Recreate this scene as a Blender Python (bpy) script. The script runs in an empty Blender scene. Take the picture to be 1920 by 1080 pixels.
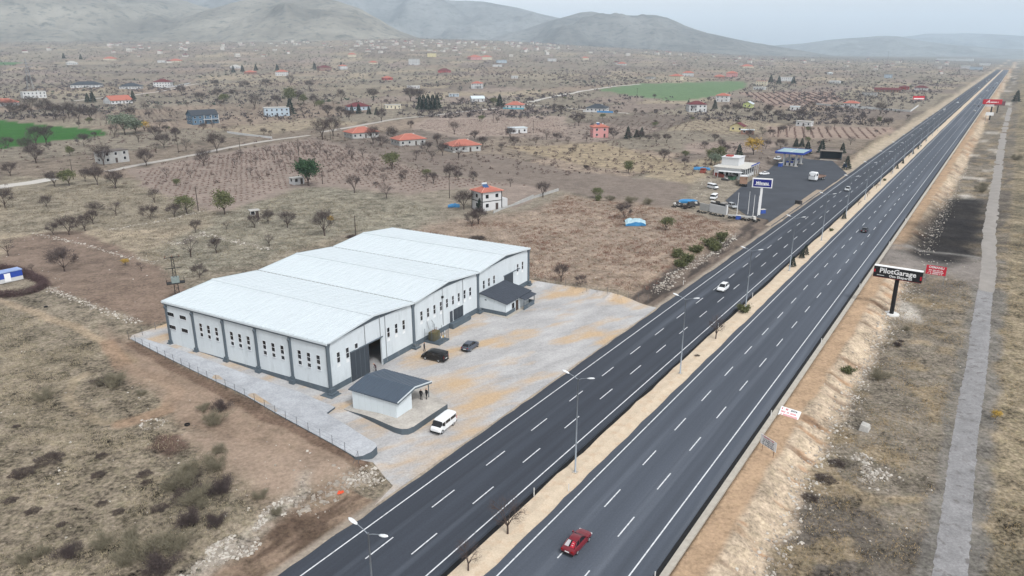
import bpy, bmesh, math, random
import numpy as np
from mathutils import Vector, Matrix
from mathutils.geometry import delaunay_2d_cdt

# ------------------------------------------------------------------ camera
scene = bpy.context.scene
COL = scene.collection
CAM_H, FPX, HORIZON = 50.0, 1350.0, 97.0
PITCH = math.atan((540 - HORIZON) / FPX)
cam_data = bpy.data.cameras.new('camera')
cam_data.sensor_width = 36.0
cam_data.lens = FPX / 1920 * 36.0
cam_data.clip_start, cam_data.clip_end = 0.5, 60000
cam = bpy.data.objects.new('camera', cam_data)
cam.location = (0, 0, CAM_H)
cam.rotation_euler = (math.pi / 2 - PITCH, 0, 0)
COL.objects.link(cam)
scene.camera = cam

# ------------------------------------------------------------------ sky and sun (overcast)
SUN_EL, SUN_AZ = math.radians(52), math.radians(150)      # azimuth clockwise from +Y
world = bpy.data.worlds.new('World')
scene.world = world
world.use_nodes = True
wn, wl = world.node_tree.nodes, world.node_tree.links
sky = wn.new('ShaderNodeTexSky')
sky.sky_type = 'NISHITA'
sky.sun_disc = False
sky.sun_elevation = SUN_EL
sky.sun_rotation = SUN_AZ
sky.altitude = 1000
sky.air_density, sky.dust_density, sky.ozone_density = 1.0, 6.0, 1.0
hs = wn.new('ShaderNodeHueSaturation')
hs.inputs['Saturation'].default_value = 0.07
wl.new(sky.outputs[0], hs.inputs['Color'])
bgn = wn['Background']
bgn.inputs['Strength'].default_value = 0.15
wl.new(hs.outputs[0], bgn.inputs['Color'])
sun_data = bpy.data.lights.new('sun', 'SUN')
sun_data.energy = 1.25
sun_data.angle = math.radians(11)
sun_data.color = (1.0, 0.995, 0.985)
sun = bpy.data.objects.new('sun', sun_data)
sd = Vector((math.sin(SUN_AZ) * math.cos(SUN_EL), math.cos(SUN_AZ) * math.cos(SUN_EL), math.sin(SUN_EL)))
sun.rotation_euler = (-sd).to_track_quat('-Z', 'Y').to_euler()
COL.objects.link(sun)
scene.view_settings.view_transform = 'Standard'
scene.view_settings.look = 'None'
scene.view_settings.exposure = 0.74
scene.view_settings.gamma = 1.0
scene.view_settings.use_curve_mapping = False
cy = scene.cycles
cy.max_bounces, cy.diffuse_bounces, cy.glossy_bounces = 5, 2, 2
cy.transmission_bounces, cy.volume_bounces, cy.transparent_max_bounces = 2, 2, 4

# ------------------------------------------------------------------ geometry of the view: pixel of the 1920x1080 photo -> place
CP, SP = math.cos(PITCH), math.sin(PITCH)
def ray(u, v):
    x, y = (u - 960) / FPX, -(v - 540) / FPX
    return (x, CP + y * SP, -SP + y * CP)
def onz(u, v, z=0.0):
    d = ray(u, v); t = (z - CAM_H) / d[2]
    return d[0] * t, d[1] * t
def depth(x, y, z=0.0): return y * CP - (z - CAM_H) * SP
def mpp(x, y): return depth(x, y) / FPX          # metres per photo pixel at a place
def smooth(a, b, x):
    t = np.clip((x - a) / (b - a), 0, 1)
    return t * t * (3 - 2 * t)
# road frame: s along the road away from the camera, t across (to the right)
RD = np.array([0.55824544, 0.82967586]); RN = np.array([0.82967586, -0.55824544])
def rp(s, t): return s * RD[0] + t * RN[0], s * RD[1] + t * RN[1]
ROAD_YAW = -math.atan2(RD[0], RD[1])              # rotation that turns +Y onto the road
# warehouse frame: a along the front, b outward from the front
WA = np.array([-27.7, 99.28]); WF = np.array([0.50034, 0.86583]); WO = np.array([0.86583, -0.50034])
def wp(a, b): return WA[0] + a * WF[0] + b * WO[0], WA[1] + a * WF[1] + b * WO[1]
W_YAW = math.atan2(WF[1], WF[0])                  # rotation that turns +X onto the front

def _h(ix, iy, seed):
    n = (ix * 374761393 + iy * 668265263 + seed * 974634777) & 0x7fffffff
    n = ((n ^ (n >> 13)) * 1274126177) & 0x7fffffff
    return ((n ^ (n >> 16)) & 0xffff) / 65535.0
def vnoise(x, y, seed=0):
    x = np.asarray(x, float); y = np.asarray(y, float)
    ix = np.floor(x).astype(np.int64); iy = np.floor(y).astype(np.int64)
    fx = x - ix; fy = y - iy
    fx = fx * fx * (3 - 2 * fx); fy = fy * fy * (3 - 2 * fy)
    a = _h(ix, iy, seed); b = _h(ix + 1, iy, seed); c = _h(ix, iy + 1, seed); d = _h(ix + 1, iy + 1, seed)
    return (a + (b - a) * fx) * (1 - fy) + (c + (d - c) * fx) * fy
def fbm(x, y, seed=0, oc=3):
    r = 0; am = 0.5; tot = 0
    for i in range(oc):
        r = r + am * vnoise(np.asarray(x) * 2 ** i, np.asarray(y) * 2 ** i, seed + i * 17); tot += am; am *= 0.5
    return r / tot
def pdist(x, y, poly):
    """signed distance to a polygon, negative inside"""
    x = np.asarray(x, float); y = np.asarray(y, float)
    d = np.full(x.shape, 1e18); ins = np.zeros(x.shape, bool)
    n = len(poly)
    for i in range(n):
        x0, y0 = poly[i]; x1, y1 = poly[(i + 1) % n]
        ex, ey = x1 - x0, y1 - y0
        t = np.clip(((x - x0) * ex + (y - y0) * ey) / (ex * ex + ey * ey + 1e-12), 0, 1)
        d = np.minimum(d, (x - x0 - t * ex) ** 2 + (y - y0 - t * ey) ** 2)
        c = ((y0 > y) != (y1 > y))
        with np.errstate(divide='ignore', invalid='ignore'):
            xi = ex * (y - y0) / (ey if abs(ey) > 1e-12 else 1e-12) + x0
        ins ^= c & (x < xi)
    d = np.sqrt(d)
    return np.where(ins, -d, d)
def ldist(x, y, line):
    x = np.asarray(x, float); y = np.asarray(y, float)
    d = np.full(x.shape, 1e18)
    for (x0, y0), (x1, y1) in zip(line[:-1], line[1:]):
        ex, ey = x1 - x0, y1 - y0
        t = np.clip(((x - x0) * ex + (y - y0) * ey) / (ex * ex + ey * ey + 1e-12), 0, 1)
        d = np.minimum(d, (x - x0 - t * ex) ** 2 + (y - y0 - t * ey) ** 2)
    return np.sqrt(d)

YARD = [onz(244, 638, .9), onz(460, 745, .6), onz(672, 868, .3), onz(700, 872, .1), onz(737, 911, .05)]
YARD += [rp(50.5, -53.1), rp(90, -53.1), rp(132, -53.1), onz(1180, 562, .3), onz(1002, 531, .5), wp(66, -44), wp(-1.6, -46.5)]
APRON = [onz(u, v, .1) for u, v in ((1360, 376), (1388, 352), (1420, 330), (1442, 318), (1458, 303), (1478, 294), (1560, 301))] + [rp(338, -53.4), rp(300, -53.4), rp(255, -53.4), rp(219, -53.4)] + [onz(u, v, .1) for u, v in ((1440, 412), (1400, 404))]
FOOT_U = [-1500, 0, 500, 760, 960, 1100, 1280, 1420, 1600, 1900, 3500]
FOOT_V = [80, 77, 74, 68, 76, 86, 98, 108, 114, 119, 121]
R_FOOT = 3300.0
_fz = []
for u, v in zip(FOOT_U, FOOT_V):
    d = ray(u, v); _fz.append((math.atan2(d[0], d[1]), max(0.0, CAM_H + R_FOOT * d[2] / math.hypot(d[0], d[1]))))
_faz = np.array([q[0] for q in _fz]); _fzz = np.array([q[1] for q in _fz])
def zt(x, y, gully=True):
    """ground height"""
    x = np.asarray(x, float); y = np.asarray(y, float)
    s = x * RD[0] + y * RD[1]; t = x * RN[0] + y * RN[1]; r = np.hypot(x, y)
    field = 0.02 + 1.0 * smooth(-55.5, -63, t) + 0.25 * smooth(-60, -64, t) + 0.0035 * np.clip(-t - 70, 0, 400)
    field = field + (fbm(x / 38, y / 38, 3) - .5) * 1.5 * smooth(-60, -85, t)
    yz = 0.02 + 0.36 * smooth(-55, -74, t) + 0.55 * smooth(-84, -112, t)
    zl = field
    nb = (s > 20) & (s < 420) & (t > -135) & (t < -46)
    if nb.any():
        xs, ys = x[nb], y[nb]
        ym = smooth(.3, -1.6, pdist(xs, ys, YARD)); am = smooth(7.0, 0.5, pdist(xs, ys, APRON))
        v = field[nb] * (1 - ym) + yz[nb] * ym
        zl = zl.copy(); zl[nb] = v * (1 - am) + .08 * am
    dip = 1.6 - 1.25 * np.exp(-((s - 200) / 16) ** 2)
    tj = t + (0 if not gully else (fbm(s / 1.25, t / 9, 11, 2) - .5) * 1.5 * smooth(-19.0, -16.5, t) * smooth(-9, -13, t))
    zr = -0.08 - dip * smooth(-17.3, -13.0, tj) + (fbm(x / 26, y / 26, 5) - .5) * .9 * smooth(-13, -6, t) * smooth(0.5, -2.5, -np.abs(t - 3) + 0)
    zr = np.where(t > -13, zr, zr)
    z = np.where(t < -46, zl, zr)
    corr = (t > -52.9) & (t < -20.2)
    z = np.where(corr, -0.45, z)
    az = np.arctan2(x, y)
    far = np.interp(az, _faz, _fzz) * smooth(-55, -420, t)
    z = z + far * smooth(250, R_FOOT * 1.15, r) ** 1.6 + (fbm(x / 420, y / 420, 8) - .5) * 9 * smooth(500, 1500, r) * smooth(-70, -300, t)
    return z
def z1(x, y): return float(zt(np.array([x]), np.array([y]))[0])
_mr = np.geomspace(38, 9000, 420)
def at(u, v, dz=0.0):
    """place on the ground that the photo shows at pixel (u, v)"""
    d = ray(u, v); hl = math.hypot(d[0], d[1]); lo = None
    rr = _mr
    for _ in range(2):
        g = CAM_H + d[2] / hl * rr - zt(d[0] / hl * rr, d[1] / hl * rr)
        k = np.argmax(g < 0)
        if k == 0: k = len(rr) - 1
        r0, r1, g0, g1 = rr[k - 1], rr[k], g[k - 1], g[k]
        rr = np.linspace(r0, r1, 12)
    r = r0 + (r1 - r0) * (g0 / (g0 - g1) if g0 != g1 else 0)
    x, y = d[0] / hl * r, d[1] / hl * r
    return x, y, z1(x, y) + dz
RNG = random.Random(11)

# ------------------------------------------------------------------ materials
MATS = {}
ALBEDO_SCALE = .84  # scales the base colour of MS materials
def srgb(*c): return tuple((q / 255 / 12.92 if q / 255 <= .04045 else ((q / 255 + .055) / 1.055) ** 2.4) for q in c)
def M(name, rgb, rough=.8, var=.12, scale=1.5, spec=.3, metal=0.0, bump=0.0, bscale=None, stretch=None, dirt=None, fine=0.0, fscale=6.0, rot=0.0):
    if name in MATS: return MATS[name]
    m = bpy.data.materials.new(name); m.use_nodes = True
    nt = m.node_tree; N, L = nt.nodes, nt.links; b = N['Principled BSDF']
    tc = N.new('ShaderNodeTexCoord'); src = tc.outputs['Object']
    if stretch:
        mp = N.new('ShaderNodeMapping'); mp.vector_type = 'TEXTURE'; mp.inputs['Scale'].default_value = tuple(1 / q for q in stretch); mp.inputs['Rotation'].default_value = (0, 0, rot); L.new(src, mp.inputs[0]); src = mp.outputs[0]
    nz = N.new('ShaderNodeTexNoise'); nz.inputs['Scale'].default_value = scale; nz.inputs['Detail'].default_value = 6; nz.inputs['Roughness'].default_value = .62
    L.new(src, nz.inputs['Vector'])
    mx = N.new('ShaderNodeMix'); mx.data_type = 'RGBA'
    mx.inputs[6].default_value = tuple(min(1, c * (1 - var)) for c in rgb) + (1,)
    mx.inputs[7].default_value = tuple(min(1, c * (1 + var)) for c in rgb) + (1,)
    mr = N.new('ShaderNodeMapRange'); mr.inputs[1].default_value = .3; mr.inputs[2].default_value = .7
    L.new(nz.outputs['Fac'], mr.inputs[0]); L.new(mr.outputs[0], mx.inputs[0])
    out = mx.outputs[2]
    if dirt:
        n2 = N.new('ShaderNodeTexNoise'); n2.inputs['Scale'].default_value = dirt[1]; n2.inputs['Detail'].default_value = 7
        mp2 = N.new('ShaderNodeMapping'); mp2.inputs['Location'].default_value = (13, 7, 3)
        L.new(src, mp2.inputs[0]); L.new(mp2.outputs[0], n2.inputs['Vector'])
        r2 = N.new('ShaderNodeMapRange'); r2.inputs[1].default_value = dirt[2]; r2.inputs[2].default_value = dirt[3]
        L.new(n2.outputs['Fac'], r2.inputs[0])
        m2 = N.new('ShaderNodeMix'); m2.data_type = 'RGBA'; m2.inputs[7].default_value = tuple(dirt[0]) + (1,)
        L.new(r2.outputs[0], m2.inputs[0]); L.new(out, m2.inputs[6]); out = m2.outputs[2]
    if fine:
        n4 = N.new('ShaderNodeTexNoise'); n4.inputs['Scale'].default_value = fscale; n4.inputs['Detail'].default_value = 5; n4.inputs['Roughness'].default_value = .75
        L.new(tc.outputs['Object'], n4.inputs['Vector'])
        r4 = N.new('ShaderNodeMapRange'); r4.inputs[1].default_value = .3; r4.inputs[2].default_value = .7; r4.inputs[3].default_value = 1 - fine; r4.inputs[4].default_value = 1 + fine
        L.new(n4.outputs['Fac'], r4.inputs[0])
        v4 = N.new('ShaderNodeVectorMath'); v4.operation = 'SCALE'; L.new(out, v4.inputs[0]); L.new(r4.outputs[0], v4.inputs['Scale']); out = v4.outputs[0]
    L.new(out, b.inputs['Base Color'])
    b.inputs['Roughness'].default_value = rough; b.inputs['Metallic'].default_value = metal
    b.inputs['Specular IOR Level'].default_value = spec
    if bump:
        bp = N.new('ShaderNodeBump'); bp.inputs['Strength'].default_value = bump; bp.inputs['Distance'].default_value = .05
        n3 = N.new('ShaderNodeTexNoise'); n3.inputs['Scale'].default_value = bscale or scale * 4; n3.inputs['Detail'].default_value = 5
        L.new(src, n3.inputs['Vector']); L.new(n3.outputs['Fac'], bp.inputs['Height']); L.new(bp.outputs[0], b.inputs['Normal'])
    MATS[name] = m
    return m
def MS(name, r, g, b, **k): return M(name, tuple(q * ALBEDO_SCALE for q in srgb(r, g, b)), **k)

# ------------------------------------------------------------------ mesh building
class MB:
    def __init__(self): self.v = []; self.f = []; self.m = []; self.xf = None; self.mi = 0
    def add(self, vs, fs, m=None):
        o = len(self.v)
        if self.xf is not None: vs = [tuple(self.xf @ Vector(p)) for p in vs]
        self.v.extend(vs); self.f.extend([tuple(i + o for i in f) for f in fs]); self.m.extend([self.mi if m is None else m] * len(fs))
        return self
    def box(self, x0, x1, y0, y1, z0, z1_, m=None):
        return self.add([(x0, y0, z0), (x1, y0, z0), (x1, y1, z0), (x0, y1, z0), (x0, y0, z1_), (x1, y0, z1_), (x1, y1, z1_), (x0, y1, z1_)],
                        [(3, 2, 1, 0), (4, 5, 6, 7), (0, 1, 5, 4), (1, 2, 6, 5), (2, 3, 7, 6), (3, 0, 4, 7)], m)
    def prism(self, poly, z0, z1_, m=None):
        n = len(poly); a = sum(poly[i][0] * poly[(i + 1) % n][1] - poly[(i + 1) % n][0] * poly[i][1] for i in range(n))
        if a < 0: poly = poly[::-1]
        return self.add([(x, y, z0) for x, y in poly] + [(x, y, z1_) for x, y in poly],
                        [tuple(range(n))[::-1], tuple(range(n, 2 * n))] + [(i, (i + 1) % n, n + (i + 1) % n, n + i) for i in range(n)], m)
    def xprism(self, prof, x0, x1, m=None):
        """profile in (y, z), swept along x"""
        n = len(prof); a = sum(prof[i][0] * prof[(i + 1) % n][1] - prof[(i + 1) % n][0] * prof[i][1] for i in range(n))
        if a < 0: prof = prof[::-1]
        return self.add([(x0, y, z) for y, z in prof] + [(x1, y, z) for y, z in prof],
                        [tuple(range(n))[::-1], tuple(range(n, 2 * n))] + [(i, (i + 1) % n, n + (i + 1) % n, n + i) for i in range(n)], m)
    def tube(self, pts, rad, n=6, m=None, cap=True):
        vs, fs = [], []; k = len(pts)
        if not hasattr(rad, '__len__'): rad = [rad] * k
        for i, p in enumerate(pts):
            p = Vector(p); a = Vector(pts[max(0, i - 1)]); b = Vector(pts[min(k - 1, i + 1)]); d = (b - a)
            d = d.normalized() if d.length > 1e-9 else Vector((0, 0, 1))
            u = d.cross(Vector((0, 0, 1)) if abs(d.z) < .95 else Vector((1, 0, 0))).normalized(); w = d.cross(u)
            for j in range(n):
                q = 2 * math.pi * j / n; vs.append(tuple(p + (u * math.cos(q) + w * math.sin(q)) * rad[i]))
        for i in range(k - 1):
            for j in range(n): fs.append((i * n + j, i * n + (j + 1) % n, (i + 1) * n + (j + 1) % n, (i + 1) * n + j))
        if cap: fs.append(tuple(range(n))); fs.append(tuple(range((k - 1) * n, k * n))[::-1])
        return self.add(vs, fs, m)
    def loft(self, rings, m=None, cap=True):
        n = len(rings[0]); vs = [p for r in rings for p in r]; fs = []
        for i in range(len(rings) - 1):
            for j in range(n): fs.append((i * n + j, i * n + (j + 1) % n, (i + 1) * n + (j + 1) % n, (i + 1) * n + j))
        if cap: fs.append(tuple(range(n))[::-1]); fs.append(tuple(range((len(rings) - 1) * n, len(rings) * n)))
        return self.add(vs, fs, m)
    def rock(self, c, r, rng, m=None):
        p = [(-1, -1, -.6), (1, -1, -.6), (1, 1, -.6), (-1, 1, -.6), (-.7, -.7, .6), (.7, -.7, .6), (.7, .7, .6), (-.7, .7, .6)]
        a = rng.random() * 6.28; ca, sa = math.cos(a), math.sin(a); sx, sy, sz = r * rng.uniform(.6, 1.2), r * rng.uniform(.5, 1), r * rng.uniform(.4, .9)
        vs = []
        for x, y, z in p:
            x *= sx * rng.uniform(.6, 1.1); y *= sy * rng.uniform(.6, 1.1); z *= sz * rng.uniform(.6, 1.2)
            vs.append((c[0] + x * ca - y * sa, c[1] + x * sa + y * ca, c[2] + z))
        return self.add(vs, [(3, 2, 1, 0), (4, 5, 6, 7), (0, 1, 5, 4), (1, 2, 6, 5), (2, 3, 7, 6), (3, 0, 4, 7)], m)
    def mesh(self, name, mats):
        me = bpy.data.meshes.new(name); me.from_pydata(self.v, [], self.f)
        for q in (mats if isinstance(mats, (list, tuple)) else [mats]): me.materials.append(q)
        if len(me.materials) > 1: me.polygons.foreach_set('material_index', self.m)
        me.update(); return me
    def build(self, name, mats, parent=None, loc=None, rz=0, smooth_=False, bevel=0):
        me = self.mesh(name, mats)
        if smooth_: me.polygons.foreach_set('use_smooth', [True] * len(me.polygons))
        o = bpy.data.objects.new(name, me); COL.objects.link(o)
        if parent is not None: o.parent = parent
        if loc is not None: o.location = loc
        if rz: o.rotation_euler = (0, 0, rz)
        if bevel:
            md = o.modifiers.new('bevel', 'BEVEL'); md.width = bevel; md.segments = 2; md.limit_method = 'ANGLE'
        return o
def tag(o, label=None, cat=None, group=None, kind=None):
    if label: o['label'] = label
    if cat: o['category'] = cat
    if group: o['group'] = group
    if kind: o['kind'] = kind
    return o
def thing(name, label, cat, loc=(0, 0, 0), rz=0, group=None, sc=1.0):
    o = bpy.data.objects.new(name, None); COL.objects.link(o); o.empty_display_size = .2
    o.location = loc; o.rotation_euler = (0, 0, rz); o.scale = (sc, sc, sc)
    return tag(o, label, cat, group)
def link(name, mesh, parent=None, loc=None, rot=None, sc=None):
    o = bpy.data.objects.new(name, mesh); COL.objects.link(o)
    if parent is not None: o.parent = parent
    if loc is not None: o.location = loc
    if rot is not None: o.rotation_euler = rot
    if sc is not None: o.scale = sc
    return o
def copy_tree(o, parent=None):
    c = o.copy(); COL.objects.link(c); c.parent = parent
    for ch in o.children: copy_tree(ch, c)
    return c
def text_mesh(body, size, bold=0.0, extrude=.01, shear=0.0, width=1.0):
    cu = bpy.data.curves.new('lettering', 'FONT'); cu.body = body; cu.size = size; cu.align_x = 'CENTER'; cu.align_y = 'CENTER'
    cu.offset = bold; cu.extrude = extrude; cu.shear = shear; cu.resolution_u = 2; cu.space_character = width
    o = bpy.data.objects.new('lettering', cu); COL.objects.link(o)
    dg = bpy.context.evaluated_depsgraph_get()
    me = bpy.data.meshes.new_from_object(o.evaluated_get(dg))
    bpy.data.objects.remove(o); bpy.data.curves.remove(cu)
    return me
def lettering(body, size, mat, parent, loc, rot=(math.pi / 2, 0, 0), bold=0.0, shear=0.0, sx=1.0, name='lettering', width=1.0):
    me = text_mesh(body, size, bold, .015, shear, width); me.materials.clear(); me.materials.append(mat)
    return link(name, me, parent, loc, rot, (sx, 1, 1))

# ------------------------------------------------------------------ the ground
def px_poly(pts): return [at(u, v)[:2] for u, v in pts]
C = dict(grass=srgb(150, 138, 121), grass2=srgb(157, 144, 124), soil=srgb(139, 113, 97), vine=srgb(158, 140, 128), plough=srgb(140, 125, 114),
         bare=srgb(164, 143, 125), scrub=srgb(160, 140, 122), green=srgb(58, 112, 46), palegreen=srgb(110, 138, 98), tan=srgb(174, 157, 132),
         orange=srgb(196, 160, 122), sand=srgb(208, 188, 163), dark=srgb(98, 86, 78), coal=srgb(62, 60, 62), grey=srgb(150, 142, 134), right=srgb(130, 119, 104),
         pinkrow=srgb(168, 142, 128), chalk=srgb(190, 182, 172))
az = np.radians(np.linspace(-56, 54, 640))
q = np.linspace(1 / 40., 1 / 900., 520)
rad = np.concatenate([np.geomspace(6, 38, 10), 1 / q, np.geomspace(912, 15000, 84)])
NA, NR = len(az), len(rad)
AZ, RR = np.meshgrid(az, rad)
GX, GY = (np.sin(AZ) * RR).ravel(), (np.cos(AZ) * RR).ravel()
GZ = zt(GX, GY)
S, T, RRr = GX * RD[0] + GY * RD[1], GX * RN[0] + GY * RN[1], RR.ravel()
wx = GX + (fbm(GX / 9, GY / 9, 21) - .5) * 6; wy = GY + (fbm(GX / 9, GY / 9, 22) - .5) * 6
ALB = .76
col = np.empty((len(GX), 3)); mott = np.full(len(GX), 1.0)
# parcels of farmland
ps = (S + (fbm(GX / 90, GY / 90, 31) - .5) * 30) ; pt = (T + (fbm(GX / 90, GY / 90, 32) - .5) * 30)
ri = np.floor(pt / 62).astype(np.int64); ci = np.floor((ps + _h(ri, ri * 0, 40) * 200) / 105).astype(np.int64)
pid = _h(ri, ci, 41)
pal = np.array([C['grass'], C['grass2'], C['vine'], C['plough'], C['scrub'], C['grass'], C['tan'], srgb(148, 132, 116), C['grass']])
col[:] = pal[(pid * 8.999).astype(int)]
col *= (0.92 + .16 * _h(ri, ci, 43))[:, None]
edge = np.minimum(np.minimum(np.abs(pt / 62 - np.round(pt / 62)) * 62, 99), np.abs((ps + _h(ri, ri * 0, 40) * 200) / 105 - np.round((ps + _h(ri, ri * 0, 40) * 200) / 105)) * 105)
col *= (1 - .34 * smooth(3.5, .6, edge) * smooth(150, 260, RRr))[:, None]
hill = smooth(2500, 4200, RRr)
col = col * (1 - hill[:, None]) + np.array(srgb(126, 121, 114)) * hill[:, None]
def lay(mask, c, mo=None):
    global col, mott
    m = np.clip(mask, 0, 1)
    col = col * (1 - m[:, None]) + np.array(c) * m[:, None]
    if mo is not None: mott = mott * (1 - m) + mo * m
def lay_poly(pts, c, soft=1.5, mo=None, k=1.0):
    poly = px_poly(pts); xs = [p[0] for p in poly]; ys = [p[1] for p in poly]
    sel = np.where((wx > min(xs) - 8) & (wx < max(xs) + 8) & (wy > min(ys) - 8) & (wy < max(ys) + 8))[0]
    m = np.zeros(len(GX)); m[sel] = smooth(soft, -soft, pdist(wx[sel], wy[sel], poly)) * k
    lay(m, c, mo)
def lay_line(pts, w, c, k=1.0, mo=None, world_pts=None):
    ln = world_pts or px_poly(pts); xs = [p[0] for p in ln]; ys = [p[1] for p in ln]; b = w * 2 + 8
    sel = np.where((GX > min(xs) - b) & (GX < max(xs) + b) & (GY > min(ys) - b) & (GY < max(ys) + b))[0]
    d = ldist(GX[sel] * .6 + wx[sel] * .4, GY[sel] * .6 + wy[sel] * .4, ln)
    m = np.zeros(len(GX)); m[sel] = smooth(w * 1.15, w * .6, d) * k
    lay(m, c, mo)
near = smooth(230, 170, RRr) * (T < -53)
lay(near, srgb(142, 130, 113), 1.3)
lay_poly([(-300, 700), (0, 560), (200, 640), (330, 760), (480, 860), (560, 960), (500, 1200), (-400, 1200)], srgb(139, 127, 110), 4, 1.5)
lay_poly([(0, 452), (100, 430), (170, 435), (300, 505), (345, 545), (330, 600), (300, 612), (250, 600), (85, 533), (0, 500)], srgb(138, 117, 102), 1.2, .75)
lay_poly([(0, 330), (240, 335), (380, 392), (420, 400), (330, 430), (160, 430), (0, 440)], srgb(152, 140, 120), 3, 1.1)
lay_poly([(235, 320), (590, 257), (700, 290), (840, 330), (1040, 352), (960, 392), (870, 352), (760, 365), (640, 350), (560, 352), (420, 397), (370, 392), (270, 350)], C['vine'], 1.5, .5)
lay_poly([(600, 262), (760, 288), (930, 290), (1080, 322), (1300, 345), (1250, 392), (1060, 358), (900, 335), (830, 325), (690, 288)], C['plough'], 2, .5)
lay_poly([(640, 440), (880, 410), (1000, 392), (1060, 362), (1290, 395), (1390, 432), (1330, 480), (1215, 556), (1000, 525)], srgb(163, 142, 124), 3, 1.0)
lay_poly([(420, 400), (560, 352), (640, 352), (830, 385), (800, 430), (640, 440), (500, 490), (330, 520), (300, 470)], srgb(148, 140, 122), 4, 1.2)
lay_poly([(-150, 215), (0, 226), (205, 246), (190, 256), (100, 265), (0, 279), (-120, 285)], C['green'], .8, .35)
lay_poly([(-60, 116), (45, 116), (30, 121), (-60, 122)], srgb(88, 128, 84), 3, .3)
lay_poly([(1118, 168), (1200, 157), (1395, 152), (1400, 163), (1330, 181), (1280, 190), (1215, 184)], C['palegreen'], 2, .3)
lay_poly([(940, 275), (1130, 268), (1290, 308), (1290, 336), (1090, 308)], srgb(172, 152, 122), 3, .9)
lay_poly([(1300, 300), (1360, 290), (1330, 330), (1290, 345), (1200, 330)], srgb(170, 152, 124), 3, .9)
lay_poly([(1380, 172), (1560, 172), (1590, 192), (1450, 200)], C['pinkrow'], 2, .4)
lay_poly([(1440, 236), (1680, 240), (1640, 262), (1440, 258)], srgb(172, 148, 132), 2, .4)
lay_poly([(1280, 268), (1450, 262), (1450, 280), (1330, 290), (1280, 285)], srgb(165, 145, 132), 2, .6)
lay_poly([(800, 222), (1060, 218), (1060, 250), (860, 258), (770, 240)], srgb(172, 152, 138), 2, .5)
lay_poly([(330, 820), (500, 765), (600, 800), (668, 866), (655, 905), (560, 935), (480, 945), (440, 870)], C['bare'], 2.5, .35)
lay_poly([(195, 610), (255, 640), (470, 748), (672, 866), (640, 872), (540, 830), (380, 790), (255, 700)], srgb(154, 132, 114), 2.0, .6)
for ln, w, c_ in (([(-40, 553), (60, 583), (130, 612), (200, 640), (240, 672), (258, 700), (300, 720), (345, 735)], 1.1, srgb(176, 154, 126)),
                  ([(330, 735), (300, 770), (250, 785), (180, 790), (140, 768), (125, 740), (140, 715), (170, 700)], 1.0, srgb(160, 144, 120)),
                  ([(205, 640), (235, 690), (300, 705), (335, 735), (320, 765), (230, 790)], 1.5, srgb(164, 134, 110)),
                  ([(255, 690), (340, 740), (480, 800), (560, 820)], 3.2, srgb(156, 135, 117))):
    lay_line(ln, w, c_, .7, .6)
lay_poly([(255, 840), (300, 815), (350, 812), (345, 838), (300, 862)], srgb(92, 68, 62), .8, .8, .8)
lay_line([(250, 643), (460, 750), (672, 868)], 1.3, srgb(112, 90, 76), .8, .9)
lay_poly([(575, 890), (540, 930), (490, 970), (420, 1015), (340, 1075), (300, 1110), (430, 1095), (530, 985), (575, 930)], srgb(166, 158, 148), 1.2, 1.6, .75)
lay_poly([(310, 880), (380, 860), (430, 900), (440, 960), (380, 990), (330, 960)], srgb(104, 98, 84), 4, 1.2, .6)
# verge on the near side of the road
vn = fbm(S / 7, T / 1.6, 61)
verge = smooth(-60.5, -57.5, T + (vn - .5) * 4) * (T < -52.5) * (S < 51)
lay(verge, srgb(142, 121, 103), .8); lay(verge * smooth(.5, .66, vn), srgb(104, 86, 73), .8)
verge = smooth(-61.5, -58.5, T + (vn - .5) * 3) * (T < -52.5) * smooth(131, 134, S) * smooth(330, 250, S)
lay(verge, srgb(122, 108, 98), .5); lay(verge * smooth(.48, .62, vn), srgb(82, 74, 70), .5)
verge = smooth(-62, -56, T + (vn - .5) * 6) * (T < -52.5) * smooth(270, 340, S)
lay(verge, srgb(186, 170, 148), .5)
lay(smooth(-54.3, -53.3, T) * (T < -52) * .85, srgb(168, 156, 142), .3)
# right side: shoulder, eroded bank, rough ground
rgt = (T > -20.6).astype(float)
e1 = fbm(GX / 16, GY / 16, 71); e2 = fbm(GX / 5, GY / 5, 72); e3 = fbm(S / 1.25, T / 9, 11, 2)
lay(rgt, np.array(srgb(132, 122, 109)), 1.3)
lay(rgt * smooth(.5, .64, e1), srgb(108, 100, 92), 1.2); lay(rgt * smooth(.54, .66, e2) * .8, srgb(152, 135, 110), 1.2)
lay(rgt * smooth(.62, .74, fbm(GX / 11, GY / 22, 73)) * (T < 0), C['chalk'], .8)
lay(rgt * smooth(5.6, 7.5, T), srgb(149, 135, 112), 1.4); lay(rgt * smooth(6, 8, T) * smooth(.5, .62, e1), srgb(126, 116, 98), 1.4)
lay(smooth(-20.6, -20.3, T) * smooth(-16.0, -17.8, T + (e2 - .5) * 2), srgb(186, 156, 125), .5)
bank = smooth(-17.6, -16.6, T + (e2 - .5) * 1.5) * smooth(-11.8, -13.6, T + (e2 - .5) * 3)
lay(bank, srgb(196, 176, 152), .9); lay(bank * smooth(.52, .62, e3) * smooth(.45, .6, e2), srgb(182, 148, 116), .5)
lay(bank * smooth(.62, .72, e3) * .7, srgb(128, 104, 86), .5)
dirt_x = rgt * np.exp(-((S - 203) / 13) ** 2)
lay(np.clip(dirt_x * 1.3, 0, 1) * (T < 4), srgb(142, 134, 128), .5)
lay_poly([(1690, 470), (1725, 415), (1770, 372), (1850, 372), (1856, 430), (1830, 480), (1760, 500)], srgb(48, 46, 48), 4, 1.0, .95)
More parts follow.
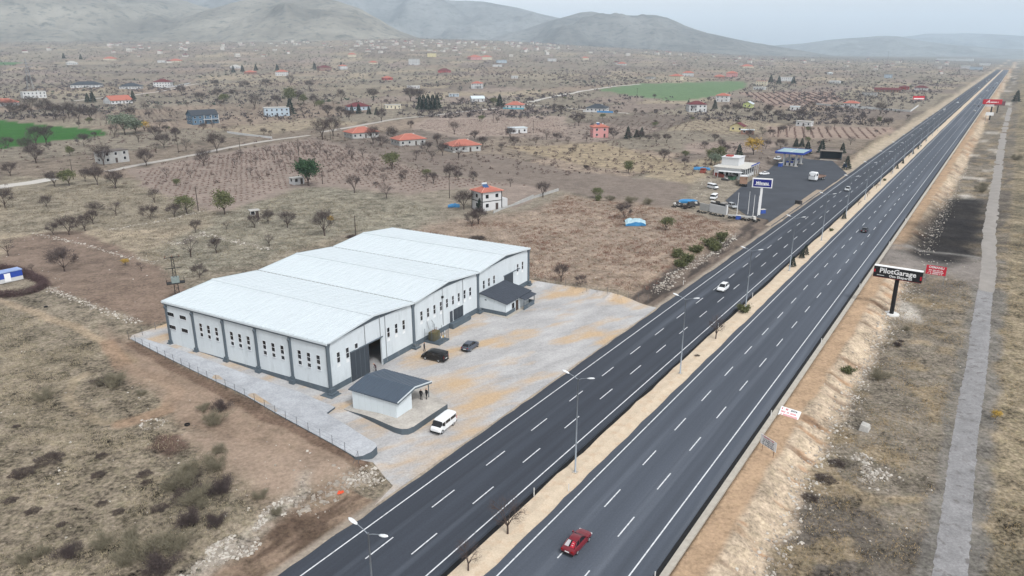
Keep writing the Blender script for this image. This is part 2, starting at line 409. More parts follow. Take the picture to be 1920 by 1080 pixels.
lay_line([(1640, 462), (1720, 468), (1800, 478), (1870, 490)], 1.8, srgb(150, 146, 142), .6, .4)
lay(smooth(-.6, .6, T + (e2 - .5) * 3) * smooth(7.0, 5.4, T + (e2 - .5) * 3) * (S < 190) * .75, srgb(128, 124, 119), .8)
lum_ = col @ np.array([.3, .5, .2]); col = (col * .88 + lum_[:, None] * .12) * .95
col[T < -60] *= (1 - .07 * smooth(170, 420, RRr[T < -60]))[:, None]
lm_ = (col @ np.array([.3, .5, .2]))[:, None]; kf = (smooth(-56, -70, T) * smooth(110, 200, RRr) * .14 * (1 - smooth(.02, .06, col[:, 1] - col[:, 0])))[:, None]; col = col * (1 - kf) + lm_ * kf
gm = bpy.data.meshes.new('ground')
idx = np.arange(NA * NR).reshape(NR, NA)
fq = np.stack([idx[:-1, :-1].ravel(), idx[:-1, 1:].ravel(), idx[1:, 1:].ravel(), idx[1:, :-1].ravel()], 1)
gm.vertices.add(NA * NR); gm.vertices.foreach_set('co', np.stack([GX, GY, GZ], 1).ravel())
nf = len(fq)
gm.loops.add(nf * 4); gm.loops.foreach_set('vertex_index', fq.ravel()[:].astype(np.int32))
gm.polygons.add(nf); gm.polygons.foreach_set('loop_start', np.arange(0, nf * 4, 4, dtype=np.int32))
gm.polygons.foreach_set('loop_total', np.full(nf, 4, np.int32)) if hasattr(gm.polygons[0], 'loop_total') and False else None
gm.update(calc_edges=True); gm.validate()
gm.polygons.foreach_set('use_smooth', [True] * nf)
ca = gm.color_attributes.new('soil_colour', 'FLOAT_COLOR', 'POINT')
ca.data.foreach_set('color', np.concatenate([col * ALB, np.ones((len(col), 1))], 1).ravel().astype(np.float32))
fa = gm.attributes.new('growth', 'FLOAT', 'POINT'); fa.data.foreach_set('value', mott.astype(np.float32))
gmat = bpy.data.materials.new('dry_ground'); gmat.use_nodes = True
N, L = gmat.node_tree.nodes, gmat.node_tree.links; b = N['Principled BSDF']
b.inputs['Roughness'].default_value = 1.0; b.inputs['Specular IOR Level'].default_value = .05
a1 = N.new('ShaderNodeAttribute'); a1.attribute_name = 'soil_colour'; a2 = N.new('ShaderNodeAttribute'); a2.attribute_name = 'growth'
geo = N.new('ShaderNodeNewGeometry')
def gnoise(scale, detail=6, rough=.65):
    n = N.new('ShaderNodeTexNoise'); n.inputs['Scale'].default_value = scale; n.inputs['Detail'].default_value = detail; n.inputs['Roughness'].default_value = rough
    L.new(geo.outputs['Position'], n.inputs['Vector']); return n
def remap(sock, a, b_, c, d):
    m = N.new('ShaderNodeMapRange'); m.inputs[1].default_value = a; m.inputs[2].default_value = b_; m.inputs[3].default_value = c; m.inputs[4].default_value = d
    L.new(sock, m.inputs[0]); return m.outputs[0]
def mathn(op, x, y):
    m = N.new('ShaderNodeMath'); m.operation = op
    for i, q_ in enumerate((x, y)):
        if isinstance(q_, (int, float)): m.inputs[i].default_value = q_
        else: L.new(q_, m.inputs[i])
    return m.outputs[0]
n1, n2, n3, n4 = gnoise(.28, 9, .7), gnoise(1.9, 6, .7), gnoise(.09, 4), gnoise(.75, 8, .75)
k1 = mathn('MULTIPLY', remap(n1.outputs['Fac'], .32, .68, -.44, .38), a2.outputs['Fac'])
k2 = mathn('MULTIPLY', remap(n2.outputs['Fac'], .3, .7, -.52, .46), mathn('MAXIMUM', a2.outputs['Fac'], .55))
k3 = remap(n3.outputs['Fac'], .3, .7, -.10, .10)
kk = mathn('ADD', mathn('ADD', mathn('ADD', k1, k2), k3), 1.0)
sc_ = N.new('ShaderNodeVectorMath'); sc_.operation = 'SCALE'; L.new(a1.outputs['Color'], sc_.inputs[0]); L.new(kk, sc_.inputs['Scale'])
tint = N.new('ShaderNodeMix'); tint.data_type = 'RGBA'; tint.blend_type = 'MULTIPLY'
tint.inputs[7].default_value = (.80, .84, .74, 1)
L.new(mathn('MULTIPLY', remap(n4.outputs['Fac'], .46, .66, 0, .55), a2.outputs['Fac']), tint.inputs[0]); L.new(sc_.outputs[0], tint.inputs[6])
L.new(tint.outputs[2], b.inputs['Base Color'])
bp = N.new('ShaderNodeBump'); bp.inputs['Strength'].default_value = .55; bp.inputs['Distance'].default_value = .25
L.new(n2.outputs['Fac'], bp.inputs['Height']); L.new(bp.outputs[0], b.inputs['Normal'])
gm.materials.append(gmat)
ground = link('ground', gm); tag(ground, kind='structure')

# ------------------------------------------------------------------ mountains
MOUNT = [('mountain', 11500, 2600, srgb(132, 128, 120), [(1500, 96), (1600, 84), (1680, 70), (1747, 63), (1813, 62), (1863, 64), (1920, 68), (2100, 72), (2400, 80), (2800, 95)]),
         ('mountain', 8600, 2200, srgb(136, 128, 116), [(1300, 100), (1420, 88), (1513, 80), (1580, 72), (1647, 68), (1687, 68), (1730, 77), (1813, 87), (1920, 93), (2100, 98), (2300, 104)]),
         ('mountain', 7000, 2000, srgb(138, 128, 116), [(-300, -60), (200, -45), (500, -35), (700, -18), (800, -6), (840, 1), (870, 0), (925, 6), (970, 14), (1010, 24), (1050, 34), (1120, 58), (1220, 88), (1300, 108)]),
         ('mountain', 5700, 1700, srgb(132, 121, 108), [(800, 90), (900, 76), (980, 58), (1050, 34), (1085, 24), (1110, 21), (1140, 26), (1190, 29), (1230, 28), (1260, 38), (1290, 50), (1330, 62), (1380, 73), (1440, 84), (1520, 97), (1600, 112)]),
         ('mountain', 5000, 1700, srgb(150, 134, 114), [(-1500, 10), (-900, -30), (-400, -55), (-100, -50), (100, -32), (250, -16), (330, 0), (390, 14), (450, 34), (520, 60), (600, 84)]),
         ('mountain', 4000, 900, srgb(152, 136, 116), [(250, 74), (320, 44), (380, 22), (440, 5), (490, -8), (535, -13), (580, -8), (630, 3), (670, 17), (710, 37), (750, 58), (790, 72), (850, 90)])]
mmat_cache = {}
def mountain_mat(c):
    m = bpy.data.materials.new('mountain_slope'); m.use_nodes = True
    N, L = m.node_tree.nodes, m.node_tree.links; b = N['Principled BSDF']; b.inputs['Roughness'].default_value = 1; b.inputs['Specular IOR Level'].default_value = 0
    g = N.new('ShaderNodeNewGeometry'); mp = N.new('ShaderNodeMapping'); mp.inputs['Scale'].default_value = (1, 1, 2.5)
    L.new(g.outputs['Position'], mp.inputs[0])
    def nz(s, d):
        n = N.new('ShaderNodeTexNoise'); n.inputs['Scale'].default_value = s; n.inputs['Detail'].default_value = d; n.inputs['Roughness'].default_value = .7; L.new(mp.outputs[0], n.inputs['Vector']); return n
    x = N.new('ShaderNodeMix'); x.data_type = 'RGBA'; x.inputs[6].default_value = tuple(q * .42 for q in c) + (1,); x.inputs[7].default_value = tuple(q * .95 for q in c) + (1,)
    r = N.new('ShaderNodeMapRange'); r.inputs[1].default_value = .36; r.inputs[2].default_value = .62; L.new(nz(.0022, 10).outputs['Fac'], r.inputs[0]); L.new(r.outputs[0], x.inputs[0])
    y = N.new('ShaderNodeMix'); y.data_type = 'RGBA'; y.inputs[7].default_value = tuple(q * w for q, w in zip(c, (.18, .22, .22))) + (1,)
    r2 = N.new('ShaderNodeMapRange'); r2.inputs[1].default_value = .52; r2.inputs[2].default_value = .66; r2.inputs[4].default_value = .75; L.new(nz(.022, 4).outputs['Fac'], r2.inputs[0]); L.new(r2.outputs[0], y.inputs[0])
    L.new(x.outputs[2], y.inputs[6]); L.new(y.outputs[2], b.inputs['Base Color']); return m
for k, (nm, dist, wid, c, prof) in enumerate(MOUNT):
    pu = []
    for u, v in prof:
        d = ray(u, v); pu.append((math.atan2(d[0], d[1]), CAM_H + dist * d[2] / math.hypot(d[0], d[1])))
    na, nr = 260, 54
    aa = np.linspace(pu[0][0], pu[-1][0], na); hh = np.interp(aa, [p[0] for p in pu], [p[1] for p in pu])
    kern = np.ones(5) / 5; hh = np.convolve(np.pad(hh, 2, mode='edge'), kern, 'valid')
    rr = np.linspace(-1.0, .9, nr)
    A2, R2 = np.meshgrid(aa, rr); H2 = np.repeat(hh[None], nr, 0); X = np.sin(A2) * (dist + R2 * wid); Y = np.cos(A2) * (dist + R2 * wid)
    prof_r = (1 - np.abs(R2) ** 1.25)
    spur = fbm(A2 * dist / 380, R2 * wid / 800, 90 + k, 5) - .5; H2 = H2 + (fbm(A2 * dist / 260, A2 * 0, 190 + k, 4) - .5) * 16
    base = np.interp(A2, _faz, _fzz) * .9
    Z = base - 30 + (H2 - base + 30) * np.clip(prof_r + spur * 1.0 * (1 - prof_r) * prof_r * 4, -.2, 1.0); Z = np.maximum(Z, -27)
    me = bpy.data.meshes.new(nm); ii = np.arange(na * nr).reshape(nr, na)
    me.from_pydata(np.stack([X.ravel(), Y.ravel(), Z.ravel()], 1).tolist(), [], np.stack([ii[:-1, :-1].ravel(), ii[:-1, 1:].ravel(), ii[1:, 1:].ravel(), ii[1:, :-1].ravel()], 1).tolist())
    me.polygons.foreach_set('use_smooth', [True] * len(me.polygons)); me.materials.append(mountain_mat(tuple(q_ * w for q_, w in zip(c, (.80, .96, 1.16))))); me.update()  # cooler slope colour has some of the distance haze painted in
    tag(link(nm, me), kind='structure')

# ------------------------------------------------------------------ haze: one box of pale air round everything
hz = MB().box(-14500, 15500, -120, 15500, -30, 760).build('haze', bpy.data.materials.new('pale_air')); tag(hz, kind='stuff')
hm = hz.data.materials[0]; hm.use_nodes = True; hm.node_tree.nodes.remove(hm.node_tree.nodes['Principled BSDF'])
pv = hm.node_tree.nodes.new('ShaderNodeVolumePrincipled'); pv.inputs['Density'].default_value = 0.0001; pv.inputs['Color'].default_value = (.72, .86, 1.0, 1); pv.inputs['Anisotropy'].default_value = .0
hm.node_tree.links.new(pv.outputs[0], hm.node_tree.nodes['Material Output'].inputs['Volume'])

# ------------------------------------------------------------------ the road
asphalt = MS('asphalt', 58, 63, 72, rough=.85, var=.2, scale=1.0, spec=.25, stretch=(.012, .55, 1), rot=math.atan2(RD[1], RD[0]), fine=.14, fscale=5, dirt=(tuple(q_ * .84 for q_ in srgb(86, 92, 102)), .7, .56, .8))
asphalt_r = MS('asphalt_worn', 74, 80, 90, rough=.85, var=.2, scale=1.0, spec=.25, stretch=(.012, .5, 1), rot=math.atan2(RD[1], RD[0]), fine=.14, fscale=5, dirt=(tuple(q_ * .84 for q_ in srgb(104, 110, 120)), .7, .54, .8))
paint = MS('road_paint', 212, 215, 219, rough=.6, var=.08, scale=3, dirt=(srgb(120, 122, 126), 2.2, .52, .8))
concrete = MS('kerb_concrete', 172, 166, 156, var=.14, scale=1.2, bump=.2)
bitumen_shade = MS('bitumen_shade_edge', 24, 24, 26, var=.3, scale=2, rough=.9)
sand = MS('median_sand', 196, 180, 159, var=.12, scale=.6, bump=.4, bscale=4, fine=.16, fscale=5, dirt=(srgb(176, 156, 134), .9, .5, .72))
def steps(a, b): 
    out = [a]
    while out[-1] < b: out.append(out[-1] + max(2.0, abs(out[-1]) * .03))
    out[-1] = b; return out
SS = steps(8, 2600)
def road_strip(name, prof, mat, jag=None, s0=None, s1=None, parent=None):
    """prof: list of (t, z) across; a closed strip along the road"""
    ss = [q for q in SS if (s0 is None or q >= s0) and (s1 is None or q <= s1)]
    vs, fs = [], []; n = len(prof)
    for s in ss:
        for i, (t, z) in enumerate(prof):
            tt = t + (jag(s, i) if jag else 0); x, y = rp(s, tt); vs.append((x, y, z))
    for k in range(len(ss) - 1):
        for i in range(n - 1): fs.append((k * n + i, k * n + i + 1, (k + 1) * n + i + 1, (k + 1) * n + i))
    return MB().add(vs, fs).build(name, mat, parent)
jl = lambda s, i: (float(vnoise(s / 2.2, 3.3, 5)) - .5) * .5 if i < 2 else 0
jr = lambda s, i: (float(vnoise(s / 2.2, 9.3, 6)) - .5) * .35 if i < 2 else 0
lc = tag(road_strip('carriageway', [(-52.8, -.45), (-52.75, 0.0), (-50.8, .015), (-45.6, .03), (-40.4, .015), (-39.55, .0), (-39.5, -.45)], asphalt, jl), kind='structure')
rc = tag(road_strip('carriageway', [(-35.7, -.45), (-35.6, 0.0), (-34.5, .015), (-29, .03), (-23.5, .015), (-21.6, .0), (-21.55, -.45)], asphalt_r, jr), kind='structure')
SSn = SS
tag(road_strip('bitumen_shade_edge', [(-39.5, -.3), (-39.1, -.26), (-38.7, -.14)], bitumen_shade), kind='structure')  # near-black also carries the shade of the median drop in its colour
tag(road_strip('bitumen_shade_edge', [(-21.56, -.04), (-21.3, -.06), (-21.05, -.08)], bitumen_shade), kind='structure')
tag(road_strip('gutter', [(-21.07, -.2), (-21.06, .0), (-20.35, .03), (-20.34, -.3)], concrete), kind='structure')
jm = lambda s, i: ((float(vnoise(s / 1.6, i, 7)) - .5) * .5 if i in (0, 1) and s > 60 else 0)
med = tag(road_strip('median', [(-38.82, -.4), (-38.75, -.05), (-38.1, -.02), (-37.2, .06), (-36.2, -.01), (-35.55, -.03)], sand, jm), kind='structure')
def line_strip(name, t, par):
    return road_strip(name, [(t - .075, .024), (t + .075, .024)], paint, parent=par)
for t_, par in ((-50.9, lc), (-40.45, lc), (-34.55, rc), (-23.55, rc)): line_strip('edge_line', t_, par)
dash = MB().add([(-.075, 0, 0), (.075, 0, 0), (.075, 4.2, 0), (-.075, 4.2, 0)], [(0, 1, 2, 3)]).mesh('lane_dash', paint)
for t_, s_0, par in ((-47.35, 53.8, lc), (-43.85, 46.3, lc), (-30.87, 65.0, rc), (-27.2, 61.0, rc)):
    rest = MB(); per = 10.68; k = math.floor((20 - s_0) / per)
    while s_0 + k * per < 1500:
        s_ = s_0 + k * per; x, y = rp(s_, t_); zc = .0335
        if s_ < 420: link('lane_dash', dash, par, (x, y, zc), (0, 0, ROAD_YAW))
        else:
            w_ = .09; p0, p1, p2, p3 = rp(s_, t_ - w_), rp(s_, t_ + w_), rp(s_ + 4.2, t_ + w_), rp(s_ + 4.2, t_ - w_)
            rest.add([(p[0], p[1], zc) for p in (p0, p1, p2, p3)], [(0, 1, 2, 3)])
        k += 1
    tag(rest.build('far_lane_dashes', paint, par), kind='stuff')

# sheets laid on the ground
def sheet(name, poly, mat, off=.05, zf=None, grid=2.0, skirt=.5, skirt_mat=None, parent=None):
    n = len(poly); pts = []
    for i in range(n):
        a, b_ = poly[i], poly[(i + 1) % n]; k = max(1, int(math.hypot(b_[0] - a[0], b_[1] - a[1]) / grid))
        for j in range(k): pts.append((a[0] + (b_[0] - a[0]) * j / k, a[1] + (b_[1] - a[1]) * j / k))
    nb = len(pts); xs = [p[0] for p in pts]; ys = [p[1] for p in pts]
    gx, gy = np.meshgrid(np.arange(min(xs), max(xs), grid), np.arange(min(ys), max(ys), grid)); gx, gy = gx.ravel(), gy.ravel()
    ok = pdist(gx, gy, poly) < -grid * .4
    allp = [Vector(p) for p in pts] + [Vector((x, y)) for x, y in zip(gx[ok], gy[ok])]
    v2, e2_, f2, *_ = delaunay_2d_cdt(allp, [(i, (i + 1) % nb) for i in range(nb)], [], 1, 1e-5)
    vx, vy = np.array([v.x for v in v2]), np.array([v.y for v in v2])
    z = (zf or zt)(vx, vy) + off
    mb = MB(); fs = []
    for f in f2:
        a, b_, c_ = [v2[i] for i in f[:3]]
        fs.append(tuple(f) if (b_ - a).cross(c_ - a) > 0 else tuple(f)[::-1])
    mb.add([(x, y, w) for x, y, w in zip(vx, vy, z)], fs, 0)
    bx, by = np.array(xs), np.array(ys); bz = (zf or zt)(bx, by) + off
    mb.add([(x, y, w) for x, y, w in zip(bx, by, bz)] + [(x, y, w - skirt) for x, y, w in zip(bx, by, bz)], [(i, (i + 1) % nb, nb + (i + 1) % nb, nb + i) for i in range(nb)], 1)
    return mb.build(name, [mat, skirt_mat or mat], parent)
paver = MS('yard_paving', 168, 167, 167, var=.2, scale=.3, bump=.35, bscale=4.0, fine=.22, fscale=3.5, stretch=(.4, 1, 1), rot=math.atan2(RD[1], RD[0]) - .35, dirt=(tuple(q_ * .84 for q_ in srgb(182, 159, 131)), .22, .455, .62))
tag(sheet('yard_pavement', YARD, paver, .06), kind='structure')
paver2 = MS('strip_paving', 168, 171, 176, var=.18, scale=.4, bump=.3, bscale=4, fine=.2, fscale=3.5)
dgrey = MS('dark_grey_paint', 82, 92, 100, var=.08, scale=.6, rough=.6)
STRIP = [onz(246, 637, 1.1), onz(460, 743, 1.1), onz(666, 858, 1.2), onz(680, 856, 1.2), onz(697, 848, 1.2), onz(707, 838, 1.2), onz(704, 832, 1.2), onz(670, 811, 1.2), onz(612, 770, 1.1), wp(-3.2, 4), wp(-2.2, -4), wp(-1.2, -38), wp(-1.2, -44)]
def strip_z(x, y):
    b_ = (x - WA[0]) * WO[0] + (y - WA[1]) * WO[1]
    return np.maximum(zt(x, y) + .02, .55 + .65 * smooth(2, 13, b_))
tag(sheet('raised_pavement', STRIP, paver2, .10, strip_z, 2.0, 1.8, dgrey), kind='structure')
side = MS('old_side_road', 132, 131, 132, var=.2, scale=.5, bump=.3, bscale=6, fine=.25, fscale=4, dirt=(srgb(98, 95, 94), .9, .58, .68))
def ribbon(name, pts, w, mat, off=.06, step=3.0, ragged=.3, parent=None):
    """a track along a line of places"""
    P = []
    for (x0, y0), (x1, y1) in zip(pts[:-1], pts[1:]):
        k = max(1, int(math.hypot(x1 - x0, y1 - y0) / step))
        for j in range(k): P.append((x0 + (x1 - x0) * j / k, y0 + (y1 - y0) * j / k))
    P.append(pts[-1]); P = np.array(P)
    for _ in range(3): P[1:-1] = (P[:-2] + 2 * P[1:-1] + P[2:]) / 4
    d = np.gradient(P, axis=0); d /= np.hypot(d[:, 0], d[:, 1])[:, None] + 1e-9; nn = np.stack([d[:, 1], -d[:, 0]], 1)
    vs, fs = [], []; m = 5; xy = []
    for i in range(len(P)):
        for j in range(m):
            o = (j / (m - 1) - .5) * w * (1 + (RNG.random() - .5) * ragged if j in (0, m - 1) else 1); xy.append(P[i] + nn[i] * o)
    xy = np.array(xy); zz = zt(xy[:, 0], xy[:, 1])
    for k in range(len(xy)): vs.append((xy[k, 0], xy[k, 1], zz[k] + (off if 0 < k % m < m - 1 else off - .09)))
    for i in range(len(P) - 1):
        for j in range(m - 1): fs.append((i * m + j, i * m + j + 1, (i + 1) * m + j + 1, (i + 1) * m + j))
    return tag(MB().add(vs, fs).build(name, mat, parent, smooth_=True), kind='structure')
ribbon('side_road', [rp(12, 4.3), rp(50, 3.7), rp(75, 3.3), rp(110, 2.8), rp(141, 3.0), rp(186, 2.5)], 4.3, side, .04, .7, .2)
dusty = MS('dusty_track', 142, 137, 132, var=.15, scale=.4, bump=.3)
ribbon('dirt_track', [rp(186, 2.6), rp(205, 2.6), rp(260, 1.2), rp(367, .6), rp(568, -.6), rp(900, 0)], 4.0, dusty, .06, 3, .35)
gravel = MS('pale_gravel', 184, 180, 174, var=.1, scale=.3, bump=.3)
ribbon('gravel_lane', [at(u, v)[:2] for u, v in ((-60, 360), (0, 350), (60, 342), (100, 335))], 8, gravel, .10, 3)
ribbon('gravel_lane', [at(u, v)[:2] for u, v in ((200, 322), (240, 313), (320, 299), (400, 283), (470, 269), (530, 260), (580, 254))], 4, MS('lane_gravel', 166, 161, 155, var=.15, scale=.3), .14, 4)
ribbon('gravel_lane', [at(u, v)[:2] for u, v in ((600, 248), (650, 240), (700, 231), (760, 221), (840, 213), (930, 203))], 5, MS('lane_gravel', 166, 161, 155), .18, 5)
ribbon('gravel_lane', [at(u, v)[:2] for u, v in ((990, 192), (1030, 183), (1060, 177), (1110, 168), (1150, 162), (1200, 158))], 6, gravel, .25, 8)
ribbon('gravel_lane', [at(u, v)[:2] for u, v in ((130, 190), (200, 183), (300, 172), (370, 157))], 5, MS('lane_gravel_grey', 176, 170, 163), .22, 8)
ribbon('gravel_lane', [at(u, v)[:2] for u, v in ((985, 196), (1040, 201), (1100, 206), (1180, 213))], 5, MS('lane_gravel_grey', 176, 170, 163), .22, 8)
apron_mat = MS('station_asphalt', 62, 66, 74, var=.2, scale=.12, rough=.85, fine=.15, fscale=3)
tag(sheet('station_apron', APRON, apron_mat, .06, None, 4.0), kind='structure')

# ------------------------------------------------------------------ warehouse
white_wall = MS('white_render', 200, 208, 213, var=.05, scale=.5, rough=.85, dirt=(tuple(q_ * .84 for q_ in srgb(178, 186, 191)), 1.2, .55, .85), stretch=(1, 1, .22), fine=.04, fscale=2)
white_metal = MS('white_roof_sheet', 199, 208, 213, var=.035, scale=.25, rough=.45, spec=.4, dirt=(srgb(186, 195, 200), .2, .5, .8))
rib_m = MS('roof_rib_side', 191, 200, 205, var=.05, rough=.5); sheet_b = MS('white_roof_sheet_aged', 197, 206, 211, var=.04, scale=.3, rough=.5)  # rib sides greyer: dirt, plus rib shading put into the colour
trim = MS('slate_grey_trim', 90, 100, 108, var=.07, scale=.8, rough=.6)
plinth_m = MS('slate_plinth', 84, 95, 104, var=.1, scale=.7, rough=.75, dirt=(srgb(130, 130, 126), .7, .6, .85))
door_m = MS('dark_grey_door', 56, 63, 71, var=.07, scale=1.0, rough=.5)
pane_m = MS('dark_window_pane', 22, 25, 29, var=.3, scale=2, rough=.12, spec=.6)
frame_m = MS('white_window_frame', 208, 212, 216, var=.05, rough=.6)
pale_m = MS('interior_floor', 150, 152, 154, var=.1)
patch_m = MS('plaster_patch', 224, 228, 230, var=.08, scale=2)
black_m = MS('black_metal', 22, 23, 25, var=.2, rough=.5)
steel_m = MS('galvanised_steel', 150, 154, 158, var=.08, rough=.45, metal=.4)
WL, WW, WE, WX = 62.6, 37.8, 8.9, 9.95
wh = thing('warehouse', 'large white warehouse with three low gabled bays and slate grey columns', 'warehouse', (WA[0], WA[1], 0), W_YAW)
m = MB()
m.box(.02, 8.84, 0, .3, -.6, WE - .1).box(8.84, 12.4, 0, .3, 5.35, WE - .1).box(12.4, WL - .02, 0, .3, -.6, WE - .1)
m.build('front_wall', white_wall, wh)
MB().box(0, .3, .32, WW, -.6, WE - .1).build('side_wall', white_wall, wh)
MB().box(WL - .3, WL, .32, WW, -.6, WE - .1).build('side_wall', white_wall, wh)
MB().box(.32, WL - .32, WW - .3, WW, -.6, WE - .1).build('rear_wall', white_wall, wh)
MB().box(.35, 20, .35, 12, .3, .42).build('floor_slab', pale_m, wh)
pw = MB().box(.35, 20, 11.9, 12.1, .42, 7.5).build('partition_wall', white_wall, wh)
MB().box(.36, 20, 11.86, 11.9, .42, 1.7).build('partition_plinth', plinth_m, pw)
# three roofs of ribbed sheet; ribs run from eave to ridge
bay = WL / 3
def ribbed(x0, x1, za, zb, over0, over1):
    """sheet between x0 and x1 with raised ribs every metre along y"""
    ys = []; y = -.45; yend = WW + .35
    while y < yend:
        ys += [(y, 0), (y + .80, 0), (y + .82, .06), (y + .95, .06), (y + .98, 0)]; y += 1.0
    ys = [(min(a, yend), b) for a, b in ys] + [(yend, 0)]
    xs = [x0 - over0, x1 + over1]; sl = (zb - za) / (x1 - x0); zz = [za - over0 * sl, zb + over1 * sl]
    n = len(ys); mb = MB()
    mb.add([(xs[0], a, zz[0] + b) for a, b in ys] + [(xs[1], a, zz[1] + b) for a, b in ys], [(i, n + i, n + i + 1, i + 1) for i in range(n - 1)])
    for i in range(n - 1): mb.m[i] = (0, 1, 0, 1, 0)[i % 5] if (i // 5) % 2 else (2, 1, 2, 1, 2)[i % 5]
    mb.add([(xs[0], -.45, zz[0] - .22), (xs[1], -.45, zz[1] - .22), (xs[1], yend, zz[1] - .22), (xs[0], yend, zz[0] - .22), (xs[0], -.45, zz[0]), (xs[1], -.45, zz[1]), (xs[1], yend, zz[1]), (xs[0], yend, zz[0])],
           [(0, 3, 2, 1), (0, 1, 5, 4), (3, 7, 6, 2), (0, 4, 7, 3), (1, 2, 6, 5)])
    return mb
for k in range(3):
    x0, xm, x1 = k * bay, (k + .5) * bay, (k + 1) * bay
    ro = ribbed(x0 + (.0 if k == 0 else .12), xm, WE + .06, WX, .3 if k == 0 else 0, 0).build('roof_slope', [white_metal, rib_m, sheet_b], wh)
    rv = ribbed(xm, x1 - (.0 if k == 2 else .12), WX, WE + .06, 0, .3 if k == 2 else 0).build('roof_slope', [white_metal, rib_m, sheet_b], wh)
    m = MB(); m.add([(xm - .4, -.5, WX + .03), (xm, -.5, WX + .1), (xm + .4, -.5, WX + .03), (xm - .4, WW + .4, WX + .03), (xm, WW + .4, WX + .1), (xm + .4, WW + .4, WX + .03)], [(0, 1, 4, 3), (1, 2, 5, 4)])
    m.build('ridge_cap', white_metal, wh)
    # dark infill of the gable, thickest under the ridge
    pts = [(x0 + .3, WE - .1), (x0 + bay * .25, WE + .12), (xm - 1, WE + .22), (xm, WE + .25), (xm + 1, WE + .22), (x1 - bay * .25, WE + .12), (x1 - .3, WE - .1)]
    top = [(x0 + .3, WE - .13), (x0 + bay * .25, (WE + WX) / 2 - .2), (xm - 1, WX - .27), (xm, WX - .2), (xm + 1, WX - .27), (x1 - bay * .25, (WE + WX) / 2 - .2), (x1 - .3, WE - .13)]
    wallfill = MB(); n = len(pts)
    for i in range(n - 1):
        a, b_ = pts[i], pts[i + 1]; c_, d_ = top[i + 1], top[i]
        wallfill.add([(a[0], .0, WE - .12), (b_[0], .0, WE - .12), (b_[0], .0, b_[1]), (a[0], .0, a[1])], [(0, 1, 2, 3)])
    wallfill.build('gable_wall', white_wall, wh)
    gd = MB()
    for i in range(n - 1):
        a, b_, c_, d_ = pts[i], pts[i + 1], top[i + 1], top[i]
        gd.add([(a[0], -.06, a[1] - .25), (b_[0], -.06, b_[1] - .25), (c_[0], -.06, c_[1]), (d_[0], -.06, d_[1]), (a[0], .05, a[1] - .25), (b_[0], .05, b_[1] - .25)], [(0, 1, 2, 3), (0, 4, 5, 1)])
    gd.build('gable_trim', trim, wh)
    for (xa, za), (xb, zb_) in (((x0, WE - .05), (xm, WX - .02)), ((xm, WX - .02), (x1, WE - .05))):
        f = MB(); f.add([(xa, -.5, za - .18), (xb, -.5, zb_ - .18), (xb, -.5, zb_ + .12), (xa, -.5, za + .12), (xa, -.42, za - .18), (xb, -.42, zb_ - .18), (xb, -.42, zb_ + .15), (xa, -.42, za + .15)],
                        [(0, 1, 2, 3), (0, 4, 5, 1), (3, 2, 6, 7), (4, 7, 6, 5)]); f.build('verge_trim', white_metal, wh)
    if k: MB().box(x0 - .12, x0 + .12, -.5, WW + .3, WE - .1, WE + .02).build('valley_gutter', MS('valley_gutter', 92, 84, 74, var=.2), wh)
MB().box(-.42, -.3, -.5, WW + .4, WE - .32, WE - .02).build('eave_gutter', white_metal, wh)
MB().box(-.3, -.02, -.3, WW + .3, WE - .62, WE - .3).build('eave_band', trim, wh)
# columns with flared heads and footings
def column(x, y, side):
    c = MB()
    if side == 'front':
        c.box(x - .28, x + .28, -.22, .04, -.5, WE - .15); c.add([(x - .28, -.22, WE - 1.1), (x + .28, -.22, WE - 1.1), (x + .5, -.3, WE - .2), (x - .5, -.3, WE - .2), (x - .5, .0, WE - .2), (x + .5, 0, WE - .2), (x - .28, 0, WE - 1.1), (x + .28, 0, WE - 1.1)], [(0, 1, 2, 3), (1, 7, 5, 2), (0, 3, 4, 6)])
    else:
        c.box(-.2, .04, y - .24, y + .24, -.5, WE - .45); c.add([(-.2, y - .22, WE - 1.6), (-.2, y + .22, WE - 1.6), (-.42, y + .2, WE - 1.0), (-.42, y - .2, WE - 1.0), (-.2, y + .22, WE - .8), (-.2, y - .22, WE - .8)], [(0, 1, 2, 3), (3, 2, 4, 5), (1, 4, 2), (0, 3, 5)])
    p = c.build('column', trim, wh)
    f = MB()
    if side == 'front': f.box(x - .75, x + .75, -1.0, -.02, -.5, .75).box(x - .45, x + .45, -.6, -.02, .75, 1.35)
    else: f.box(-.62, -.02, y - .5, y + .5, -.3, 1.15).box(-.4, -.02, y - .36, y + .36, 1.15, 1.6)
    f.build('footing', plinth_m, p)
for k in range(4): column(k * bay if 0 < k < 3 else (.1 if k == 0 else WL - .1), 0, 'front')
for k in range(1, 6): column(0, min(k * 7.66, WW - .2), 'left')
MB().box(-1.25, .9, -1.45, -.0, -.6, .5).box(-1.25, -.0, .0, .9, -.6, .5).build('corner_footing', plinth_m, wh)
for x0, x1 in ((.1, 4.75), (12.5, 36.9), (37.0, 42.3), (52.1, 62.5)): MB().box(x0, x1, -.05, -.002, -.6, 1.4 + (.1 if x0 > 30 else 0)).build('plinth', plinth_m, wh)
pm = MB(); pm.add([(-.05, .1, -.5), (-.05, WW, -.5), (-.05, WW, .95), (-.05, 30.5, 1.0), (-.05, .1, 1.38), (-.002, .1, 1.38), (-.002, 30.5, 1.0), (-.002, WW, .95)], [(0, 4, 3, 2, 1), (4, 5, 6, 3), (3, 6, 7, 2)]); pm.build('plinth', plinth_m, wh)
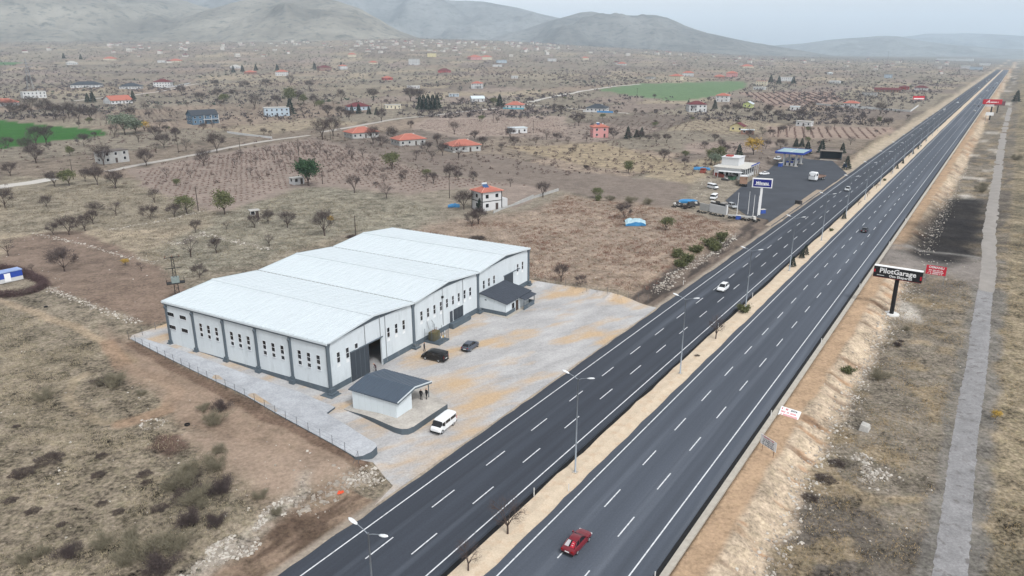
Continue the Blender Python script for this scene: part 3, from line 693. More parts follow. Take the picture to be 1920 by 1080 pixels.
def window(parent, a, z0, z1_, w, side, cuts):
    """one tall window; cuts: list of pane (z0, z1)"""
    def bx(mb, u0, u1, d0, d1, y0, y1): return mb.box(u0, u1, -d1, -d0, y0, y1) if side == 'front' else mb.box(-d1, -d0, u0, u1, y0, y1)
    f = MB(); t = .05
    bx(f, a - w / 2 - t, a - w / 2, .0, .05, z0 - t, z1_ + t); bx(f, a + w / 2, a + w / 2 + t, .0, .05, z0 - t, z1_ + t)
    bx(f, a - w / 2, a + w / 2, .0, .05, z1_, z1_ + t); bx(f, a - w / 2 - .12, a + w / 2 + .12, .0, .12, z0 - .1, z0 - t)
    for (p0, p1), (q0, q1) in zip(cuts[:-1], cuts[1:]): bx(f, a - w / 2, a + w / 2, .0, .045, q1, p0)
    fo = f.build('window', frame_m, parent)
    for p0, p1 in cuts: bx(MB(), a - w / 2, a + w / 2, .002, .02, p0, p1).build('pane', pane_m, fo)
for x in (2.3, 4.3, 14.2, 16.25, 18.25, 23.3, 25.25, 27.2, 29.2, 31.15, 33.1, 35.05, 37.05, 39.0, 44.0, 45.95, 47.95, 57.75, 59.9):
    window(wh, x, 4.8, 6.45, .62, 'front', [(5.68, 6.45), (4.8, 5.6)])
window(wh, 6.35, 5.65, 6.45, .62, 'front', [(5.65, 6.45)])
for k in range(4):
    for q_ in (1.85, 3.85, 5.8): window(wh, k * 7.66 + q_, 4.05, 6.4, .68, 'left', [(5.75, 6.4), (5.0, 5.68), (4.05, 4.65)])
for y0, z0 in ((36.55, 6.3), (33.3, 6.3), (36.55, 3.9), (33.3, 3.9)):
    fo = MB().box(-.05, 0, y0 - .9, y0 - .84, z0 - .05, z0 + .7).box(-.05, 0, y0 + .84, y0 + .9, z0 - .05, z0 + .7).box(-.12, 0, y0 - .95, y0 + .95, z0 - .1, z0 - .05).box(-.05, 0, y0 - .84, y0 + .84, z0 + .65, z0 + .7).build('window', frame_m, wh)
    for j in range(3): MB().box(-.02, -.002, y0 - .82 + j * .56, y0 - .3 + j * .56, z0 - .04, z0 + .64).build('pane', pane_m, fo)
for x in (2.3, 4.3, 14.2, 16.25, 18.25, 23.3, 25.25, 27.2, 29.2, 35.05, 37.05, 39.0, 57.75, 59.9): MB().box(x - .34, x + .34, -.006, -.001, 4.05, 4.68).build('plaster_patch', patch_m, wh)
def big_door(x0, x1, z0, z1_, out=.12, rail=None):
    d = MB().box(x0, x1, -out, -out + .07, z0, z1_).build('sliding_door', door_m, wh)
    n = max(2, int((x1 - x0) / .9)); r = MB()
    for j in range(1, n): xx = x0 + (x1 - x0) * j / n; r.box(xx - .03, xx + .03, -out - .03, -out, z0 + .05, z1_ - .05)
    r.build('door_rib', trim, d)
    if rail: MB().box(rail[0], rail[1], -out - .06, -.0, z1_, z1_ + .14).build('door_rail', trim, d)
big_door(4.8, 9.05, .42, 5.4, .14, (4.8, 12.6))
big_door(33.2, 36.35, 1.52, 3.7); big_door(32.0, 32.8, 1.52, 3.65); big_door(52.0, 55.65, .5, 5.25, .12, (51.8, 58.6))
for x, z0, z1_ in ((8.4, 5.6, 9.1), (12.1, 5.5, 9.3), (13.4, .8, 8.9), (29.7, 1.8, 8.9), (36.4, 4, 8.8)):
    MB().tube([(x, -.1, z0), (x, -.1, z1_)], .05, 5).build('downpipe', steel_m, wh)
MB().box(29.4, 29.75, -.35, -.05, 7.1, 7.5).build('floodlight', black_m, wh)
dk = MB().box(31.6, 37.4, -1.0, -.06, -.4, 1.45).build('loading_ledge', plinth_m, wh)
MB().box(37.45, 37.9, -.9, -.06, -.4, 1.2).build('ledge_step', plinth_m, dk)

# ------------------------------------------------------------------ office annex
shingle = MS('slate_shingle', 62, 68, 78, var=.14, scale=1.6, rough=.8, bump=.3, bscale=5)
an = thing('office_annex', 'low white office annex with dark slate lean-to roof and porch beside the warehouse', 'building', (*wp(42.5, 0), 0), W_YAW)
an_l, an_d = 9.5, 6.1
w = MB(); w.add([(0, -.06, -.3), (0, -an_d, -.3), (0, -an_d, 3.05), (0, -.06, 4.2)], [(0, 1, 2, 3)]); w.add([(.15, -.06, -.3), (.15, -an_d, -.3), (.15, -an_d, 3.05), (.15, -.06, 4.2)], [(3, 2, 1, 0)])
w.box(0.001, an_l, -an_d, -an_d + .15, -.3, 3.05).box(an_l - .15, an_l, -an_d + .16, -.06, -.3, 3.05); w.build('wall', white_wall, an)
MB().box(-.04, -.002, -an_d - .04, -.06, -.3, 1.25).build('plinth', plinth_m, an); MB().box(-.04, 3.5, -an_d - .04, -an_d - .002, -.3, 1.25).build('plinth', plinth_m, an)
r = MB(); sl = (4.35 - 3.12) / an_d; rows = 14
for j in range(rows):
    y0, y1 = -.04 - (an_d + .36) * j / rows, -.04 - (an_d + .36) * (j + 1) / rows; za, zb_ = 4.42 + y0 * sl, 4.42 + y1 * sl
    r.add([(-.3, y0, za), (an_l + .25, y0, za), (an_l + .25, y1, zb_ + .03), (-.3, y1, zb_ + .03), (-.3, y1, zb_), (an_l + .25, y1, zb_)], [(0, 3, 2, 1), (3, 4, 5, 2)])
r.add([(-.3, -.04, 4.3), (an_l + .25, -.04, 4.3), (an_l + .25, -an_d - .4, 3.0), (-.3, -an_d - .4, 3.0)], [(0, 1, 2, 3)])
r.add([(-.3, -an_d - .4, 3.0), (an_l + .25, -an_d - .4, 3.0), (an_l + .25, -an_d - .4, 3.15), (-.3, -an_d - .4, 3.15), (-.3, -.04, 4.3), (-.3, -.04, 4.42), (an_l + .25, -.04, 4.3), (an_l + .25, -.04, 4.42)], [(0, 1, 2, 3), (0, 3, 5, 4), (1, 6, 7, 2)])
r.build('roof', shingle, an)
po = MB(); po.add([(4.9, -4.3, 3.42), (9.5, -4.3, 3.42), (9.5, -7.75, 2.72), (4.9, -7.75, 2.72), (4.9, -4.3, 3.3), (9.5, -4.3, 3.3), (9.5, -7.75, 2.6), (4.9, -7.75, 2.6)], [(0, 3, 2, 1), (4, 5, 6, 7), (2, 3, 7, 6), (1, 2, 6, 5), (0, 4, 7, 3), (0, 1, 5, 4)])
pr = po.build('porch_roof', shingle, an)
for x in (5.0, 9.3): MB().box(x - .06, x + .06, -7.4, -7.28, .2, 2.72).build('porch_post', trim, an)
MB().box(5.05, 9.25, -7.4, -7.28, -.2, 1.35).box(9.2, 9.3, -7.28, -6.1, -.2, 1.35).build('porch_parapet', plinth_m, an)
dd = MB().box(3.75, 4.75, -6.2, -6.11, .5, 2.6).build('door', MS('brown_door', 70, 58, 52), an); MB().box(4.6, 4.66, -6.26, -6.2, 1.4, 1.55).build('door_handle', steel_m, dd)
MB().box(3.5, 5.0, -7.0, -6.12, -.2, .45).build('door_step', concrete, an)
wf = MB().box(2.1, 3.2, -6.17, -6.1, 1.3, 2.55).build('window', frame_m, an); MB().box(2.18, 3.12, -6.19, -6.17, 1.38, 2.47).build('pane', pane_m, wf)
for j in range(4): MB().box(2.25 + j * .25, 2.28 + j * .25, -6.24, -6.21, 1.33, 2.52).build('bar', black_m, wf)
MB().box(-.05, -.01, -1.6, -1.2, 3.0, 3.2).build('vent', black_m, an)
MB().box(-.8, an_l + .3, -an_d - .9, -.02, -.3, .48).build('apron_slab', concrete, an)

# ------------------------------------------------------------------ guard shed on its raised terrace
TERR = [wp(*p) for p in ((-2.75, 5.2), (-3.1, 8.8), (-3.75, 13.1), (-4.1, 15.8), (-4.0, 16.9), (-3.5, 17.6), (-2.6, 17.9), (1.3, 17.95), (5.2, 18.1), (8.2, 13), (8.2, 5))]
def terr_z(x, y):
    b_ = (x - WA[0]) * WO[0] + (y - WA[1]) * WO[1]; a_ = (x - WA[0]) * WF[0] + (y - WA[1]) * WF[1]
    zz = zt(x, y) + .08; hi = .45 + .6 * smooth(4.5, 12.5, b_)
    return zz + (np.maximum(zz, hi) - zz) * smooth(8.2, 5.3, a_)
tag(sheet('raised_terrace', TERR, MS('terrace_paving', 176, 171, 164, var=.2, scale=.5, bump=.3, fine=.2, fscale=3.5), .02, terr_z, 1.2, 1.6, dgrey), kind='structure')
shed = thing('guard_shed', 'small white panel shed with dark ribbed gable roof on the raised terrace', 'shed', (*wp(-1.9, 14.4), 0), W_YAW)
sw, sl_, se, sa, sb = 7.6, 8.1, 3.58, 4.28, .3        # width along x, length along +y
panel = MS('white_sandwich_panel', 206, 215, 220, var=.03, scale=.6, rough=.45)
MB().box(0, .1, 0, sl_, sb, se).build('side_wall', panel, shed)
for j in range(1, 7): MB().box(-.012, 0, j * 1.15 - .02, j * 1.15 + .02, sb, se).build('panel_joint', MS('panel_joint', 190, 198, 203), shed)
g_ = MB(); g_.add([(0.1, 0, sb), (3.5, 0, sb), (3.5, 0, se + .68), (.1, 0, se), (.1, .1, sb), (3.5, .1, sb), (3.5, .1, se + .68), (.1, .1, se)], [(0, 1, 2, 3), (1, 5, 6, 2)]); g_.build('gable_wall', panel, shed)
MB().box(3.4, 3.5, .11, 3.2, sb, se + .6).build('porch_wall', panel, shed); MB().box(3.5, sw, 3.1, 3.2, sb, se).build('porch_wall', panel, shed)
MB().box(sw - .1, sw, 3.21, sl_, sb, se).build('side_wall', panel, shed)
dr = MB().box(4.4, 5.4, 3.04, 3.1, 1.02, 3.05).build('door', door_m, shed); MB().box(5.2, 5.3, 2.98, 3.04, 2.0, 2.1).build('door_handle', steel_m, dr)
bk = MB(); bk.add([(.1, sl_, sb), (sw - .1, sl_, sb), (sw - .1, sl_, se), (sw / 2, sl_, sa), (.1, sl_, se)], [(4, 3, 2, 1, 0)]); bk.build('gable_wall', panel, shed)
droof = MS('dark_blue_grey_sheet', 66, 78, 92, var=.06, scale=.6, rough=.4, spec=.45)
for sgn in (0, 1):
    xe, xm = (-.25, sw / 2) if sgn == 0 else (sw + .25, sw / 2); zz_e = se + .02; za_ = sa + .06; rb = MB(); ys = []
    y = -.45
    while y < sl_ + .3: ys += [(y, 0), (y + .36, 0), (y + .40, .05), (y + .46, .05), (y + .5, 0)]; y += .5
    n = len(ys); vs = [(xe, a, zz_e + b_) for a, b_ in ys] + [(xm, a, za_ + b_) for a, b_ in ys]
    rb.add(vs, [((i, n + i, n + i + 1, i + 1) if sgn == 0 else (i, i + 1, n + i + 1, n + i)) for i in range(n - 1)])
    e_ = [(xe, -.45, zz_e - .14), (xm, -.45, za_ - .14), (xm, sl_ + .5, za_ - .14), (xe, sl_ + .5, zz_e - .14), (xe, -.45, zz_e), (xm, -.45, za_), (xm, sl_ + .5, za_), (xe, sl_ + .5, zz_e)]
    rb.add(e_, [(0, 1, 2, 3), (0, 4, 5, 1), (3, 2, 6, 7), (0, 3, 7, 4)])
    ro = rb.build('roof_slope', droof, shed)
    MB().add([(xe, -.5, zz_e - .05), (xm, -.5, za_ - .05), (xm, -.5, za_ + .13), (xe, -.5, zz_e + .13), (xe, -.42, zz_e + .13), (xm, -.42, za_ + .13)], [(0, 1, 2, 3), (3, 2, 5, 4)]).build('verge_trim', white_metal, ro)
    MB().add([(xe, -.47, zz_e - .3), (xm, -.47, za_ - .3), (xm, -.47, za_ - .05), (xe, -.47, zz_e - .05)], [(0, 1, 2, 3)]).build('fascia', trim, ro)
MB().box(sw - .1, sw, -.05, .05, .5, se).build('porch_post', trim, shed)

# ------------------------------------------------------------------ transformer cage
cage = thing('transformer_cage', 'fenced transformer cage on slate base against the warehouse front', 'transformer', (*wp(23.7, 0), 0), W_YAW)
MB().box(.1, 3.2, -3.35, -.08, -.4, .72).build('base', plinth_m, cage)
MB().box(.6, 2.4, -1.9, -.7, .72, 2.3).build('transformer_tank', MS('olive_tank', 92, 86, 60, var=.2), cage)
for j in range(6): MB().box(.45, .6, -1.85 + j * .2, -1.75 + j * .2, .9, 2.2).build('cooling_fin', MS('olive_tank', 92, 86, 60), cage)
for x in (.9, 1.5, 2.1): MB().tube([(x, -1.3, 2.3), (x, -1.3, 2.6), (x + .03, -1.3, 2.95)], [.09, .06, .03], 6).build('bushing', MS('bushing', 120, 92, 80), cage)
posts = [(.15, -3.3), (1.65, -3.3), (3.15, -3.3), (3.15, -1.7), (3.15, -.15), (.15, -1.7), (.15, -.2)]
for x, y in posts: MB().tube([(x, y, .72), (x, y, 3.0)], .04, 5).build('post', trim, cage)
nt = MB()
for (x0, y0), (x1, y1) in ((posts[0], posts[2]), (posts[2], posts[4]), (posts[0], posts[6])):
    nseg = int(math.hypot(x1 - x0, y1 - y0) / .16)
    for j in range(nseg + 1):
        x, y = x0 + (x1 - x0) * j / nseg, y0 + (y1 - y0) * j / nseg; nt.box(x - .006, x + .006, y - .006, y + .006, .75, 2.4)
    for z_ in np.arange(.85, 2.45, .2): nt.tube([(x0, y0, z_), (x1, y1, z_)], .006, 3, cap=False)
tag(nt.build('wire_mesh', trim, cage), kind='stuff')
for x, y, z_ in ((.9, -3.34, 1.6), (1.9, -3.34, 1.5), (3.19, -2.4, 1.7), (3.19, -.9, 1.8)): MB().box(x - .14, x + .14, y - .02, y, z_, z_ + .4).build('warning_plate', frame_m, cage)
MB().box(1.2, 1.45, -3.35, -3.33, 1.55, 1.95).build('warning_plate', MS('yellow_plate', 214, 176, 58), cage)
MB().tube([(1.2, -.4, 2.6), (.9, -.35, 3.6), (.9, -.2, 4.2)], .05, 5).tube([(2.4, -.4, 2.6), (2.6, -.3, 3.4), (2.3, -.2, 4)], .05, 5).build('conduit', steel_m, cage)

# ------------------------------------------------------------------ wire fences
post_m = MS('fence_post_grey', 88, 90, 94, var=.1, rough=.6)
pmesh = MB().tube([(0, 0, -.3), (0, 0, 1.55)], .035, 5).mesh('post', post_m)
def fence(label, pts, step=2.6, h=1.5):
    x0, y0 = pts[0]; t = thing('wire_fence', label, 'fence', (x0, y0, 0)); wires = [[], [], []]; k = 0
    for (xa, ya), (xb, yb) in zip(pts[:-1], pts[1:]):
        n = max(1, round(math.hypot(xb - xa, yb - ya) / step))
        for j in range(n + (1 if (xb, yb) == pts[-1] else 0)):
            x, y = xa + (xb - xa) * j / n, ya + (yb - ya) * j / n; z = max(z1(x, y), float(strip_z(np.array([x]), np.array([y]))[0]) - .2 if label.startswith('grey wire') else -9)
            link('post', pmesh, t, (x - x0, y - y0, z))
            for q_, zz in enumerate((.4, .9, 1.45)): wires[q_].append((x - x0, y - y0, z + zz))
    for wv in wires: MB().tube(wv, .008, 3, cap=False).build('wire', post_m, t)
    return t
fence('grey wire fence along the paved strip beside the warehouse', [onz(242, 639, 1.0), onz(460, 748, 1.0), onz(672, 863, 1.2)])
fence('low wire fence behind the warehouse at the edge of the brown field', [onz(242, 639, 1.0), wp(8, -46), wp(30, -46)], 3)
fence('thin wire fence between the paved yard and the reddish scrub field', [onz(1003, 530, .5), onz(1100, 550, .4), onz(1178, 562, .3), onz(1215, 566, .1)], 2.6)
tag(MB().tube([(*onz(672, 863, 1.2), 2.5), (*onz(662, 868, 1.2), 1.1)], .03, 4).build('fence_brace', post_m), 'slanted steel brace at the end of the yard fence', 'brace')

# ------------------------------------------------------------------ street lamps on the median
lamp_m = MS('lamp_pole_steel', 142, 150, 158, var=.06, rough=.45, metal=.3)
head_m = MS('lamp_head_white', 226, 230, 233, var=.03, rough=.4)
def make_lamp():
    t = thing('street_lamp', 'x', 'street lamp', group='twin-arm lamps along the median')
    MB().box(-.3, .3, -.3, .3, -.3, .12).build('footing', concrete, t)
    MB().tube([(0, 0, .1), (0, 0, 6), (0, 0, 12.9)], [.12, .095, .06], 8).build('pole', lamp_m, t, smooth_=True)
    for sg in (-1, 1):
        a = MB().tube([(0, 0, 12.75), (sg * .5, 0, 13.0), (sg * 1.35, 0, 13.3)], [.045, .04, .035], 6).build('arm', lamp_m, t)
        rings = []
        for f, w_, h_ in ((-.5, .05, .03), (-.35, .14, .07), (0, .2, .10), (.3, .17, .08), (.5, .05, .03)):
            rings.append([(sg * (1.7 + f), w_ * math.cos(q_), 13.36 + sg * 0 + f * .25 + h_ * math.sin(q_)) for q_ in [2 * math.pi * j / 10 for j in range(10)]])
        MB().loft(rings if sg > 0 else rings[::-1]).build('lamp_head', head_m, t, smooth_=True)
    return t
ORD = ['nearest', 'second', 'third', 'fourth', 'fifth', 'sixth', 'seventh', 'eighth', 'ninth', 'tenth', 'eleventh', 'twelfth', 'thirteenth', 'fourteenth', 'fifteenth', 'sixteenth', 'seventeenth', 'eighteenth', 'nineteenth', 'twentieth']
lamp0 = make_lamp()
for k in range(16):
    o = lamp0 if k == 0 else copy_tree(lamp0)
    s_ = 34.4 + 35.05 * k; o.location = (*rp(s_, -37.2), 0); o.rotation_euler = (0, 0, ROAD_YAW)
    o['label'] = f'tall grey twin-arm street lamp on the sandy median, {ORD[k]} from the camera'
dm = MB().box(-.05, .05, -.03, .03, -.2, .95).mesh('delineator', MS('white_marker_post', 222, 222, 220))
k = 0
for s_, t_ in ((62.5, -38.9), (65.5, -35.9), (57, -21.2), (98, -20.9), (131, -20.9), (170, -20.9), (128, -38.8), (150, -54.3), (150, -38.8), (215, -20.9), (250, -20.9), (310, -38.8)):
    o = link('marker_post', dm, None, (*rp(s_, t_), .03), (0, 0, ROAD_YAW))
    where = 'median' if -40 < t_ < -35 else ('outer kerb' if t_ > -30 else 'dirt verge'); k += 1
    tag(o, f'small white marker post on the {where}, {ORD[k - 1]} in order of distance', 'marker post', 'white road marker posts')

# ------------------------------------------------------------------ vehicles (x forward, origin on the ground under the middle)
tyre_m = MS('tyre_rubber', 20, 20, 21, var=.2); rim_m = MS('wheel_rim', 172, 176, 180, rough=.35, metal=.5)
glass_m = MS('car_glass', 18, 22, 27, var=.2, rough=.08, spec=.7); lamp_w = MS('headlamp', 225, 228, 230, rough=.2); lamp_r = MS('tail_lamp', 150, 22, 24, rough=.3)
plate_m = MS('number_plate', 228, 228, 226); dark_p = MS('dark_plastic', 30, 31, 33, rough=.7)
def carpaint(name, r, g, b): return MS(name, r, g, b, rough=.28, var=.03, scale=.8, spec=.5)
def ring(x, w, zb, zt_, crown=.04):
    return [(x, -w * .9, zb), (x, -w, zb + .12), (x, -w, zt_ - .16), (x, -w * .93, zt_ - .03), (x, -w * .5, zt_ + crown), (x, w * .5, zt_ + crown), (x, w * .93, zt_ - .03), (x, w, zt_ - .16), (x, w, zb + .12), (x, w * .9, zb)]
def wheels(t, xs, w, r=.31):
    for x in xs:
        for sg in (-1, 1):
            ty = MB(); y0, y1 = sg * (w - .2), sg * (w + .015)
            ty.tube([(x, y0, r), (x, y1, r)], r, 14); wo = ty.build('wheel', tyre_m, t)
            MB().tube([(x, sg * (w + .012), r), (x, sg * (w + .03), r)], r * .62, 10).build('rim', rim_m, wo)
def car(kind, paint_, label, loc, rz, group=None, sc=1.0, name=None, cat='car'):
    t = thing(name or {'sedan': 'sedan_car', 'hatch': 'hatchback_car', 'mpv': 'people_carrier', 'minibus': 'minibus', 'wagon': 'estate_car'}[kind], label, cat, loc, rz, group, sc)
    if kind in ('sedan', 'hatch', 'wagon'):
        L_, W_, bel = (4.45, .86, .92) if kind == 'sedan' else (4.25, .9, 1.0)
        h = L_ / 2
        if kind == 'sedan':
            st = [(-h, .72, .42, .78), (-h + .08, .8, .3, .9), (-h + .9, W_, .24, .97), (-.6, W_, .22, .95), (.8, W_, .22, .95), (1.5, .84, .24, .86), (h - .15, .76, .3, .74), (h, .62, .4, .62)]
            cab = [(-1.75, .70, .93), (-1.05, .56, 1.38), (.15, .58, 1.42), (.95, .70, .95)]
        elif kind == 'hatch':
            st = [(-h, .74, .42, .92), (-h + .08, .84, .3, 1.05), (-h + .7, W_, .26, 1.05), (-.4, W_, .24, 1.0), (.9, W_, .24, .98), (1.5, .86, .26, .9), (h - .15, .78, .32, .78), (h, .64, .42, .66)]
            cab = [(-2.0, .68, 1.05), (-1.35, .60, 1.42), (.15, .62, 1.5), (1.05, .74, 1.0)]
        else:
            st = [(-h, .76, .42, .95), (-h + .06, .84, .3, 1.05), (-h + .7, W_, .26, 1.05), (-.4, W_, .24, 1.0), (.9, W_, .24, .98), (1.5, .86, .26, .9), (h - .15, .78, .32, .78), (h, .64, .42, .66)]
            cab = [(-2.05, .74, 1.05), (-1.85, .62, 1.6), (.25, .64, 1.62), (1.0, .76, 1.0)]
        bo = MB().loft([ring(*q_) for q_ in st]).build('body', paint_, t, smooth_=False, bevel=.03)
        (xa, wa, za), (xb, wb, zb), (xc, wc, zc), (xd, wd, zd) = cab
        c = MB(); P = [(xa, -wa, za), (xa, wa, za), (xb, wb, zb), (xb, -wb, zb), (xc, -wc, zc), (xc, wc, zc), (xd, wd, zd), (xd, -wd, zd)]
        c.add(P, [(0, 1, 2, 3)[::-1], (3, 2, 5, 4)[::-1], (4, 5, 6, 7)[::-1], (0, 3, 4, 7)[::-1], (1, 6, 5, 2)[::-1]]); c.build('glasshouse', glass_m, t)
        r_ = MB(); r_.add([(xb - .02, -wb - .02, zb - .02), (xb - .02, wb + .02, zb - .02), (xc + .02, wc + .02, zc - .02), (xc + .02, -wc - .02, zc - .02), (xb + .08, -wb * .8, zb + .045), (xb + .08, wb * .8, zb + .045), (xc - .05, wc * .8, zc + .045), (xc - .05, -wc * .8, zc + .045)], [(4, 7, 6, 5), (0, 4, 5, 1), (1, 5, 6, 2), (2, 6, 7, 3), (3, 7, 4, 0)])
        r_.build('roof', paint_, t, smooth_=True)
        pil = MB()
        for sg in (-1, 1):
            pil.tube([(xa, sg * wa, za), (xb, sg * (wb + .01), zb)], .045, 4); pil.tube([(xc, sg * (wc + .01), zc), (xd, sg * wd, zd)], .04, 4)
            xm = (xb + xc) / 2 - .1; pil.tube([(xm - .05, sg * (wa + wd) / 2, za), (xm, sg * (wb + .015), (zb + zc) / 2)], .04, 4)
        pil.build('pillars', paint_, t)
        wheels(t, (-1.32, 1.36), W_ - .02)
        for sg in (-1, 1):
            MB().box(h - .2, h - .08, sg * .66 - .14, sg * .66 + .14, .56, .7).build('headlight', lamp_w, t)
            MB().box(-h - .005, -h + .12, sg * .62 - .14, sg * .62 + .14, .68 if kind == 'sedan' else .8, .86 if kind == 'sedan' else .95).build('tail_light', lamp_r, t)
            MB().box(.72, .9, sg * (W_ + .08) - .08, sg * (W_ + .08) + .08, .95, 1.08).build('mirror', paint_, t)
        MB().box(-h - .03, -h + .02, -.26, .26, .58, .7).build('number_plate', plate_m, t)
        MB().box(-h - .02, -h + .2, -.75, .75, .28, .5).build('bumper', dark_p, t); MB().box(h - .12, h + .02, -.6, .6, .28, .45).build('bumper', dark_p, t)
    else:
        if kind == 'mpv':
            L_, W_, H_ = 4.9, .94, 1.86
            st = [(-2.45, .80, .4, 1.72), (-2.38, .9, .3, 1.84), (-1.5, W_, .26, 1.9), (.5, W_, .24, 1.88), (1.15, .9, .24, 1.72)]
            hood = [(1.1, .93, .24, 1.12), (1.7, .92, .26, 1.08), (2.25, .86, .32, .92), (2.45, .7, .42, .74)]
            ws = [(1.02, -.78, 1.78), (1.02, .78, 1.78), (1.78, .86, 1.13), (1.78, -.86, 1.13)]
        else:
            L_, W_, H_ = 4.55, .84, 1.95
            st = [(-2.25, .72, .42, 1.80), (-2.2, .8, .32, 1.92), (-1.5, W_, .28, 1.97), (.9, W_, .26, 1.96), (1.35, .8, .26, 1.85)]
            hood = [(1.3, .83, .26, 1.22), (1.9, .83, .28, 1.18), (2.2, .78, .32, 1.05), (2.28, .7, .42, .9)]
            ws = [(1.34, -.7, 1.82), (1.34, .7, 1.82), (1.98, .78, 1.2), (1.98, -.78, 1.2)]
        MB().loft([ring(*q_) for q_ in st]).build('body', paint_, t, bevel=.04)
        MB().loft([ring(*q_) for q_ in hood]).build('bonnet', paint_, t, bevel=.03)
        m_ = MB(); m_.add(ws + [(ws[0][0] - .05, -.7, 1.05), (ws[0][0] - .05, .7, 1.05)], [(0, 3, 2, 1), (0, 4, 3), (1, 2, 5)]); m_.build('windscreen', glass_m, t)
        for sg in (-1, 1):
            y0, y1 = sg * (W_ - .03), sg * (W_ + .012)
            for x0, x1 in (((.55, 1.18), (-.6, .45), (-1.75, -.7), (-2.3, -1.83)) if kind == 'mpv' else ((.72, 1.4), (-.55, .6), (-2.0, -.68))):
                MB().box(x0, x1, min(y0, y1), max(y0, y1), 1.2, 1.68).build('side_window', glass_m, t)
            MB().box(L_ / 2 - .22, L_ / 2 - .1, sg * .66 - .12, sg * .66 + .12, .72, .88).build('headlight', lamp_w, t)
            MB().box(-L_ / 2 - .0, -L_ / 2 + .1, sg * .76 - .08, sg * .76 + .08, .85, 1.35).build('tail_light', lamp_r, t)
            MB().box(1.1, 1.25, sg * (W_ + .12) - .1, sg * (W_ + .12) + .1, 1.2, 1.4).build('mirror', dark_p, t)
        MB().box(-L_ / 2 - .03, -L_ / 2 + .1, -.66, .66, 1.2, 1.68).build('rear_window', glass_m, t)
        MB().box(-L_ / 2 - .04, -L_ / 2, -.26, .26, .72, .85).build('number_plate', plate_m, t)
        MB().box(L_ / 2 - .15, L_ / 2 + .05, -.8, .8, .3, .55).build('bumper', dark_p, t); MB().box(-L_ / 2 - .05, -L_ / 2 + .12, -.8, .8, .32, .52).build('bumper', dark_p, t)
        wheels(t, (-1.35, 1.5), W_ - .02, .33)
    return t
HA = W_YAW; HF = math.atan2(RD[1], RD[0]); HB = HF + math.pi
VS = .93
def yard(a, b_): return (*wp(a, b_), float(zt(*[np.array([q_]) for q_ in wp(a, b_)])[0]) + .065)
car('mpv', carpaint('black_paint', 16, 17, 19), 'black people carrier parked nose-in before the warehouse front', yard(18.5, 6.2), HA + math.pi / 2 + .06, None, VS)
car('hatch', carpaint('graphite_paint', 74, 80, 92), 'graphite grey hatchback parked on the yard beside the transformer cage', yard(25.5, 8.8), HA + .05, None, VS)
car('minibus', carpaint('white_paint', 226, 229, 231), 'white minibus with dark windows parked below the raised terrace', yard(.5, 20.7), HA + math.pi + .02, None, .95, cat='van')
red = car('sedan', carpaint('dark_red_paint', 112, 28, 40), 'dark red saloon car driving in the middle lane near the camera', (*at(1081, 1030)[:2], .03), HF, None, .95)
fl = MB(); fl.add([(-1.76, -.1, .98), (-1.76, -.62, .98), (-1.12, -.5, 1.38), (-1.12, -.1, 1.38)], [(0, 1, 2, 3)]); 
fo = fl.build('rear_window_flag', MS('flag_red', 168, 36, 54, rough=.3), red, (-.015, 0, .02))
crs = MB()
for k in range(10):
    q0, q1 = math.radians(50 + k * 26), math.radians(50 + (k + 1) * 26)
    def fp(rad, q_, off=0): 
        y_, h_ = -.3 + rad * math.cos(q_) + off, .5 + rad * 1.25 * math.sin(q_); return (-1.76 + .64 * h_, y_, .98 + .40 * h_)
    crs.add([fp(.17, q0), fp(.17, q1), fp(.13, q1, -.04), fp(.13, q0, -.04)], [(0, 1, 2, 3)])
crs.build('crescent', plate_m, fo, (-.012, 0, .012))
sg_ = MB().add([(-1.76, .1, .98), (-1.12, .08, 1.38), (-1.12, .45, 1.38), (-1.76, .6, .98)], [(0, 1, 2, 3)]).build('rear_window_sticker', MS('sticker_grey', 176, 172, 176), red, (-.015, 0, .02))
def rcar(kind, mat, label, u, v, away, group=None, z=.03):
    x, y = at(u, v)[:2]; s_, t_ = x * RD[0] + y * RD[1], x * RN[0] + y * RN[1]
    lanes = (-29.0, -25.3, -32.7) if away else (-45.6, -42.1, -49.1)
    t_ = min(lanes, key=lambda q_: abs(q_ - t_)); 
    return car(kind, mat, label, (*rp(s_, t_), z), HF if away else HB, group, VS, cat='van' if kind in ('mpv', 'minibus') else 'car')
WP, SPt, DP, BP = carpaint('white_paint', 226, 229, 231), carpaint('silver_paint', 176, 180, 184), carpaint('dark_blue_paint', 30, 36, 48), carpaint('blue_paint', 60, 90, 140)
rcar('wagon', WP, 'white small van coming down the road past the paved yard', 1344, 546, False)
rcar('sedan', DP, 'dark blue saloon driving away alone beyond the black billboard', 1617, 437, True)
rcar('wagon', SPt, 'silver estate car coming down the road beside the petrol station', 1589, 360, False)
for i, (kind, mat, u, v, away, txt) in enumerate((('sedan', WP, 1797, 194, False, 'white car'), ('sedan', BP, 1793, 187, False, 'blue car'), ('wagon', WP, 1767, 207, False, 'white van'), ('sedan', WP, 1833, 166, False, 'white car'),
        ('wagon', WP, 1853, 154, False, 'white van'), ('sedan', WP, 1858, 150, False, 'white car'), ('sedan', WP, 1837, 188, True, 'white car'), ('sedan', SPt, 1827, 198, True, 'silver car'), ('sedan', DP, 1834, 201, True, 'dark car'),
        ('mpv', WP, 1852, 172, True, 'white van'), ('sedan', DP, 1866, 166, True, 'dark car'), ('mpv', WP, 1874, 157, True, 'white van'), ('sedan', WP, 1824, 210, True, 'white car'))):
    rcar(kind, mat, f"small {txt} far up the road {'driving away' if away else 'coming nearer'}, {ORD[i]} of the distant traffic", u, v, away, 'cars far along the road')

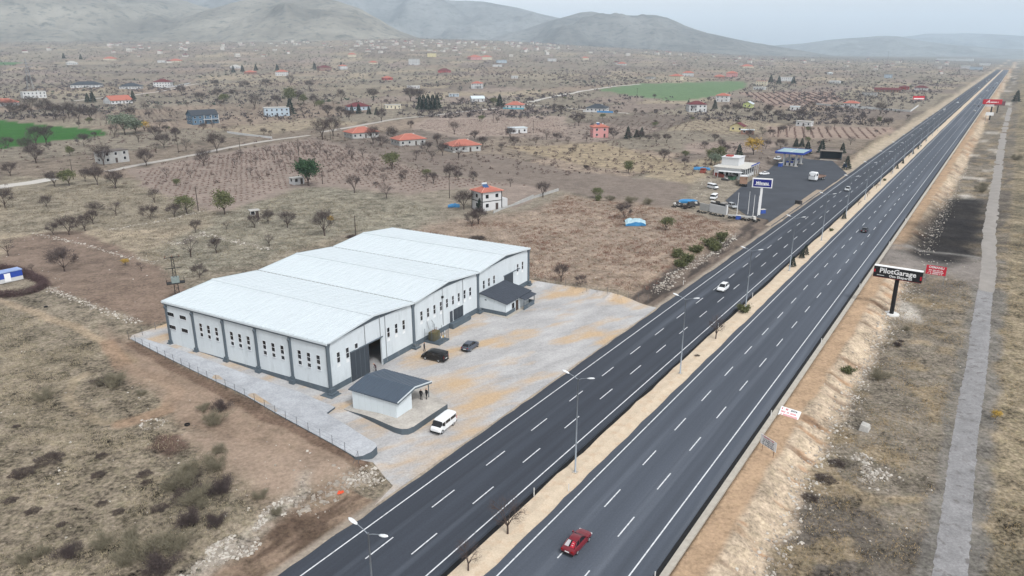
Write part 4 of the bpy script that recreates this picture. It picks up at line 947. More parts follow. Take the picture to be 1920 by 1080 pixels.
# ------------------------------------------------------------------ people
def person(label, loc, rz, top, legs, pose=0):
    vs = {'pel': (0, 0, .95), 'che': (.02, 0, 1.32), 'neck': (.03, 0, 1.5), 'head': (.06, 0, 1.63), 'crown': (.05, 0, 1.75)}
    if pose == 1: vs.update(che=(.16, 0, 1.27), neck=(.27, 0, 1.42), head=(.36, 0, 1.5), crown=(.42, 0, 1.6))
    for sg, n_ in ((-1, 'l'), (1, 'r')):
        st_ = .1 * sg if pose != 2 else .02
        vs.update({n_ + 'hip': (0, .1 * sg, .9), n_ + 'kne': (.04 + st_ * .5, .11 * sg, .5), n_ + 'ank': (-.02 + st_, .12 * sg, .09), n_ + 'toe': (.16 + st_, .13 * sg, .04)})
        cx, cz = vs['che'][0], vs['che'][2]
        vs.update({n_ + 'sho': (cx, .2 * sg, cz + .1), n_ + 'elb': (cx - .05, .27 * sg, cz - .2), n_ + 'wri': (cx + (.14 if pose else .04), .24 * sg, cz - .44), n_ + 'han': (cx + (.19 if pose else .07), .22 * sg, cz - .53)})
    keys = list(vs); ed = [('pel', 'che'), ('che', 'neck'), ('neck', 'head'), ('head', 'crown')]
    for n_ in 'lr': ed += [('pel', n_ + 'hip'), (n_ + 'hip', n_ + 'kne'), (n_ + 'kne', n_ + 'ank'), (n_ + 'ank', n_ + 'toe'), ('che', n_ + 'sho'), (n_ + 'sho', n_ + 'elb'), (n_ + 'elb', n_ + 'wri'), (n_ + 'wri', n_ + 'han')]
    rad = dict(pel=.15, che=.17, neck=.06, head=.1, crown=.075, hip=.1, kne=.065, ank=.05, toe=.04, sho=.075, elb=.055, wri=.035, han=.04)
    me = bpy.data.meshes.new('body'); me.from_pydata([vs[k_] for k_ in keys], [(keys.index(a), keys.index(b_)) for a, b_ in ed], [])
    o = bpy.data.objects.new('body', me); COL.objects.link(o)
    sk = o.modifiers.new('skin', 'SKIN'); lay_ = me.skin_vertices[0].data if me.skin_vertices else None
    if lay_ is None: 
        bmx = bmesh.new(); bmx.from_mesh(me); bmx.verts.layers.skin.verify(); bmx.to_mesh(me); bmx.free(); lay_ = me.skin_vertices[0].data
    for i, k_ in enumerate(keys):
        r_ = rad.get(k_, rad.get(k_[1:], .06)); lay_[i].radius = (r_, r_ * (1.0 if k_ not in ('pel', 'che') else .8)); lay_[i].use_root = k_ == 'pel'
    o.modifiers.new('sub', 'SUBSURF').levels = 1; o.modifiers['sub'].render_levels = 1
    m_ = bpy.data.materials.new('clothes'); m_.use_nodes = True; N, L = m_.node_tree.nodes, m_.node_tree.links
    tc = N.new('ShaderNodeTexCoord'); sx = N.new('ShaderNodeSeparateXYZ'); L.new(tc.outputs['Object'], sx.inputs[0])
    cr = N.new('ShaderNodeValToRGB'); cr.color_ramp.interpolation = 'CONSTANT'; mr = N.new('ShaderNodeMath'); mr.operation = 'MULTIPLY'; mr.inputs[1].default_value = .5; L.new(sx.outputs['Z'], mr.inputs[0]); L.new(mr.outputs[0], cr.inputs[0])
    e = cr.color_ramp.elements; e[0].position = 0; e[0].color = (.01, .01, .01, 1); e[1].position = .05; e[1].color = (*legs, 1)
    hz_ = vs['neck'][2] + .03
    for p_, c_ in ((.47, top), (hz_ / 2, srgb(178, 132, 108)), ((hz_ + .17) / 2, srgb(34, 28, 26))):
        q_ = e.new(p_); q_.color = (*c_, 1)
    L.new(cr.outputs[0], N['Principled BSDF'].inputs['Base Color']); N['Principled BSDF'].inputs['Roughness'].default_value = .9
    me.materials.append(m_)
    o.name = 'person'; o.location = loc; o.rotation_euler = (0, 0, rz)
    return tag(o, label, 'person')
BLK, NVY = srgb(20, 20, 23), srgb(30, 30, 36)
person('person in black standing by the nose of the black people carrier', yard(20.4, 2.6), HA - 1.2, BLK, NVY)
person('person in a maroon jacket leaning over beside the open sliding door', yard(9.6, .9), HA + 2.5, srgb(66, 38, 44), NVY, 1)
tz = float(terr_z(*[np.array([q_]) for q_ in wp(4.6, 14.6)])[0]) + .02
person('person in black with arms forward under the shed porch, nearer the shed wall', (*wp(4.3, 14.0), tz), HA + .2, BLK, BLK, 2)
person('person in black standing at the porch post of the shed', (*wp(5.0, 14.5), tz), HA + 2.9, BLK, BLK)

# ------------------------------------------------------------------ billboards and signs
def zat(x, y, v):
    lo, hi = -10., 60.
    for _ in range(50):
        z = (lo + hi) / 2; zz = z - CAM_H; fw = y * CP - zz * SP; up = y * SP + zz * CP
        if 540 - FPX * up / fw > v: lo = z
        else: hi = z
    return lo
def panel_frame(base_uv, tl, tr, v_bottom_l, post_v=None):
    """place a panel from its post foot and the photo's top corners"""
    bx, by, bz = at(*base_uv); um, vm = (tl[0] + tr[0]) / 2, (tl[1] + tr[1]) / 2
    ztop = zat(bx, by, vm)
    L_, R_ = onz(*tl, ztop), onz(*tr, ztop); cx, cy_ = (L_[0] + R_[0]) / 2, (L_[1] + R_[1]) / 2
    yaw = math.atan2(R_[1] - L_[1], R_[0] - L_[0]); w_ = math.hypot(R_[0] - L_[0], R_[1] - L_[1])
    zb = zat(L_[0], L_[1], v_bottom_l)
    return (bx, by, bz), (cx, cy_), yaw, w_, zb, ztop
bb_black = MS('billboard_black', 20, 21, 24, var=.1, rough=.5); bb_red = MS('billboard_red', 178, 24, 44, var=.06, rough=.5); wtxt = MS('sign_white', 232, 233, 234, var=.02)
gpost = MS('sign_post_grey', 120, 120, 122)
(bx, by, bz), (cx, cy_), yw, w_, zb, ztp = panel_frame((1671, 590), (1641, 496), (1732, 509.5), 516)
hb = ztp - zb
pb = thing('billboard', 'black billboard with white lettering on a single thick black pole', 'billboard', (bx, by, bz), yw)
MB().tube([(0, 0, 0), (0, 0, zb - bz + .1)], .42, 10).build('pole', bb_black, pb)
MB().tube([(0, 0, -.3), (0, 0, .3)], 1.5, 14).build('foundation', MS('white_concrete', 214, 214, 212, var=.1), pb)
off = Matrix.Rotation(-yw, 3, 'Z') @ Vector((cx - bx, cy_ - by, 0))
ox = off.x
bp_ = MB().box(ox - w_ / 2, ox + w_ / 2, -.75, .35, zb - bz, ztp - bz).build('panel', bb_black, pb)
MB().box(ox - w_ / 2, ox + w_ / 2, -.78, .38, ztp - bz, ztp - bz + .1).build('top_cap', wtxt, pb)
MB().box(ox - w_ / 2, ox - w_ / 2 + .35, -.765, -.75, zb - bz + hb * .45, zb - bz + hb * .7).build('red_mark', bb_red, bp_)
MB().box(ox + w_ / 2 - .35, ox + w_ / 2 - .03, -.765, -.75, zb - bz + hb * .25, zb - bz + hb * .6).build('red_mark', bb_red, bp_)
MB().box(ox - w_ / 2, ox + w_ / 2, -.76, -.75, zb - bz, zb - bz + .1).build('red_line', MS('dark_red', 110, 20, 34), bp_)
hgt = ztp - zb
lettering('PilotGarage', hgt * .62, wtxt, bp_, (ox, -.77, zb - bz + hgt * .64), bold=.03, sx=w_ * .88 / (hgt * .62 * 5.5))
lettering('Oto Ekspertiz', hgt * .30, wtxt, bp_, (ox + w_ * .07, -.77, zb - bz + hgt * .23), bold=.015, sx=w_ * .5 / (hgt * .30 * 6.0))
MB().box(ox - w_ * .42, ox - w_ * .27, -.765, -.75, zb - bz + hgt * .19, zb - bz + hgt * .23).build('small_print', wtxt, bp_)
def block_lines(parent, mat, x0, x1, z0, z1_, y, rows, seed, name='print_line'):
    rg = random.Random(seed)
    for k in range(rows):
        za, zb_ = z1_ - (z1_ - z0) * (k + .18) / rows, z1_ - (z1_ - z0) * (k + .82) / rows; b_ = MB(); x = x0 + rg.random() * (x1 - x0) * .12; xe = x1 - rg.random() * (x1 - x0) * .12; ch = abs(za - zb_) * .62
        while x < xe - ch:
            if rg.random() > .16: b_.box(x, x + ch * .7, y - .004, y, min(za, zb_), max(za, zb_))
            x += ch
        tag(b_.build(name, mat, parent), kind='stuff')
(bx, by, bz), (cx, cy_), yw, w_, zb, ztp = panel_frame((1752, 532), (1738, 496), (1776, 501.5), 512.5)
t = thing('roadside_sign', 'red sign with white capitals on two thin posts behind the black billboard', 'sign', (cx, cy_, bz), yw)
for sx in (-.46, .46): MB().tube([(sx * w_, .03, -.2), (sx * w_, .03, ztp - bz)], .05, 5).build('post', gpost, t)
p_ = MB().box(-w_ / 2, w_ / 2, -.05, 0, zb - bz, ztp - bz).build('panel', MS('sign_red', 196, 34, 56, var=.05), t); hgt = ztp - zb
lettering('OSMANLI', hgt * .34, wtxt, p_, (0, -.06, ztp - bz - hgt * .2), bold=.02, sx=w_ * .85 / (hgt * .34 * 4.7))
block_lines(p_, wtxt, -w_ * .42, w_ * .42, zb - bz + .05, ztp - bz - hgt * .42, -.052, 3, 5)
# two small advertising boards on the shoulder
(bx, by, bz), (cx, cy_), yw, w_, zb, ztp = panel_frame((1440, 852), (1428, 812.6), (1457, 831), 830)
t = thing('roadside_sign', 'white board with dark and red print standing on two posts on the orange shoulder', 'sign', (cx, cy_, z1(cx, cy_)), yw); bz = z1(cx, cy_)
p_ = MB().box(-w_ / 2, w_ / 2, -.03, 0, zb - bz, ztp - bz).build('panel', wtxt, t); hgt = ztp - zb
for sx in (-.36, .36): MB().tube([(sx * w_, .03, -.3), (sx * w_, .03, ztp - bz)], .035, 5).build('post', MS('brown_post', 92, 62, 52), t)
block_lines(p_, MS('print_red', 190, 60, 70), -w_ * .46, w_ * .46, zb - bz + hgt * .78, ztp - bz - .02, -.032, 1, 8)
block_lines(p_, MS('print_dark', 46, 50, 74), -w_ * .42, w_ * .42, zb - bz + .04, zb - bz + hgt * .76, -.032, 4, 9)
cx, cy_, cz = at(1480, 779); L_, R_ = at(1464, 772), at(1501, 784)
yw = math.atan2(R_[1] - L_[1], R_[0] - L_[0]); w_ = math.hypot(R_[0] - L_[0], R_[1] - L_[1])
t = thing('fallen_sign', 'white board with red and black print lying on stones on the orange shoulder', 'sign', (cx, cy_, cz + .35), yw); t.rotation_euler = (math.radians(-52), 0, yw)
p_ = MB().box(-w_ / 2, w_ / 2, -.03, 0, -.75, .75).build('panel', wtxt, t)
lettering('DITA', .42, MS('print_black', 28, 30, 40), p_, (w_ * .18, -.04, .42), bold=.012)
block_lines(p_, MS('print_red', 190, 60, 70), -w_ * .46, -w_ * .05, .2, .68, -.032, 1, 12); block_lines(p_, MS('print_pink', 206, 120, 126), -w_ * .46, w_ * .46, -.68, .18, -.032, 2, 13)
# far billboards
(bx, by, bz), (cx, cy_), yw, w_, zb, ztp = panel_frame((1855, 225), (1844, 186), (1879.5, 186.5), 195)
t = thing('billboard', 'red billboard with white script far along the road on a dark pole', 'billboard', (bx, by, bz), yw); hgt = ztp - zb
off = Matrix.Rotation(-yw, 3, 'Z') @ Vector((cx - bx, cy_ - by, 0)); ox = off.x
MB().tube([(0, 0, -.3), (0, 0, zb - bz + .2)], .55, 8).build('pole', dark_p, t); p_ = MB().box(ox - w_ / 2, ox + w_ / 2, -.9, .6, zb - bz, ztp - bz).build('panel', bb_red, t)
lettering('A', hgt * .95, wtxt, p_, (ox - w_ * .25, -.92, zb - bz + hgt * .5), bold=.05, shear=.4)
block_lines(p_, wtxt, ox - w_ * .12, ox + w_ * .35, zb - bz + hgt * .22, zb - bz + hgt * .6, -.905, 1, 21)
MB().box(ox - w_ * .3, ox + w_ * .12, -.6, .4, zb - bz - hgt * .5, zb - bz - .05).build('lower_panel', MS('pale_panel', 200, 196, 196), t)
(bx, by, bz), (cx, cy_), yw, w_, zb, ztp = panel_frame((1869, 212), (1858, 190), (1881, 190), 198)
t = thing('billboard', 'rear billboard on a dark pole just behind the red script billboard', 'billboard', (bx, by, bz), yw)
MB().tube([(0, 0, -.3), (0, 0, zb - bz + .2)], .5, 8).build('pole', dark_p, t); MB().box(-w_ / 2, w_ / 2, -.5, .5, zb - bz, ztp - bz).build('panel', MS('billboard_back', 96, 60, 66), t)
(bx, by, bz), (cx, cy_), yw, w_, zb, ztp = panel_frame((1846, 232), (1842, 210), (1857, 210.5), 216)
t = thing('roadside_sign', 'small white board on a thin post before the far red billboard', 'sign', (bx, by, bz), yw)
MB().tube([(0, 0, -.3), (0, 0, zb - bz + .2)], .14, 6).build('post', gpost, t); MB().box(-.5, w_ - .5, -.1, .1, zb - bz, ztp - bz).build('panel', wtxt, t)
(bx, by, bz), (cx, cy_), yw, w_, zb, ztp = panel_frame((1720, 199), (1712, 180), (1733, 180), 186.5)
t = thing('billboard', 'red and white billboard beyond the bare field left of the far road', 'billboard', (bx, by, bz), yw)
for sx in (-.3, .3): MB().tube([(sx * w_, 0, -.3), (sx * w_, 0, zb - bz + .2)], .2, 6).build('post', gpost, t)
p_ = MB().box(-w_ / 2, w_ / 2, -.3, .3, zb - bz, ztp - bz).build('panel', MS('sign_red', 196, 34, 56), t); MB().box(-w_ * .45, w_ * .45, -.32, -.3, zb - bz + .3, zb - bz + (ztp - zb) * .4).build('white_stripe', wtxt, p_)

# ------------------------------------------------------------------ houses
tile_r = MS('red_roof_tile', 166, 102, 88, var=.14, scale=.8, rough=.85, bump=.3, bscale=4)
tile_m = MS('maroon_roof_tile', 98, 46, 50, var=.12, scale=.8, rough=.8)
tile_d = MS('dark_roof_tile', 58, 64, 72, var=.12, scale=.8, rough=.75)
tile_f = MS('flat_roof_screed', 172, 170, 166, var=.1)
tile_b = MS('brown_flat_roof', 96, 88, 84, var=.12)
HW = dict(white=MS('house_white', 196, 197, 198, var=.06, scale=.6), grey=MS('house_raw_concrete', 168, 168, 166, var=.14, scale=.5), pink=MS('house_pink', 196, 142, 140, var=.06), blue=MS('house_blue', 84, 108, 128, var=.06), cream=MS('house_cream', 200, 192, 172, var=.06), lime=MS('house_lime', 186, 196, 132, var=.05), yellow=MS('house_yellow', 206, 194, 150, var=.05), red=MS('house_red', 160, 66, 66, var=.08), brown=MS('house_brick', 140, 110, 98, var=.12), paleblue=MS('house_pale_blue', 164, 178, 190, var=.05))
ROOF = dict(r=tile_r, m=tile_m, d=tile_d, f=tile_f, b=tile_b, w=white_metal)
LM = []
def house(label, short, u, v, wpx, floors, shape, wall, roof, yaw=0, dr=.75, solar=False, chim=True, porch=False, cat='house', fh=2.9, name=None):
    x, y, z = at(u, v); k = mpp(x, y); w = wpx * k * .86; d = w * dr; h = floors * fh + .3
    va = -math.atan2(x, y); rz = va + math.radians(yaw)
    bx_, by_ = x + math.sin(-va) * d * .5, y + math.cos(-va) * d * .5
    t = thing(name or 'house', label, cat, (bx_, by_, z1(bx_, by_)), rz)
    if short: LM.append((short, u, v, x, y))
    MB().box(-w / 2, w / 2, -d / 2, d / 2, -1.5, h).build('wall', HW[wall], t)
    ov = .55; rm = ROOF[roof]
    if shape == 'hip':
        rh = min(w, d) * .22; q_ = min(w, d) * .5; r = MB(); a, b_ = w / 2 + ov, d / 2 + ov
        rl = max(0, (w - d) / 2) if w > d else 0; rw = max(0, (d - w) / 2) if d > w else 0
        P = [(-a, -b_, h), (a, -b_, h), (a, b_, h), (-a, b_, h), (-rl, -rw, h + rh), (rl, rw, h + rh)]
        if w >= d: r.add(P, [(0, 1, 5, 4), (1, 2, 5), (2, 3, 4, 5), (3, 0, 4)])
        else: r.add(P, [(0, 1, 4), (1, 2, 5, 4), (2, 3, 5), (3, 0, 4, 5)])
        r.add([(-a, -b_, h - .12), (a, -b_, h - .12), (a, b_, h - .12), (-a, b_, h - .12), (-a, -b_, h), (a, -b_, h), (a, b_, h), (-a, b_, h)], [(3, 2, 1, 0), (0, 1, 5, 4), (1, 2, 6, 5), (2, 3, 7, 6), (3, 0, 4, 7)])
        ro = r.build('roof', rm, t); rc_ = MB()
        for a_, b2 in ((0, 4), (1, 4 if w < d else 5), (2, 5), (3, 5 if w < d else 4), (4, 5)): 
            if P[a_] != P[b2]: rc_.tube([P[a_], P[b2]], .1, 4)
        rc_.build('ridge_tile', MS('pale_ridge', 206, 150, 132) if roof == 'r' else rm, ro); top = h + rh * .6
    elif shape == 'gable':
        rh = d * .26; r = MB(); a, b_ = w / 2 + ov, d / 2 + ov
        r.add([(-a, -b_, h - .1), (a, -b_, h - .1), (a, 0, h + rh), (-a, 0, h + rh), (a, b_, h - .1), (-a, b_, h - .1)], [(0, 1, 2, 3), (3, 2, 4, 5)])
        r.add([(-a, -b_, h - .25), (a, -b_, h - .25), (a, 0, h + rh - .15), (-a, 0, h + rh - .15), (a, b_, h - .25), (-a, b_, h - .25), (-a, -b_, h - .1), (a, -b_, h - .1)], [(3, 2, 1, 0), (5, 4, 2, 3), (0, 1, 7, 6)])
        ro = r.build('roof', rm, t); MB().add([(-w / 2, -d / 2, h), (-w / 2, d / 2, h), (-w / 2, 0, h + rh - .2), (w / 2, -d / 2, h), (w / 2, d / 2, h), (w / 2, 0, h + rh - .2)], [(0, 2, 1), (3, 4, 5)]).build('gable', HW[wall], t); top = h + rh * .5
    else:
        ro = MB().box(-w / 2 - .25, w / 2 + .25, -d / 2 - .25, d / 2 + .25, h, h + .25).build('roof', rm, t); top = h + .25
    if chim: MB().box(w * .2, w * .2 + .6, .3, .9, h, top + 1.0).build('chimney', HW['white'], ro)
    if solar:
        s_ = MB().add([(-w * .1 - 1, -d * .28, top - .3), (-w * .1 + 1, -d * .28, top - .3), (-w * .1 + 1, d * .02, top + 1.0), (-w * .1 - 1, d * .02, top + 1.0)], [(0, 1, 2, 3)]).build('solar_panel', MS('solar_blue', 54, 82, 122, rough=.2), t)
        MB().tube([(-w * .1 - .9, d * .06, top + 1.2), (-w * .1 + .9, d * .06, top + 1.2)], .28, 8).build('water_tank', white_metal, s_)
    n = max(2, int(w / 3.2)); nd = max(1, int(d / 3.6))
    for f in range(floors):
        z0 = f * fh + 1.1
        for i in range(n):
            xc = -w / 2 + w * (i + .5) / n
            if f == 0 and i == n // 2:
                MB().box(xc - .5, xc + .5, -d / 2 - .05, -d / 2, .05, 2.2).build('door', MS('house_door', 72, 62, 58), t); continue
            fr = MB().box(xc - .66, xc + .66, -d / 2 - .05, -d / 2, z0 - .1, z0 + 1.3).build('window', frame_m, t); MB().box(xc - .56, xc + .56, -d / 2 - .07, -d / 2 - .05, z0, z0 + 1.2).build('pane', pane_m, fr)
        sd_ = -1 if x > 0 else 1
        if yaw: sd_ = -1 if yaw > 0 else 1
        for i in range(nd):
            yc = -d / 2 + d * (i + .5) / nd; xs_ = sd_ * w / 2
            fr = MB().box(min(xs_, xs_ + sd_ * .05), max(xs_, xs_ + sd_ * .05), yc - .66, yc + .66, z0 - .1, z0 + 1.3).build('window', frame_m, t); MB().box(min(xs_ + sd_ * .05, xs_ + sd_ * .07), max(xs_ + sd_ * .05, xs_ + sd_ * .07), yc - .56, yc + .56, z0, z0 + 1.2).build('pane', pane_m, fr)
    if porch:
        MB().box(-w * .1, w / 2, -d / 2 - 1.8, -d / 2, fh * (floors - 1) + .0, fh * (floors - 1) + .2).build('balcony', HW['white'], t)
        for i in range(3): MB().box(-w * .08 + i * w * .28, -w * .08 + i * w * .28 + .25, -d / 2 - 1.75, -d / 2 - 1.5, -.5, h).build('porch_post', HW['white'], t)
    return t, w, d, h
house('raw concrete bungalow with orange hip roof, leftmost of the three', 'the leftmost orange-roofed bungalow', 678, 259, 62, 1, 'hip', 'grey', 'r', 24)
house('raw concrete bungalow with orange hip roof, middle of the three', 'the middle orange-roofed bungalow', 766, 273, 62, 1, 'hip', 'grey', 'r', 24)
house('raw concrete bungalow with orange hip roof, nearest of the three', 'the nearest orange-roofed bungalow', 867, 285, 66, 1, 'hip', 'grey', 'r', 24)
t_, w_, d_, h_ = house('white two-storey house with red hip roof and solar panel behind the warehouse', 'the white two-storey house behind the warehouse', 913, 395, 50, 2, 'hip', 'white', 'r', 32, .85, True, False)
for sx, sy in ((-1, -1), (1, -1), (-1, 1)): MB().box(sx * w_ / 2 - .12, sx * w_ / 2 + .12, sy * d_ / 2 - .12, sy * d_ / 2 + .12, -.5, h_).build('corner_trim', black_m, t_)
MB().box(-w_ / 2 - .03, w_ / 2 + .03, -d_ / 2 - .03, d_ / 2 + .03, 2.85, 3.1).build('floor_band', black_m, t_); MB().box(w_ / 2, w_ / 2 + 3.5, -d_ * .2, d_ * .5, -.5, 2.8).build('side_wing', HW['white'], t_)
house('pink two-storey house with red roof and water tank', 'the pink house', 1123, 258, 34, 2, 'hip', 'pink', 'r', 15, .8, True)
house('blue two-storey house with dark gable roof and white window frames', 'the blue house', 381, 233, 55, 2, 'gable', 'blue', 'd', 18, .7, False, True, True)
house('pale two-storey house with flat roof beside the lane gate', 'the flat-roofed pale house', 519, 218, 52, 2, 'flat', 'paleblue', 'f', 5, .6, False, False)
house('long white villa with dark hip roof and arched porch', 'the long white villa', 164, 164, 60, 1, 'hip', 'white', 'd', -8, .5, False, True, True)
house('white bungalow with dark roof terrace, second from the long villa', 'the dark-roofed white bungalow', 247, 167, 42, 1, 'hip', 'white', 'd', -12, .7)
house('white two-storey house with maroon roof beside the long garden wall', 'the maroon-roofed white house', 307, 163, 34, 2, 'hip', 'white', 'm', -14, .8)
house('white house with red gable roof below the two dark-roofed villas', 'the red-gabled white house', 222, 195, 46, 1, 'gable', 'white', 'r', 25, .8)
house('rambling white house with grey roof at the foot of the pylon', 'the white house by the pylon', 64, 184, 44, 2, 'flat', 'white', 'f', 10, .6)
house('house with broad orange roof at the left edge of the picture', 'the orange roof at the left edge', 10, 199, 52, 1, 'hip', 'white', 'r', 0, .7)
house('unfinished white building with flat brown roof beside the gravel lane', 'the unfinished flat-roofed building', 212, 306, 58, 2, 'flat', 'grey', 'b', 30, .55, False, False, fh=2.4)
house('tiny white field hut beside the round green pine', 'the field hut by the green pine', 557, 346, 25, 1, 'flat', 'white', 'f', 28, .8, False, False, cat='hut', fh=2.0, name='hut')
house('tiny pale hut among bare trees on the grassy terrace', 'the pale hut on the grassy terrace', 478, 409, 18, 1, 'flat', 'cream', 'f', 10, .8, False, False, cat='hut', fh=1.9, name='hut')
house('pale blue bungalow with maroon hip roof', 'the pale blue bungalow', 671, 207, 48, 1, 'hip', 'paleblue', 'm', 12, .7)
house('cream flat-roofed bungalow right of the pale blue bungalow', 'the cream bungalow', 736, 204, 34, 1, 'flat', 'cream', 'f', 10, .6, False, False)
t_, w_, d_, h_ = house('bungalow with red hip roof and turquoise pool wall by the lane', 'the turquoise-walled bungalow', 966, 204, 38, 1, 'hip', 'white', 'r', -10, .8)
MB().box(-w_ * .6, w_ * .6, -d_ / 2 - 3, -d_ / 2 - 2.7, -.5, 1.1).build('garden_wall', MS('turquoise_wall', 92, 160, 178), t_)
t_, w_, d_, h_ = house('dark hip-roofed white bungalow with a blue wall', 'the dark-roofed bungalow with blue wall', 1120, 210, 44, 1, 'hip', 'white', 'd', -12, .8)
MB().box(w_ * .1, w_ * .9, -d_ / 2 - 3, -d_ / 2 - 2.7, -.5, 1.2).build('garden_wall', MS('blue_wall', 66, 132, 186), t_); MB().box(-w_ * .6, w_ * .1, -d_ / 2 - 3, -d_ / 2 - 2.7, -.5, 1.2).build('garden_wall', HW['white'], t_)
house('low white house with pale flat roof among bare trees', 'the low white flat-roofed house', 970, 250, 38, 1, 'flat', 'white', 'w', 20, .6, False, False)
house('small white two-storey house with red roof and arcade', 'the small arcaded house', 895, 166, 23, 2, 'hip', 'white', 'r', -10, .8, False, True, True)
house('low white bungalow alone on the dry grass', 'the lone white bungalow', 775, 166, 27, 1, 'flat', 'white', 'f', 8, .5, False, False)
house('white house with pale roof behind the turquoise-walled bungalow', 'the pale-roofed white house', 895, 191, 28, 1, 'gable', 'white', 'w', 12, .7)
house('shed with pale roof and blue door beside bare trees', 'the blue-doored shed', 851, 181, 22, 1, 'flat', 'paleblue', 'f', 0, .6, False, False, cat='shed', fh=2.3, name='shed')
house('white four-storey apartment block standing above the village', 'the white apartment block', 777, 122, 20, 4, 'flat', 'white', 'f', -20, .8, False, False, cat='building', name='apartment_block')
house('white two-storey house with maroon roof beside the pale green field', 'the white house by the green field', 1305, 210, 38, 2, 'hip', 'white', 'm', 14, .8)
house('white two-storey villa with red hip roof above the vine rows', 'the villa above the vine rows', 1355, 191, 27, 2, 'hip', 'white', 'r', -10, .8)
house('small lime green house with white garden wall', 'the lime green house', 1403, 202, 24, 1, 'gable', 'lime', 'w', 80, .8)
t_, w_, d_, h_ = house('yellow gabled cottage with maroon roof behind white sheds', 'the yellow cottage', 1383, 247, 24, 1, 'gable', 'yellow', 'm', 75, 1.2)
house('open shed with white sheet roof before the yellow cottage', 'the white-roofed open shed', 1401, 252, 27, 1, 'flat', 'brown', 'w', 0, .6, False, False, cat='shed', fh=2.2, name='shed')
house('large white house on a rise among dark trees', 'the large white house on the rise', 1473, 152, 30, 2, 'flat', 'white', 'f', 8, .5)
house('pale shed with white wall left of the bare orchard', 'the pale shed by the orchard', 1508, 237, 32, 1, 'flat', 'white', 'f', -14, .6, False, False, cat='shed', name='shed')
house('white bungalow with red roof on the white-walled plot', 'the bungalow on the white-walled plot', 1596, 200, 30, 1, 'hip', 'white', 'r', -8, .7)
house('small white shed with flat roof near the lime green house', 'the small white flat shed', 1490, 207, 20, 1, 'flat', 'white', 'w', 0, .7, False, False, cat='shed', name='shed')
house('red walled house near the far roadside billboard', 'the red walled house', 1695, 168, 19, 1, 'hip', 'red', 'm', -6, .8)
house('white house with red roof near the far roadside billboard', 'the white house near the far billboard', 1727, 169, 26, 1, 'hip', 'white', 'm', -6, .7)
house('long low building with red roof and dark open front', 'the long red-roofed building', 1664, 173, 52, 1, 'gable', 'brown', 'm', -6, .3, False, False, cat='building', name='long_building')
house('grey flat-roofed workshop left of the long red roof', 'the grey workshop', 1630, 179, 30, 1, 'flat', 'grey', 'b', -6, .5, False, False, cat='building', name='workshop')
for i, (u, v, w_, fl_, sh_, wl_, rf_, tx) in enumerate(((1268, 150, 26, 2, 'hip', 'cream', 'r', 'cream house with red roof beside the pale green field'), (1290, 143, 24, 2, 'hip', 'white', 'r', 'white house with red roof behind the cream one'), (1349, 147, 22, 1, 'hip', 'brown', 'r', 'brick house with red roof behind the pale green field'), (1372, 144, 24, 2, 'hip', 'pink', 'r', 'pink house with red roof behind the pale green field'), (1428, 160, 22, 2, 'flat', 'cream', 'r', 'cream two-storey house left of the big white one'), (1424, 168, 24, 1, 'flat', 'white', 'f', 'low white annex before the cream two-storey house'),
        (470, 139, 22, 1, 'hip', 'brown', 'r', 'brick bungalow with red roof among dark trees'), (529, 142, 25, 2, 'hip', 'white', 'r', 'white house with red roof and arched porch on the left plain'), (608, 133, 26, 2, 'hip', 'brown', 'm', 'brown house with dark red roof behind a hedge'), (442, 128, 22, 1, 'hip', 'white', 'f', 'white house half hidden by dark green trees'), (207, 113, 24, 1, 'hip', 'cream', 'r', 'cream house with red roof on the far left plain'), (135, 121, 22, 1, 'hip', 'white', 'f', 'white house with pale roof on the far left plain'), (330, 117, 24, 1, 'hip', 'cream', 'r', 'cream house with red roof before the far village'), (303, 117, 16, 1, 'flat', 'white', 'w', 'small white shed left of the cream house'), (660, 107, 18, 2, 'hip', 'cream', 'r', 'tall cream house at the edge of the village'), (643, 130, 16, 2, 'hip', 'white', 'r', 'narrow white house at the foot of the village'), (810, 107, 18, 3, 'flat', 'yellow', 'f', 'yellow block right of the white apartment block'), (833, 136, 28, 1, 'hip', 'red', 'm', 'dark red bungalow on the dry plain'), (890, 112, 26, 2, 'hip', 'pink', 'r', 'pink house with red roof at the village edge'), (912, 112, 22, 2, 'hip', 'cream', 'r', 'cream house with red roof next to the pink one'), (940, 118, 22, 2, 'flat', 'paleblue', 'd', 'blue grey house in the village edge'), (932, 125, 20, 1, 'flat', 'white', 'w', 'low white house below the blue grey one'), (965, 147, 14, 1, 'flat', 'white', 'w', 'tiny white house alone on the plain'), (1035, 115, 18, 2, 'flat', 'white', 'f', 'white block on the right of the village'), (1166, 122, 18, 1, 'hip', 'white', 'r', 'white bungalow with red roof right of the village'), (1097, 113, 14, 2, 'hip', 'cream', 'r', 'small pink house right of the village'), (726, 150, 20, 1, 'hip', 'red', 'r', 'red bungalow hidden among bushes'), (700, 120, 18, 1, 'hip', 'cream', 'r', 'cream bungalow below the village'), (1400, 127, 24, 1, 'hip', 'cream', 'r', 'cream house on the far right plain'), (1220, 148, 18, 1, 'flat', 'grey', 'd', 'dark grey house among trees left of the green field'), (1556, 140, 10, 1, 'hip', 'white', 'w', 'tiny white hut before the far right plain'), (1665, 146, 16, 2, 'flat', 'paleblue', 'b', 'blue grey block among trees on the far right plain'), (1565, 156, 22, 1, 'flat', 'white', 'w', 'white low house on the right plain'))):
    house(tx, None, u, v, w_, fl_, sh_, wl_, rf_, RNG.uniform(-25, 25), .75, False, w_ > 20)
